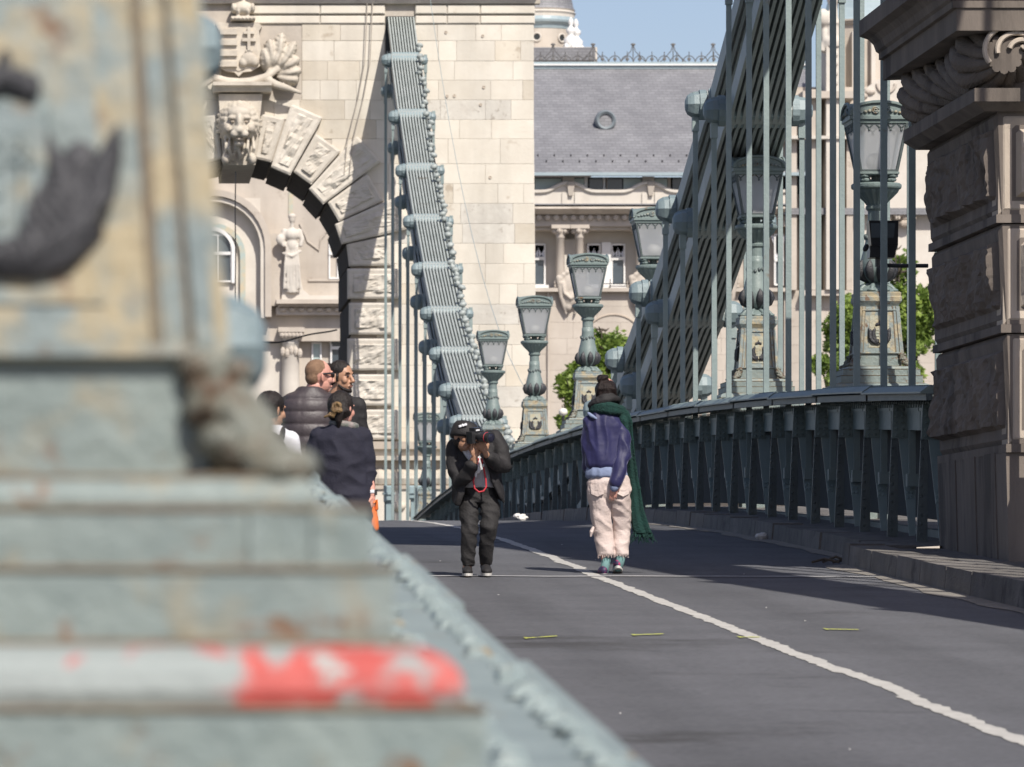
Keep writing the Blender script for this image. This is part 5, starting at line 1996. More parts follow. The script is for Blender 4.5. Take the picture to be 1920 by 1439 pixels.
    bld(b, 'calyx_leaves', BLACK if not near else PAINT, shaft, True)
    b = MB()
    for k in range(14):
        a = 2 * pi * k / 14
        b.ell((.112 * cos(a), .112 * sin(a), 1.235 - .018 * cos(3 * a)), (.024, .024, .028), 6, 5)
    bld(b, 'wreath', PAINTD, shaft, True)
    b = MB()
    b.lathe([(.103, 1.40), (.092, 1.42), (.09, 1.52), (.112, 1.545), (.115, 1.57), (.10, 1.585)], seg=20)
    b.lathe([(.098, 1.585), (.12, 1.62), (.175, 1.675), (.215, 1.72), (.225, 1.745)], seg=36, flute=1, fa=.07)
    b.lathe([(.235, 1.746), (.262, 1.76), (.268, 1.775), (.268, 1.80), (.25, 1.815), (.20, 1.82)], seg=28)
    bld(b, 'bowl', PAINT)
    # scrolled feet between bowl and lantern
    b = MB()
    for k in range(4):
        a = pi / 4 + pi / 2 * k
        b.ell((.20 * cos(a), .20 * sin(a), 1.845), (.055, .055, .028), 8, 6)
        b.ell((.215 * cos(a), .215 * sin(a), 1.885), (.06, .06, .026), 8, 6)
        b.tube([(.23 * cos(a), .23 * sin(a), 1.89), (.16 * cos(a), .16 * sin(a), 1.86), (.10 * cos(a), .10 * sin(a), 1.83)], [.03, .03, .02], 6, True)
    b.lathe([(.06, 1.82), (.05, 1.9)], seg=10)
    b.sq([(.205, 1.895), (.215, 1.905), (.215, 1.925), (.20, 1.93)])
    bld(b, 'lantern_foot', PAINT, smooth=False)
    # tapered glass lantern
    zb, zt, wb, wt = 1.93, 2.435, .190, .285
    fr = MB()
    for sx, sy in ((-1, -1), (1, -1), (1, 1), (-1, 1)):
        fr.tube([(sx * wb, sy * wb, zb), (sx * wt, sy * wt, zt)], .018, 6)
    fr.sq([(wb + .012, zb - .004), (wb + .016, zb + .02), (wb - .01, zb + .024)])
    frame = bld(fr, 'lantern_frame', PAINTD)
    for f in range(4):
        M_ = Matrix.Rotation(f * pi / 2, 3, 'Z')
        b = MB()
        k = .94
        b.add([M_ @ Vector(p) for p in ((-wb * k, -wb, zb + .02), (wb * k, -wb, zb + .02), (wt * k, -wt, zt - .01), (-wt * k, -wt, zt - .01))], [(0, 1, 2, 3)])
        bld(b, 'glass_pane', FROST, frame)
        b = MB()
        for q_ in range(5):          # pierced valance
            u = (-.8 + .4 * q_) * wt
            b.tube([M_ @ Vector((u - .045, -wt * .985, zt - .005)), M_ @ Vector((u, -wt * .965, zt - .05)), M_ @ Vector((u + .045, -wt * .985, zt - .005))], .012, 5)
            b.ell(M_ @ Vector((u, -wt * .96, zt - .068)), (.014, .014, .018), 6, 5)
        b.box(0, 0, 0, 0, 0, 0) if False else None
        bld(b, 'valance', PAINTD, frame)
    b = MB(); b.ell((0, 0, zb + .115), (.115, .115, .10), 14, 10); bld(b, 'globe', GLOBE, frame, True)
    # roof with arched pediments
    b = MB()
    b.sq([(.275, zt - .015), (.300, zt), (.305, zt + .03), (.325, zt + .04), (.325, zt + .07), (.31, zt + .08)])
    roof = bld(b, 'lantern_roof', PAINT)
    for f in range(4):
        M_ = Matrix.Rotation(f * pi / 2, 3, 'Z')
        arch = [(.325 * cos(pi * i / 12), zt + .078 + .145 * sin(pi * i / 12) ** .85) for i in range(13)]
        b = MB()
        n = len(arch)
        b.add([M_ @ Vector((u, -.312, h)) for u, h in arch] + [M_ @ Vector((u * .5, -.10, zt + .10 + (h - zt - .078) * 1.05)) for u, h in arch], [tuple(range(n))] + [(i, i + n, i + n + 1, i + 1) for i in range(n - 1)])
        b.tube([M_ @ Vector((u, -.322, h)) for u, h in arch], .018, 6)
        bld(b, 'pediment', PAINT, roof)
        b = MB()
        for s in (-1, 1):
            for rr in (.034, .016):
                b.tube([M_ @ Vector((s * .052 + rr * cos(a_ * pi / 6), -.322, zt + .135 + rr * sin(a_ * pi / 6))) for a_ in range(13)], .009, 5)
            for k in range(4):
                b.ell(M_ @ Vector((s * (.115 + .045 * k), -.320, zt + .125 - .009 * k)), (.022, .018, .02 - .003 * k), 6, 5)
        bld(b, 'scroll_ornament', RUSTP, roof, True)
        b = MB()
        b.ell(M_ @ Vector((.305, -.305, zt + .12)), (.03, .03, .055), 8, 6)
        bld(b, 'corner_leaf', PAINT, roof, True)
    b = MB(); b.sq([(.29, zt + .082), (.16, zt + .17), (.05, zt + .215)]); bld(b, 'roof_dome', PAINT, roof)
    return t


LX = 8.1
labs = ['tallest lamp post on the right, standing behind the black floodlight', 'lamp post second from the right, its lantern crossing the striped chain underside',
        'lamp post whose lantern is half hidden by the big chain nuts', 'lamp post with green tree behind, left of the scarf womans hair bun',
        'slim lamp post standing between the arch tower and the tree', 'smallest clear lamp post directly behind the photographer, against the far chain',
        'tiny distant lamp post seen between the thin far hanger rods']
pos = [(1643, 195), (1418, 296), (1225, 392), (1102, 478), (1002, 557), (924, 621), (800, 775)]
first = None
for i, (px, py) in enumerate(pos):
    D = LX * F / (px - XV)
    loc = Vector((LX, D, (YV - py) * D / F - 2.665))
    if first is None:
        first = lamp_post(loc, labs[0])
    else:
        dup(first, loc, labs[i], LG)
near_lamp = lamp_post(Vector((-.125, 6.28, .279)), 'huge blurred lamp pedestal in the left foreground, stepped base with flaking red paint', group=None, near=True)

# ---------------------------------------------------------------- floodlight on the hangers
fl = thing('floodlight', 'black box floodlight clamped to a hanger rod beside the dark stone pier', 'floodlight', P(1655, 480, 52.0))
DF = 52.0
fpx = lambda x, y, dy=0.: P(x, y, DF) + Vector((0, dy, 0))
b = MB()
b.hexa([fpx(1631, 462, -.10), fpx(1681, 462, -.10), fpx(1678, 462, .18), fpx(1634, 462, .18)], [fpx(1625, 416, -.16), fpx(1680, 416, -.16), fpx(1676, 418, .18), fpx(1629, 418, .18)])
b.hexa([fpx(1629, 484, -.06), fpx(1676, 484, -.06), fpx(1676, 484, .16), fpx(1629, 484, .16)], [fpx(1630, 462, -.08), fpx(1679, 462, -.08), fpx(1679, 462, .16), fpx(1630, 462, .16)])
hs = b.build('housing', BPLAST, fl)
b = MB()
a_, c_ = fpx(1629, 449, -.15), fpx(1673, 422, -.165)
b.add([fpx(1630, 448, -.136), fpx(1672, 448, -.136), fpx(1674, 421, -.168), fpx(1628, 421, -.168)], [(0, 1, 2, 3)])
b.build('glass', mat('floodlight_glass', (.10, .115, .125), None, 3, .15), fl)
b = MB()
for x in (1622, 1676):
    b.tube([fpx(x + 3, 462, 0), fpx(x, 468, 0)], .025, 6, True)
b.tube([fpx(1648, 484, .05), fpx(1648, 500, .05)], .03, 8)
b.build('clamp', BPLAST, fl)
b = MB()
b.tube([fpx(1646, 497, .06), fpx(1690, 498, .06), fpx(1742, 498, .06)], .02, 8)
b.tube([fpx(1648, 500, .02), fpx(1655, 510, .0), fpx(1664, 502, .02)], .008, 5)
tag(b.build('support_arm', BPLAST), 'thin black horizontal arm from the floodlight to the stone pier', 'bracket')
b = MB(); b.ell(fpx(1711, 491, .0), (.02, .02, .02), 8, 6)  # small red ball standing for a red dot near the arm
tag(b.build('red_dot', REDL), 'tiny red dot by the black arm right of the floodlight', 'cap')

# small loose things on the road
def litter(px, py, D, z, sz, seed, label, m=PAPER, nm='litter_paper'):
    r = random.Random(seed)
    b = MB()
    c = P(px, py, D); c.z = z + sz * .5
    for k in range(6):
        b.ell(c + Vector((r.uniform(-.6, .6) * sz, r.uniform(-.3, .3) * sz, r.uniform(-.2, .35) * sz)), [Vector((sz * r.uniform(.4, .8), sz * .1, r.uniform(-.2, .2) * sz)), Vector((0, sz * .5, 0)), Vector((sz * r.uniform(-.2, .2), 0, sz * .4))], 6, 4)
    tag(b.build(nm, m), label, 'litter')


dd = (1428 - XV)
litter(1428, 1006, 6.70 / (1428 - XV) * F, road_z(6.70 / (1428 - XV) * F), .075, 2, 'crumpled white paper lying on the asphalt by the right kerb')
litter(976, 974, 76, road_z(76), .085, 5, 'white scrap lying far off just right of the photographers knee')
b = MB()
tw = 6.45 / (1575 - XV) * F
for k in range(7):
    x0 = 6.2 + .1 * k
    b.tube([(x0, tw + .05 * (k % 3), road_z(tw) + .02), (x0 + .12, tw + .04, road_z(tw) + .05 + .02 * (k % 2)), (x0 + .24, tw - .03, road_z(tw) + .02)], .012, 5)
tag(b.build('dry_twig', BARK), 'dark dry twig lying in the gutter below the right girder', 'twig')
for (px, py, w, h, lab) in ((729, 926, 18, 30, 'pale blue steel box low on the far walkway beside the arch tower, left one'), (778, 924, 26, 26, 'pale blue steel box low on the far walkway behind the thin rods, right one')):
    c = P(px, py, 146.5)
    b = MB()
    ww, hh = w * .01465 / 2, h * .01465 / 2
    b.cbox(c.x - ww, c.x + ww, 146.3, 146.8, c.z - hh, c.z + hh, .04)
    b.box(c.x - ww - .03, c.x + ww + .03, 146.26, 146.84, c.z - .03, c.z + .03)
    b.box(c.x - ww * .6, c.x + ww * .6, 146.4, 146.7, road_z(146.5), c.z - hh)
    tag(b.build('steel_box', PAINTL), lab, 'cabinet', 'steel boxes by the far tower')
# ---------------------------------------------------------------- people


class Fig:
    def __init__(self, x0, y0, D, label, zfoot=None):
        self.x0, self.y0, self.D = x0, y0, D
        self.k = D / F
        loc = P(x0, y0, D)
        self.root = thing('person', label, 'person', loc)

    def j(self, x, y, d=0.):
        """photo pixel to the figure's own metres, d = metres behind (+) or before (-) its plane"""
        return Vector(((x - self.x0) * self.k, d, (self.y0 - y) * self.k))

    def build(self, b, name, m, smooth=True, par=None, label=None):
        return b.build(name, m, par or self.root, smooth=smooth, world=False, label=label)

    def fuse(self, b, name, m, voxel=.011, smooth=3, fold=None, label=None):
        return fuse(b, name, m, self.root, voxel, smooth, fold, label=label)


def rings_z(b, rows, seg=22):
    """rows: centre, half width (x), half depth (y), lean vector optional"""
    rings = []
    for row in rows:
        c, rx, ry = row[:3]
        tilt = row[3] if len(row) > 3 else 0
        rings.append([Vector((c.x + rx * cos(a), c.y + ry * sin(a), c.z + tilt * rx * cos(a))) for a in [2 * pi * k / seg for k in range(seg)]])
    c0, c1 = rows[0][0], rows[-1][0]
    b.rings(rings)


def head(b, c, f, up=Vector((0, 0, 1)), s=1.0):
    """skull, jaw, nose, ears into b; returns the axes"""
    f = Vector(f).normalized()
    up = (up - f * up.dot(f)).normalized()
    r = f.cross(up)
    at = lambda a, h, o: c + f * (a * s) + up * (h * s) + r * (o * s)
    b.ell(at(-.005, .025, 0), [r * .073 * s, f * .093 * s, up * .093 * s], 18, 12)
    b.ell(at(.022, -.045, 0), [r * .058 * s, f * .066 * s, up * .068 * s], 14, 10)
    b.ell(at(.060, -.088, 0), [r * .028 * s, f * .026 * s, up * .022 * s], 10, 8)
    b.tube([at(.082, .018, 0), at(.098, -.008, 0), at(.108, -.026, 0)], [.010 * s, .013 * s, .016 * s], 8, True)
    b.ell(at(.096, -.034, 0), [r * .019 * s, f * .012 * s, up * .009 * s], 8, 6)
    b.ell(at(.080, .034, 0), [r * .052 * s, f * .012 * s, up * .011 * s], 10, 6)
    b.ell(at(.086, -.066, 0), [r * .025 * s, f * .012 * s, up * .012 * s], 8, 6)
    for q in (-1, 1):
        b.ell(at(.058, -.022, q * .040), [r * .024 * s, f * .026 * s, up * .028 * s], 8, 6)
        b.ell(at(-.008, -.008, q * .076), [r * .010 * s, (f * .8 - r * q * .5) * .024 * s, up * .034 * s], 10, 8)
    return f, r, up, at


def face_bits(fig, at, f, r, up, eyes=True, lipm=LIPS, s=1.):
    if eyes:
        for q in (-1, 1):
            b = MB()
            b.ell(at(.082, .012, q * .032), [r * .014, f * .006, up * .0065], 8, 6)
            fig.build(b, 'eye', BLACK)
            b = MB()
            b.tube([at(.084, .030, q * .015), at(.088, .036, q * .032), at(.076, .032, q * .052)], .005, 5, True)
            fig.build(b, 'eyebrow', HAIRB)
    b = MB()
    b.ell(at(.0940, -.061, 0), [r * .022, f * .006, up * .0045], 8, 5)
    b.ell(at(.0920, -.069, 0), [r * .018, f * .006, up * .0045], 8, 5)
    fig.build(b, 'lips', lipm)


def hand(b, wrist, d, n, s=1.0, curl=.5, thumb=1):
    """palm and five fingers: d = direction of the fingers, n = palm normal (the way the fingers curl)"""
    d = Vector(d).normalized()
    n = Vector(n)
    n = (n - d * n.dot(d)).normalized()
    w = d.cross(n)
    b.tube([wrist - d * .03, wrist + d * .02], [.026 * s, .026 * s], 8, True, flat=.8)
    b.ell(wrist + d * .055 * s, [w * .040 * s, d * .052 * s, n * .016 * s], 10, 8)
    for k, (o, L_) in enumerate(((-.033, .074), (-.011, .086), (.012, .080), (.033, .062))):
        p = wrist + d * .092 * s + w * o * s
        a1, a2, a3 = curl * .6, curl * 1.3, curl * 1.9
        q1 = p + (d * cos(a1) + n * sin(a1)) * L_ * .45 * s
        q2 = q1 + (d * cos(a2) + n * sin(a2)) * L_ * .33 * s
        q3 = q2 + (d * cos(a3) + n * sin(a3)) * L_ * .25 * s
        b.tube([p - d * .03 * s, p, q1, q2, q3], [.0092 * s, .0086 * s, .0080 * s, .0074 * s, .0065 * s], 7, True)
    p = wrist + d * .025 * s - w * thumb * .030 * s
    b.tube([wrist + d * .03 * s, p, p + (d * .7 - w * thumb * .6 + n * .3).normalized() * .035 * s, p + (d * .85 - w * thumb * .35 + n * .6).normalized() * .062 * s], [.016 * s, .0135 * s, .0105 * s, .008 * s], 7, True)


def folds(amp, sx=7., sy=7., sz=12., seed=0., amp2=0., f2=26.):
    def g(c, n):
        v = noise.noise(Vector((c.x * sx + seed, c.y * sy, c.z * sz + .6 * c.x * sx)))
        v2 = noise.noise(Vector((c.x * f2 * .6, c.y * f2 * .6 + seed, c.z * f2)))
        return amp * (1 - abs(v) * 2.2) + amp2 * v2
    return g


def leg(b, hip, knee, ankle, r=(.085, .058, .036), extra=0.):
    m1 = hip.lerp(knee, .45)
    m2 = knee.lerp(ankle, .32) + Vector((0, .0, 0))
    b.tube([hip, m1, knee, m2, ankle], [r[0] + extra, r[0] * .88 + extra, r[1] + extra, r[1] * .95 + extra, r[2] + extra], 14, True)


def shoe(fig, heel, toe, m, sole, hgt=.075, wd=.042, up=Vector((0, 0, 1)), label=None):
    d = (toe - heel)
    L_ = d.length
    d.normalize()
    w = d.cross(up).normalized()
    u = w.cross(d).normalized()
    b = MB()
    b.ell(heel + d * .055 + u * .045, [w * wd * .86, d * .062, u * .050], 12, 8)
    b.ell(heel + d * (L_ * .5) + u * .04, [w * wd, d * L_ * .38, u * .042], 12, 8)
    b.ell(heel + d * (L_ - .075) + u * .033, [w * wd * 1.05, d * .08, u * .034], 12, 8)
    b.tube([heel + d * .06 + u * .05, heel + d * .055 + u * hgt], [.046, .040], 10)
    s = fig.fuse(b, 'shoe', m, voxel=.009, smooth=2, label=label)
    b = MB()
    n = 20
    out = []
    for k in range(n):
        a = 2 * pi * k / n
        x = L_ / 2 + (L_ / 2 + .004) * cos(a)
        ww = (wd + .005) * (.82 + .2 * (x / L_)) * sin(a)
        out.append(heel + d * x + w * ww)
    b.rings([[p - u * .002 for p in out], [p + u * .020 for p in out]])
    b.build('sole', sole, s, world=False)
    return s


# ===== woman with the green scarf, walking away
wo = Fig(1137, 1080, 45.3, 'woman in purple velvet jacket and pale pink trousers walking away with a long green scarf')
J = wo.j
b = MB()
hc = J(1138, 735, .02)
f, r, up, at = head(b, hc, (.38, .92, -.02), s=1.)
b.tube([hc + Vector((0, -.01, -.06)), J(1134, 770, 0), J(1133, 790, 0)], [.052, .05, .06], 12, True)
rings_z(b, [(J(1134, 778, 0), .05, .05), (J(1133, 786, 0), .13, .075), (J(1133, 805, 0), .165, .095), (J(1134, 850, 0), .14, .09), (J(1137, 885, 0), .125, .085), (J(1141, 910, 0), .13, .08), (J(1142, 922, 0), .10, .06)])
# left arm hangs forward, right arm bent behind the back
LS, LE, LW = J(1106, 790, 0), J(1104, 845, .02), J(1109, 885, .12)
b.tube([LS, LE, LW], [.042, .038, .028], 10, True)
hand(b, LW, (.2, .5, -.7), (1, .2, .2), .9, .6)
RS, RE, RWr = J(1163, 790, 0), J(1170, 848, -.06), J(1149, 908, -.172)
b.tube([RS, RE, RWr], [.042, .038, .028], 10, True)
hand(b, RWr + Vector((0, .012, -.012)), (-.12, .10, -1), (0, 1, 0), .80, .30, -1)
hL, kL, aL = J(1125, 925), J(1130, 990, .015), J(1136, 1058, 0)
hR, kR, aR = J(1159, 925), J(1166, 985, .055), J(1163, 1056, .0)
leg(b, hL, kL, aL, (.070, .046, .032))
leg(b, hR, kR, aR, (.068, .044, .032))
b.tube([aL, J(1133, 1074, .0), J(1131, 1077, .12)], [.030, .028, .026], 10, True)
b.tube([aR, J(1159, 1064, .03), J(1160, 1068, .15)], [.030, .028, .026], 10, True)
wo.fuse(b, 'body', SKIN1, voxel=.0042, smooth=1)
# velvet jacket
b = MB()
rings_z(b, [(J(1132, 768, .0), .075, .07), (J(1132, 776, 0), .115, .085), (J(1132, 786, 0), .155, .10), (J(1133, 800, 0), .172, .115), (J(1133, 830, -.005), .162, .115), (J(1134, 855, -.01), .166, .122), (J(1135, 872, -.01), .172, .126), (J(1136, 879, -.01), .152, .112)])
b.tube([J(1108, 789, 0), J(1105, 815, 0), J(1103, 848, .015), J(1105, 868, .06), J(1108, 884, .11)], [.056, .056, .054, .050, .042], 12, True)
b.tube([J(1160, 789, 0), J(1166, 815, -.03), J(1168, 850, -.08), J(1160, 880, -.14), J(1150, 906, -.168)], [.058, .060, .058, .052, .044], 12, True)
wo.fuse(b, 'velvet_jacket', VELV, voxel=.008, smooth=2, fold=folds(.016, 9, 9, 4, 2.2, .0015))
b = MB()
rings_z(b, [(J(1136, 872, -.01), .150, .11), (J(1136, 884, -.012), .172, .126), (J(1137, 893, -.01), .176, .13), (J(1138, 897, 0), .168, .122)])
wo.fuse(b, 'shirt_hem', SHIRTB, voxel=.009, smooth=2, fold=folds(.008, 12, 12, 5, 4))
b = MB()
b.tube([J(1151, 902, -.168), J(1148, 916, -.170)], [.042, .038], 12, True)
wo.build(b, 'shirt_cuff', SHIRTB)
b = MB()
b.tube([J(1103, 776, -.035), J(1108, 781, -.075), J(1116, 786, -.10)], [.014, .017, .010], 8, True)
wo.build(b, 'shirt_collar', SHIRTB)
# trousers, wide legs ending in a frayed hem
b = MB()
rings_z(b, [(J(1141, 893, -.005), .160, .112), (J(1141, 905, -.01), .178, .126), (J(1142, 920, -.012), .186, .125), (J(1143, 932, -.01), .176, .10), (J(1143, 940, 0), .15, .075)])
b.tube([J(1122, 915, -.015), J(1123, 935, -.01), J(1126, 970, .005), J(1131, 1000, .02), J(1137, 1036, .005), J(1137, 1041, .005)], [.088, .094, .085, .078, .068, .067], 16)
b.tube([J(1162, 915, -.015), J(1162, 935, -.01), J(1165, 965, .04), J(1167, 995, .07), J(1165, 1036, .015), J(1165, 1042, .01)], [.086, .092, .081, .068, .055, .054], 16)
tr = wo.fuse(b, 'trousers', PINKT, voxel=.008, smooth=1, fold=folds(.011, 8, 8, 11, 6.6, .0015))
b = MB()
rf = random.Random(2)
for (cx, w_, dy) in ((1137, .071, .005), (1164, .058, .01)):
    for k in range(34):
        a = 2 * pi * k / 34
        p = J(cx, 1040, dy) + Vector((w_ * cos(a), w_ * sin(a), 0))
        b.tube([p, p + Vector((rf.uniform(-.01, .01), rf.uniform(-.01, .01), -rf.uniform(.01, .035)))], .0028, 4)
b.tube([J(1112, 990, -.03), J(1108, 998, -.04), J(1107, 1006, -.035)], [.014, .016, .008], 6, True)
b.build('frayed_hem', PINKT, tr, world=False)
for xa, xb in ((1105, 1131), (1153, 1179)):
    b = MB()
    pts = []
    for (x, y) in ((xa, 909), (xb, 909), (xb - 2, 927), ((xa + xb) / 2, 932), (xa + 2, 927)):
        off = (x - 1142) / 41.5
        pts.append(J(x, y, -.012 - .133 * sqrt(max(.02, 1 - off * off * .92)) - .004))
    b.add(pts + [p + Vector((0, .03, 0)) for p in pts], [(0, 1, 2, 3, 4)] + [(i, i + 5, (i + 1) % 5 + 5, (i + 1) % 5) for i in range(5)])
    b.build('back_pocket', PINKT, tr, world=False)
# socks and shoes
for (a, c_, e) in ((J(1137, 1047, .0), J(1135, 1060, 0), J(1133, 1071, .01)), (J(1164, 1046, .0), J(1162, 1056, 0), J(1159, 1065, .03))):
    b = MB(); b.tube([a, c_, e], [.039, .037, .038], 12, True)
    wo.build(b, 'sock', SOCK)
shoe(wo, J(1132, 1080.5, -.05), J(1130, 1080.5, .19), SHOE1, SOLE, .07)
shoe(wo, J(1158, 1065, -.05), J(1161, 1079, .18), SHOE1, SOLE, .07)
# hair and bun
b = MB()
b.ell(at(-.022, .016, 0), [r * .092, f * .098, up * .088], 18, 12)
b.ell(at(-.055, -.03, 0), [r * .078, f * .060, up * .075], 14, 10)
b.ell(J(1129, 710, -.02), (.048, .045, .032), 14, 10)
b.ell(J(1124, 712, -.03), (.026, .03, .022), 12, 8)
b.ell(J(1135, 707, -.02), (.026, .03, .018), 10, 8)
for k in range(9):
    b.tube([J(1118 + 4.5 * k, 742, -.06 + .004 * abs(k - 4)), J(1121 + 3.6 * k, 730, -.09 + .003 * abs(k - 4)), J(1125 + 1.4 * k, 719, -.06)], [.012, .013, .011], 6, True)
wo.fuse(b, 'hair', HAIRR, voxel=.008, smooth=1, fold=folds(.004, 30, 30, 12, 1))
# dark collar and scarf
b = MB()
n = 26
for (cy, rr, rt, m_, nm, tilt) in ((755, .100, .032, CBLACK, 'collar', .03), (766, .116, .036, SCARF, 'scarf', .02)):
    b = MB()
    c = J(1133 if nm == 'collar' else 1139, cy, 0)
    pts, rad = [], []
    for k in range(n + 1):
        a = 2 * pi * k / n
        pts.append(c + Vector((rr * 1.06 * cos(a), rr * .82 * sin(a), tilt * cos(a * 1 + .6) - (.03 * cos(a) if nm == 'scarf' else -.0))))
        rad.append(rt * (1 + .15 * sin(3 * a)))
    b.tube(pts, rad, 10)
    if nm == 'collar':
        b.tube([p + Vector((-p.x * .12 + c.x * .12, 0, .03)) for p in pts], [q * .7 for q in rad], 10)
        wo.fuse(b, nm, m_, voxel=.009, smooth=2, fold=folds(.005, 14, 14, 20, 3))
    else:
        b.tube([p + Vector((0, 0, -.030)) for p in pts], rad, 10)
        # tail: a broad flat band falling from the right shoulder to shin height
        rows = [(1163, 770, -.03, .060), (1172, 790, -.06, .055), (1177, 820, -.03, .040), (1182, 850, .0, .036), (1187, 890, .03, .042), (1192, 930, .05, .052), (1197, 965, .055, .062), (1203, 990, .055, .070), (1207, 1000, .055, .074)]
        rings = []
        for (x, y, d, w_) in rows:
            cc = J(x, y, d)
            ring = []
            m2 = 28
            for q in range(m2):
                a = 2 * pi * q / m2
                rib = 1 + .16 * sin(7 * a)
                ring.append(cc + Vector((w_ * cos(a) * rib, .018 * sin(a) * rib + .012 * sin(cos(a) * 5), 0)))
            rings.append(ring)
        b.rings(rings)
        sc_ = wo.fuse(b, nm, m_, voxel=.007, smooth=0, fold=folds(.003, 24, 24, 4, 3))
        b = MB()
        for k in range(26):
            u = -1 + 2 * (k % 13) / 12
            p = J(1206, 998, .055) + Vector((.072 * u, .008 * (k // 13), 0))
            b.tube([p, p + Vector((.012 * u + rf.uniform(-.01, .015), rf.uniform(-.02, .02), -.04)), p + Vector((.03 * u + rf.uniform(-.02, .03), rf.uniform(-.02, .02), -rf.uniform(.065, .10)))], [.007, .006, .003], 5)
        b.build('fringe', SCARF, sc_, world=False)
        b = MB()          # second tail end showing between the knees and the band
        b.tube([J(1187, 965, .09), J(1178, 972, .10), J(1172, 976, .10)], [.02, .018, .012], 7, True)
        b.build('scarf_end', CBLACK, sc_, world=False)

# ===== photographer, leaning sideways with a camera at the eye
ph = Fig(893, 1079, 44.6, 'man in black hat and jacket leaning sideways while photographing with a big camera')
J = ph.j
upv = Vector((-.42, -.05, .90)).normalized()
b = MB()
hc = J(868, 822, -.16)
f, r, up, at = head(b, hc, Vector((.55, -.80, -.05)), up=Vector((.30, 0, .95)))
b.tube([hc + Vector((.0, .03, -.05)), J(879, 852, -.04), J(884, 866, .0)], [.055, .055, .065], 12, True)
rings_z(b, [(J(886, 858, 0), .07, .06), (J(889, 864, .0), .15, .085), (J(892, 880, .02), .17, .10), (J(896, 905, .03), .145, .10), (J(899, 925, .03), .13, .09), (J(899, 932, .03), .10, .07)])
# right arm (left in the picture) and left arm, both hands at the camera
RS, RE, RWr = J(855, 845, .0), J(866, 905, -.12), J(884, 862, -.30)
LS, LE, LWr = J(925, 822, .0), J(940, 876, -.12), J(908, 856, -.30)
b.tube([RS, RE, RWr], [.046, .040, .028], 10, True)
b.tube([LS, LE, LWr], [.046, .040, .028], 10, True)
hand(b, J(886, 862, -.31), (-.05, -.15, 1), (.5, -.9, 0), 1.0, .55, -1)
hand(b, J(905, 851, -.32), (-.45, -.25, .85), (-.3, .3, .9), 1.0, .75, 1)
hR, kR, aR = J(880, 930, .02), J(879, 998, -.07), J(876, 1062, 0)
hL, kL, aL = J(914, 930, .02), J(914, 990, -.10), J(911, 1058, .06)
leg(b, hR, kR, aR, (.056, .042, .032))
leg(b, hL, kL, aL, (.056, .042, .032))
b.tube([aR, J(875, 1074, -.03), J(874, 1076, -.15)], [.038, .036, .03], 10, True)
b.tube([aL, J(911, 1070, .04), J(911, 1075, -.10)], [.038, .036, .03], 10, True)
ph.fuse(b, 'body', SKIN2, voxel=.0042, smooth=1)
b = MB(); b.ell(at(.088, -.066, 0), [r * .024, f * .008, up * .006], 8, 5); ph.build(b, 'lips', LIPS)
b = MB()          # thin dark glasses
for q in (-1, 1):
    b.tube([at(.088, .012, q * .012), at(.090, .026, q * .032), at(.080, .012, q * .055), at(.088, -.006, q * .032), at(.088, .012, q * .012)], .004, 5)
    b.tube([at(.080, .014, q * .058), at(.0, .010, q * .078)], .0045, 5)
ph.build(b, 'glasses', BPLAST)
# hat: soft cap with a turned-down brim
b = MB()
hx = lambda a, h, o: at(a, h, o)
rings = []
for (rad, h, a0) in ((.108, -.008, 0), (.118, .004, 0), (.114, .035, -.004), (.108, .07, -.008), (.100, .10, -.012), (.082, .125, -.014), (.045, .138, -.015), (.01, .141, -.015)):
    rings.append([at(a0 + rad * 1.12 * cos(t), h + (.012 * cos(t) if h < .05 else 0), rad * sin(t)) for t in [2 * pi * k / 24 for k in range(24)]])
b.rings(rings)
hat = ph.build(b, 'hat', CBLACK)
# winged pale badge on the side of the hat
b = MB()
bc = at(.060, .080, .082)
bn = (f * .55 + r * .83).normalized()
bu = (f * .83 - r * .55).normalized()
e1 = (bu * .88 + up * .45).normalized()
e2 = bn.cross(e1)
for s in (-1, 1):
    for k in range(3):
        b.ell(bc + bn * .018 + e1 * s * (.018 + .003 * k) + e2 * (.006 * (k - 1)), [e1 * (.022 - .003 * k), e2 * .0055, bn * .005], 8, 5)
b.ell(bc + bn * .02, [e1 * .012, e2 * .014, bn * .007], 10, 6)
b.build('badge', WHITE, hat, smooth=True, world=False)
b = MB()
b.ell(at(-.02, -.035, 0), [r * .078, f * .07, up * .06], 12, 8)
ph.fuse(b, 'hair', HAIRB, voxel=.009, smooth=1, fold=folds(.004, 30, 30, 14, 1))
# t-shirt, jacket
b = MB()
rings_z(b, [(J(884, 849, -.01), .075, .07), (J(889, 862, -.005), .135, .10), (J(893, 880, .0), .155, .125), (J(897, 900, .0), .150, .125), (J(899, 914, .0), .150, .12)])
ph.fuse(b, 't_shirt', GREYT, voxel=.010, smooth=3, fold=folds(.006, 10, 10, 8, 3))
b = MB()
b.tube([J(866, 838, -.12), J(874, 852, -.145), J(882, 866, -.155)], [.022, .026, .018], 8, True)
b.tube([J(893, 852, -.145), J(896, 868, -.15), J(894, 885, -.145)], [.012, .014, .010], 8, True)
ph.build(b, 'undershirt', WHITE)


def shell(b, rows):
    """open jacket half: rows of (front edge, side, back) points with thickness"""
    rings = []
    for pts in rows:
        ring = []
        n_ = len(pts)
        outp = []
        for i in range(n_ - 1):
            for t in (0, .25, .5, .75):
                outp.append(pts[i].lerp(pts[i + 1], t))
        outp.append(pts[-1])
        cen = sum(outp, Vector()) / len(outp)
        inner = [p + (cen - p).normalized() * .022 for p in outp]
        rings.append(outp + inner[::-1])
    b.rings(rings)


b = MB()
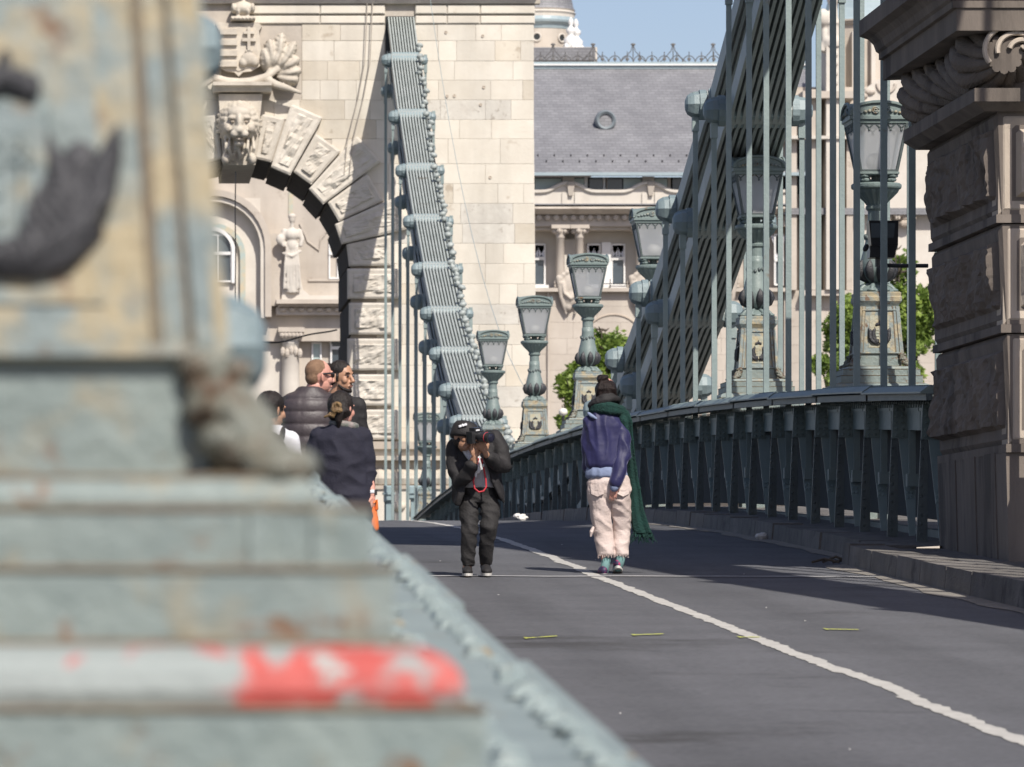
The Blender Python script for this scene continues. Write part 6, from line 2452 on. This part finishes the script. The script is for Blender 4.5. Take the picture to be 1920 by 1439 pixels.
# his right half (left in picture), hanging free from the shoulder
shell(b, [[J(872, 838, -.13), J(856, 836, -.06), J(846, 838, .03), J(865, 840, .13), J(885, 842, .14)],
          [J(880, 868, -.155), J(860, 868, -.13), J(846, 868, .0), J(862, 868, .15), J(893, 868, .15)],
          [J(873, 900, -.165), J(860, 904, -.15), J(850, 900, -.02), J(866, 900, .16), J(898, 900, .16)],
          [J(868, 928, -.16), J(856, 932, -.14), J(847, 930, -.03), J(864, 930, .15), J(899, 930, .16)],
          [J(860, 950, -.13), J(853, 948, -.12), J(847, 940, -.04), J(866, 940, .13), J(899, 941, .15)]])
# his left half
shell(b, [[J(900, 832, -.13), J(920, 816, -.07), J(932, 824, .03), J(915, 832, .13), J(885, 842, .14)],
          [J(908, 868, -.155), J(924, 864, -.13), J(938, 866, .0), J(922, 868, .15), J(890, 868, .15)],
          [J(919, 900, -.16), J(930, 900, -.13), J(940, 900, .0), J(928, 900, .15), J(896, 900, .16)],
          [J(930, 925, -.15), J(938, 926, -.12), J(946, 924, .0), J(930, 925, .14), J(898, 928, .16)],
          [J(943, 946, -.10), J(946, 944, -.08), J(947, 936, .0), J(930, 938, .12), J(898, 941, .15)]])
b.tube([J(852, 838, -.02), J(850, 868, -.05), J(862, 906, -.13), J(872, 892, -.20), J(881, 873, -.275)], [.068, .070, .066, .058, .050], 14, True)
b.tube([J(926, 820, -.02), J(938, 845, -.06), J(941, 876, -.12), J(928, 870, -.20), J(914, 859, -.275)], [.068, .066, .066, .058, .048], 14, True)
b.tube([J(878, 838, .08), J(895, 832, .10), J(920, 822, .06)], [.075, .085, .07], 10, True)
b.tube([J(872, 840, -.06), J(870, 838, .06), J(886, 834, .09), J(896, 834, .0)], [.035, .045, .05, .03], 10, True)
ph.fuse(b, 'jacket', CBLACK, voxel=.0095, smooth=2, fold=folds(.011, 8, 8, 8, 5.5, .0015))
# trousers
b = MB()
rings_z(b, [(J(898, 908, .02), .150, .11), (J(898, 920, .02), .148, .115), (J(898, 934, .02), .150, .105), (J(898, 942, .01), .14, .09)])
b.tube([J(880, 935, .015), J(879, 970, -.03), J(880, 998, -.07), J(878, 1025, -.045), J(877, 1056, -.005), J(877, 1061, -.005)], [.080, .074, .064, .056, .051, .050], 14)
b.tube([J(917, 935, .015), J(918, 968, -.05), J(915, 990, -.095), J(912, 1020, -.03), J(911, 1054, .05), J(911, 1059, .05)], [.082, .077, .066, .056, .050, .049], 14)
ph.fuse(b, 'trousers', CCHAR, voxel=.0085, smooth=1, fold=folds(.012, 8, 8, 12, 9.1, .0015))
shoe(ph, J(877, 1079.5, .09), J(874, 1080, -.19), CBLACK, SOLE, .085, .044)
shoe(ph, J(911, 1073, .13), J(911.5, 1080, -.15), CBLACK, SOLE, .085, .046)
# lanyard and earphone case
tagc = ph.root
b = MB()
b.tube([J(899, 862, -.20), J(904, 880, -.185), J(908, 900, -.18), J(909, 914, -.185), J(904, 922, -.19), J(895, 924, -.19), J(887, 917, -.185), J(885, 903, -.18), J(890, 880, -.17), J(894, 862, -.20)], .0075, 7, True)
ph.build(b, 'lanyard', REDL)
b = MB()
b.ell(J(892, 881, -.20), (.028, .018, .038), 10, 8); b.ell(J(889, 890, -.195), (.012, .012, .03), 8, 6); b.ell(J(903, 874, -.205), (.012, .010, .014), 8, 6)
ph.build(b, 'white_tag', WHITE)
# the camera he holds
cm = thing('handheld_camera', 'black camera with long lens held to the eye by the leaning man', 'camera', ph.root.location + J(890, 822, -.30))
o0 = ph.root.location
cd = Vector((.60, -.78, -.06)).normalized()
cr = Vector((.78, .60, 0.12)).normalized()
cu = cr.cross(cd).normalized()
if cu.z < 0:
    cu = -cu
c0 = o0 + J(886, 822, -.33)


def obox(b, c, ax, h):
    a = [ax[0] * h[0], ax[1] * h[1], ax[2] * h[2]]
    b.hexa([c - a[0] - a[1] - a[2], c + a[0] - a[1] - a[2], c + a[0] + a[1] - a[2], c - a[0] + a[1] - a[2]], [c - a[0] - a[1] + a[2], c + a[0] - a[1] + a[2], c + a[0] + a[1] + a[2], c - a[0] + a[1] + a[2]])


b = MB()
obox(b, c0, (cr, cd, cu), (.070, .032, .050))
obox(b, c0 + cu * .06, (cr, cd, cu), (.032, .034, .018))
obox(b, c0 - cr * .058 + cd * .025, (cr, cd, cu), (.018, .022, .048))
b.build('camera_body', BPLAST, cm)
b = MB()
ax_ = [c0 + cd * t for t in (.03, .06, .065, .11, .115, .165, .168, .20)]
b.tube(ax_, [.036, .036, .040, .040, .043, .043, .046, .046], 18)
b.build('lens_barrel', BPLAST, cm, smooth=False)
b = MB(); b.ell(c0 + cd * .200, [cr * .037, cu * .037, cd * .006], 14, 6); b.build('lens_glass', LENSG, cm, smooth=True)
b = MB(); b.tube([c0 + cd * .150 + (cr * cos(t) + cu * sin(t)) * .0435 for t in [2 * pi * k / 18 for k in range(19)]], .0028, 5); b.build('lens_ring', REDL, cm)
b = MB(); obox(b, c0 + cu * .058 + cd * .0365, (cr, cd, cu), (.020, .002, .006)); b.build('maker_plate', WHITE, cm)

# ===== man in the padded vest
vm = Fig(585, 1145, 37.6, 'broad man with short ginger hair and dark glasses in a padded brown vest')
vm.root.location.z = road_z(37.6)
vm.y0 = YV - road_z(37.6) / 37.6 * F
J = vm.j
b = MB()
hc = J(598, 707, 0)
f, r, up, at = head(b, hc, (.90, .42, 0), s=1.03)
b.tube([hc + Vector((-.02, 0, -.07)), J(586, 745, .02), J(582, 760, .02)], [.066, .07, .08], 12, True)
rings_z(b, [(J(581, 738, .02), .08, .07), (J(580, 748, .02), .17, .10), (J(580, 775, .02), .20, .125), (J(581, 830, .02), .19, .135), (J(582, 900, .02), .18, .135), (J(583, 945, .02), .17, .12)])
for sx, ex, wx in ((536, 530, 537), (628, 636, 630)):
    S_, E_, W_ = J(sx, 758, .02), J(ex, 840, .05), J(wx, 910, -.02)
    b.tube([S_, E_, W_], [.055, .047, .032], 10, True)
    hand(b, W_, (0, -.15, -1), (.2 if sx < 580 else -.2, -1, 0), 1., .5)
for sx in (-1, 1):
    leg(b, J(583 + sx * 25, 935, .02), J(583 + sx * 27, 1035, .0), J(583 + sx * 27, 1133, .03), (.095, .066, .042))
    b.tube([J(583 + sx * 27, 1133, .03), J(583 + sx * 29, 1142, .14)], [.042, .034], 10, True)
vm.fuse(b, 'body', SKIN1, voxel=.005, smooth=2)
face_bits(vm, at, f, r, up, eyes=False)
b = MB()
b.ell(at(-.018, .040, 0), [r * .076, f * .088, up * .085], 16, 10)
b.ell(at(-.050, -.005, 0), [r * .066, f * .050, up * .060], 12, 8)
vm.fuse(b, 'hair', HAIRG, voxel=.008, smooth=2)
b = MB()
for q in (-1, 1):
    b.ell(at(.088, .012, q * .032), [r * .030, f * .012, up * .020], 10, 6)
    b.tube([at(.086, .020, q * .058), at(.05, .022, q * .078), at(-.01, .018, q * .083)], .006, 6, True)
b.tube([at(.098, .018, -.02), at(.098, .018, .02)], .006, 6, True)
vm.build(b, 'sunglasses', BPLAST)
b = MB()
rings_z(b, [(J(583, 726, .01), .085, .085), (J(582, 736, .015), .105, .10), (J(580, 743, .02), .165, .115), (J(580, 755, .02), .190, .135), (J(580, 775, .02), .205, .15), (J(580, 830, .02), .205, .165), (J(581, 890, .02), .205, .165), (J(582, 930, .02), .20, .16), (J(582, 936, .02), .18, .14)], 28)


def quilt(c, n):
    ph_ = (c.z % .088) / .088
    return .011 * abs(sin(pi * ph_)) ** .5 + .004 * noise.noise(Vector((c.x * 18, c.y * 18, c.z * 9)))


vm.fuse(b, 'padded_vest', CVEST, voxel=.009, smooth=3, fold=quilt)
b = MB()
for sx, ex, wx in ((540, 532, 537), (624, 634, 630)):
    b.tube([J(sx, 758, .02), J(ex, 835, .05), J(wx, 905, -.015)], [.068, .060, .046], 12, True)
vm.fuse(b, 'sleeves', CBLACK, voxel=.011, smooth=2, fold=folds(.006))
b = MB()
for sx in (-1, 1):
    b.tube([J(583 + sx * 24, 930, .02), J(583 + sx * 26, 1035, .01), J(583 + sx * 27, 1128, .03)], [.108, .085, .07], 12)
rings_z(b, [(J(583, 905, .02), .17, .13), (J(583, 935, .02), .185, .14), (J(583, 955, .02), .16, .11)])
vm.fuse(b, 'trousers', CCHAR, voxel=.012, smooth=2, fold=folds(.008))
for sx in (-1, 1):
    shoe(vm, J(583 + sx * 27, 1144, -.06), J(583 + sx * 30, 1144, .22), CBLACK, SOLE, .08, .046)

# ===== bearded man with tied hair
bm = Fig(640, 1145, 40.0, 'bearded man with black hair tied up looking right past the ginger man')
bm.root.location.z = road_z(40.0)
bm.y0 = YV - road_z(40.0) / 40.0 * F
J = bm.j
b = MB()
hc = J(640, 708, 0)
f, r, up, at = head(b, hc, (.80, -.60, -.05))
b.tube([hc + Vector((-.01, .02, -.06)), J(632, 748, .03)], [.058, .065], 12, True)
rings_z(b, [(J(631, 742, .03), .07, .06), (J(630, 752, .03), .15, .09), (J(630, 775, .03), .18, .11), (J(630, 830, .03), .16, .115), (J(630, 900, .03), .155, .115), (J(630, 930, .03), .16, .11)])
for sx in (-1, 1):
    S_, E_, W_ = J(630 + sx * 42, 760, .03), J(630 + sx * 50, 832, .06), J(630 + sx * 46, 895, .0)
    b.tube([S_, E_, W_], [.05, .043, .03], 10, True)
    hand(b, W_, (0, -.1, -1), (-sx * .3, -1, 0), 1., .5)
    leg(b, J(630 + sx * 22, 925, .03), J(630 + sx * 24, 1025, .0), J(630 + sx * 24, 1118, .03))
    b.tube([J(630 + sx * 24, 1118, .03), J(630 + sx * 26, 1126, -.1)], [.038, .03], 10, True)
bm.fuse(b, 'body', SKIN2, voxel=.005, smooth=2)
face_bits(bm, at, f, r, up)
b = MB()
b.ell(at(-.016, .048, 0), [r * .080, f * .088, up * .082], 16, 10)
b.ell(at(-.050, -.01, 0), [r * .070, f * .052, up * .065], 12, 8)
b.ell(at(-.115, .075, 0), [r * .035, f * .035, up * .030], 10, 8)
for q in (-1, 1):
    b.tube([at(.01, .01, q * .074), at(.012, -.03, q * .072)], [.012, .008], 6, True)
bm.fuse(b, 'hair', HAIRB, voxel=.007, smooth=1, fold=folds(.003, 40, 40, 10, 1))
b = MB()
for q in (-1, 1):
    b.tube([at(.02, -.06, q * .058), at(.05, -.088, q * .038), at(.078, -.100, q * .010)], [.010, .016, .017], 8, True)
b.ell(at(.078, -.098, 0), [r * .026, f * .016, up * .018], 10, 6)
b.tube([at(.092, -.062, -.024), at(.101, -.050, 0), at(.092, -.062, .024)], [.004, .006, .004], 6, True)
bm.fuse(b, 'beard', HAIRB, voxel=.006, smooth=1)
b = MB()
rings_z(b, [(J(631, 738, .03), .075, .07), (J(630, 748, .03), .15, .10), (J(630, 760, .03), .19, .125), (J(630, 830, .03), .185, .13), (J(630, 905, .03), .18, .13), (J(630, 915, .03), .16, .11)])
for sx in (-1, 1):
    b.tube([J(630 + sx * 40, 760, .03), J(630 + sx * 50, 830, .06), J(630 + sx * 46, 892, .0)], [.064, .056, .045], 12, True)
bm.fuse(b, 'jacket', CBLACK, voxel=.011, smooth=2, fold=folds(.008))
b = MB()
for sx in (-1, 1):
    b.tube([J(630 + sx * 22, 915, .03), J(630 + sx * 24, 1025, .01), J(630 + sx * 24, 1115, .03)], [.10, .08, .066], 12)
rings_z(b, [(J(630, 895, .03), .155, .12), (J(630, 920, .03), .175, .13), (J(630, 940, .03), .15, .10)])
bm.fuse(b, 'trousers', CCHAR, voxel=.012, smooth=2, fold=folds(.008))
for sx in (-1, 1):
    shoe(bm, J(630 + sx * 24, 1127, .1), J(630 + sx * 27, 1127, -.17), CBLACK, SOLE, .08, .044)

# ===== woman in the navy coat
nw = Fig(640, 1160, 36.0, 'woman in navy knit coat with hair clipped up, seen from behind beside the rail')
nw.root.location.z = road_z(36.0)
nw.y0 = YV - road_z(36.0) / 36.0 * F
J = nw.j
b = MB()
hc = J(641, 768, 0)
f, r, up, at = head(b, hc, (.62, .78, -.08), s=.98)
b.tube([hc + Vector((0, -.01, -.06)), J(641, 802, -.01), J(640, 815, 0)], [.050, .05, .06], 12, True)
rings_z(b, [(J(640, 806, 0), .06, .055), (J(640, 812, 0), .13, .08), (J(640, 830, 0), .165, .10), (J(641, 880, 0), .14, .09), (J(642, 930, 0), .15, .10), (J(644, 970, 0), .17, .11)])
LS, LE, LW = J(598, 818, 0), J(592, 885, .02), J(598, 950, -.03)
RS, RE, RWr = J(680, 818, 0), J(688, 875, .01), J(697, 930, -.04)
b.tube([LS, LE, LW], [.044, .039, .028], 10, True)
b.tube([RS, RE, J(694, 908, -.02), RWr], [.044, .039, .032, .026], 10, True)
hand(b, LW, (0, -.1, -1), (.3, -1, 0), .9, .5)
hand(b, RWr, (.0, -.15, -1), (-.9, .3, 0), .92, .55, 1)
for sx in (-1, 1):
    leg(b, J(644 + sx * 22, 965, .0), J(644 + sx * 22, 1055, .0), J(644 + sx * 20, 1140, .02), (.085, .056, .034))
    b.tube([J(644 + sx * 20, 1140, .02), J(644 + sx * 22, 1150, .13)], [.034, .026], 10, True)
nw.fuse(b, 'body', SKIN1, voxel=.0045, smooth=1)
b = MB()
rings_z(b, [(J(640, 799, -.005), .085, .08), (J(640, 805, 0), .115, .09), (J(639, 812, 0), .160, .105), (J(638, 826, 0), .188, .12), (J(640, 850, 0), .180, .125), (J(642, 890, -.005), .172, .125), (J(645, 930, -.01), .185, .135), (J(648, 965, -.01), .200, .145), (J(650, 1000, -.005), .205, .15), (J(650, 1006, 0), .195, .14)], 28)
b.tube([J(600, 818, 0), J(592, 850, 0), J(589, 885, .02), J(595, 935, -.02)], [.064, .064, .060, .05], 14, True)
b.tube([J(678, 818, 0), J(684, 850, 0), J(688, 880, .01), J(693, 906, -.018)], [.064, .062, .056, .046], 14, True)
nw.fuse(b, 'coat', CNAVY, voxel=.0085, smooth=3, fold=folds(.012, 7, 7, 10, 12.4, .003))
b = MB()
n = 22
c = J(645, 797, -.005)
b.tube([c + Vector((.078 * cos(2 * pi * k / n), .07 * sin(2 * pi * k / n), -.012 * cos(2 * pi * k / n))) for k in range(n + 1)], .026, 8)
nw.build(b, 'neck_scarf', mat('striped_scarf', (.30, .25, .24), (.05, .09, .07), 22, .9, .4, 60))
b = MB()
b.ell(at(-.022, .028, 0), [r * .083, f * .095, up * .098], 18, 12)
b.ell(at(-.06, -.03, 0), [r * .066, f * .05, up * .06], 14, 10)
for k in range(9):
    b.tube([J(624 + 4 * k, 786 - 2 * abs(k - 4), -.075), J(628 + 3 * k, 772, -.11 + .004 * abs(k - 4)), J(634 + k, 762, -.10)], [.012, .013, .010], 6, True)
b.tube([J(636, 776, -.10), J(634, 790, -.10), J(634, 806, -.085)], [.03, .022, .008], 8, True)
hr = nw.fuse(b, 'hair', HAIRB, voxel=.008, smooth=1, fold=folds(.004, 34, 34, 12, 1))
b = MB()
for (x, y, d, rx, rz) in ((630, 761, -.125, .034, .020), (626, 769, -.125, .026, .026), (634, 771, -.13, .024, .018)):
    b.ell(J(x, y, d), (rx, .022, rz), 10, 8)
for k in range(5):
    b.tube([J(626 + k, 772 - k, -.125), J(617 + 1.5 * k, 779 + k, -.115), J(606 + 2 * k, 784 - 1.5 * k, -.10)], [.014, .012, .004], 6, True)
b.tube([J(622, 765, -.14), J(630, 757, -.15), J(637, 764, -.14), J(632, 773, -.14)], .008, 6, True)
fuse(b, 'dyed_knot', HAIRY, nw.root, voxel=.006, smooth=1, fold=folds(.004, 40, 40, 20, 3))
b = MB()
b.tube([J(696, 921, -.032), J(697, 927, -.036)], [.033, .033], 14)
wt_ = nw.build(b, 'watch_strap', WHITE)
b = MB()
p = J(703, 924, -.045)
b.box(p.x - .006, p.x + .012, p.y - .018, p.y + .018, p.z - .018, p.z + .018)
b.build('watch_face', BPLAST, wt_, world=False)
b = MB()
for sx in (-1, 1):
    b.tube([J(645 + sx * 22, 985, .0), J(644 + sx * 22, 1055, .0), J(644 + sx * 20, 1138, .02)], [.095, .072, .05], 12)
nw.fuse(b, 'trousers', CCHAR, voxel=.012, smooth=2, fold=folds(.006))
for sx in (-1, 1):
    shoe(nw, J(644 + sx * 20, 1150, -.05), J(644 + sx * 22, 1150, .19), CBLACK, SOLE, .07, .042)
# orange bag in her right hand
ob = thing('carrier_bag', 'orange carrier bag hanging from the right hand of the navy coated woman', 'bag', nw.root.location + J(696, 950, -.04))
b = MB()
w0 = nw.root.location
rings = []
for (y, w_, d_) in ((944, .020, .010), (951, .034, .02), (960, .044, .035), (975, .050, .042), (990, .052, .045), (994, .04, .035)):
    c = w0 + J(694, y, -.045)
    rings.append([c + Vector((w_ * cos(a), d_ * sin(a), .012 * sin(3 * a))) for a in [2 * pi * k / 18 for k in range(18)]])
b.rings(rings)
fuse(b, 'bag_skin', ORANGE, ob, voxel=.008, smooth=1, fold=folds(.008, 22, 22, 8, 1), world=True)
b = MB()
b.tube([w0 + J(686, 950, -.05), w0 + J(690, 936, -.05), w0 + J(697, 944, -.06)], [.012, .008, .008], 6, True)
b.tube([w0 + J(705, 955, -.05), w0 + J(705, 938, -.05), w0 + J(700, 943, -.06)], [.014, .010, .008], 6, True)
b.build('bag_handle', ORANGE, ob, smooth=True)

# ===== boy with a backpack, half hidden by the pedestal
by = Fig(524, 1170, 35.0, 'dark haired boy in white shirt with black backpack strap, half hidden behind the blurred pedestal')
by.root.location.z = road_z(35.0)
by.y0 = YV - road_z(35.0) / 35.0 * F
J = by.j
b = MB()
hc = J(510, 770, 0)
f, r, up, at = head(b, hc, (.75, .62, -.12), s=.97)
b.tube([hc + Vector((-.01, -.01, -.06)), J(508, 806, -.01)], [.045, .05], 12, True)
rings_z(b, [(J(508, 802, 0), .055, .05), (J(508, 812, 0), .12, .075), (J(508, 835, 0), .145, .09), (J(508, 890, 0), .125, .085), (J(508, 950, 0), .13, .09)])
for sx in (-1, 1):
    S_, E_, W_ = J(508 + sx * 38, 822, 0), J(508 + sx * 44, 885, .03), J(508 + sx * 40, 945, -.03)
    b.tube([S_, E_, W_], [.038, .034, .026], 10, True)
    hand(b, W_, (0, -.1, -1), (-sx * .3, -1, 0), .85, .5)
    leg(b, J(508 + sx * 19, 955, 0), J(508 + sx * 20, 1050, 0), J(508 + sx * 20, 1142, .02), (.075, .05, .032))
    b.tube([J(508 + sx * 20, 1142, .02), J(508 + sx * 22, 1152, .12)], [.032, .026], 10, True)
by.fuse(b, 'body', SKIN2, voxel=.005, smooth=1)
b = MB()
b.ell(at(-.022, .034, 0), [r * .084, f * .095, up * .095], 16, 10)
b.ell(at(-.06, -.02, 0), [r * .068, f * .048, up * .058], 12, 8)
by.fuse(b, 'hair', HAIRB, voxel=.008, smooth=1, fold=folds(.006, 34, 34, 12, 1))
b = MB()
rings_z(b, [(J(508, 799, 0), .07, .065), (J(508, 808, 0), .12, .085), (J(508, 820, 0), .155, .10), (J(508, 880, 0), .145, .10), (J(508, 945, 0), .15, .105), (J(508, 952, 0), .13, .09)])
for sx in (-1, 1):
    b.tube([J(508 + sx * 36, 821, 0), J(508 + sx * 42, 855, .01), J(508 + sx * 44, 880, .02)], [.054, .056, .054], 12, True)
by.fuse(b, 'shirt', WHITE, voxel=.01, smooth=2, fold=folds(.007))
b = MB()
for sx in (-1, 1):
    b.tube([J(508 + sx * 19, 945, 0), J(508 + sx * 20, 1050, 0), J(508 + sx * 20, 1138, .02)], [.09, .07, .055], 12)
by.fuse(b, 'trousers', CCHAR, voxel=.012, smooth=2)
for sx in (-1, 1):
    shoe(by, J(508 + sx * 20, 1152, -.05), J(508 + sx * 22, 1152, .18), CBLACK, SOLE, .07, .042)
b = MB()
for sx in (-1, 1):
    b.tube([J(508 + sx * 20, 825, .105), J(508 + sx * 22, 810, .04), J(508 + sx * 22, 808, -.04), J(508 + sx * 20, 822, -.13)], .018, 8, True, flat=1.6)
b.ell(J(506, 868, -.17), (.125, .085, .20), 14, 10)
b.ell(J(506, 895, -.22), (.10, .06, .11), 12, 8)
bp = fuse(b, 'backpack_tmp', BPLAST, by.root, voxel=.012, smooth=2, fold=folds(.005))
bp.parent = None
bp.location = by.root.location
bp.name = 'backpack'
tag(bp, 'dark backpack with black straps on the white shirted boy', 'backpack')
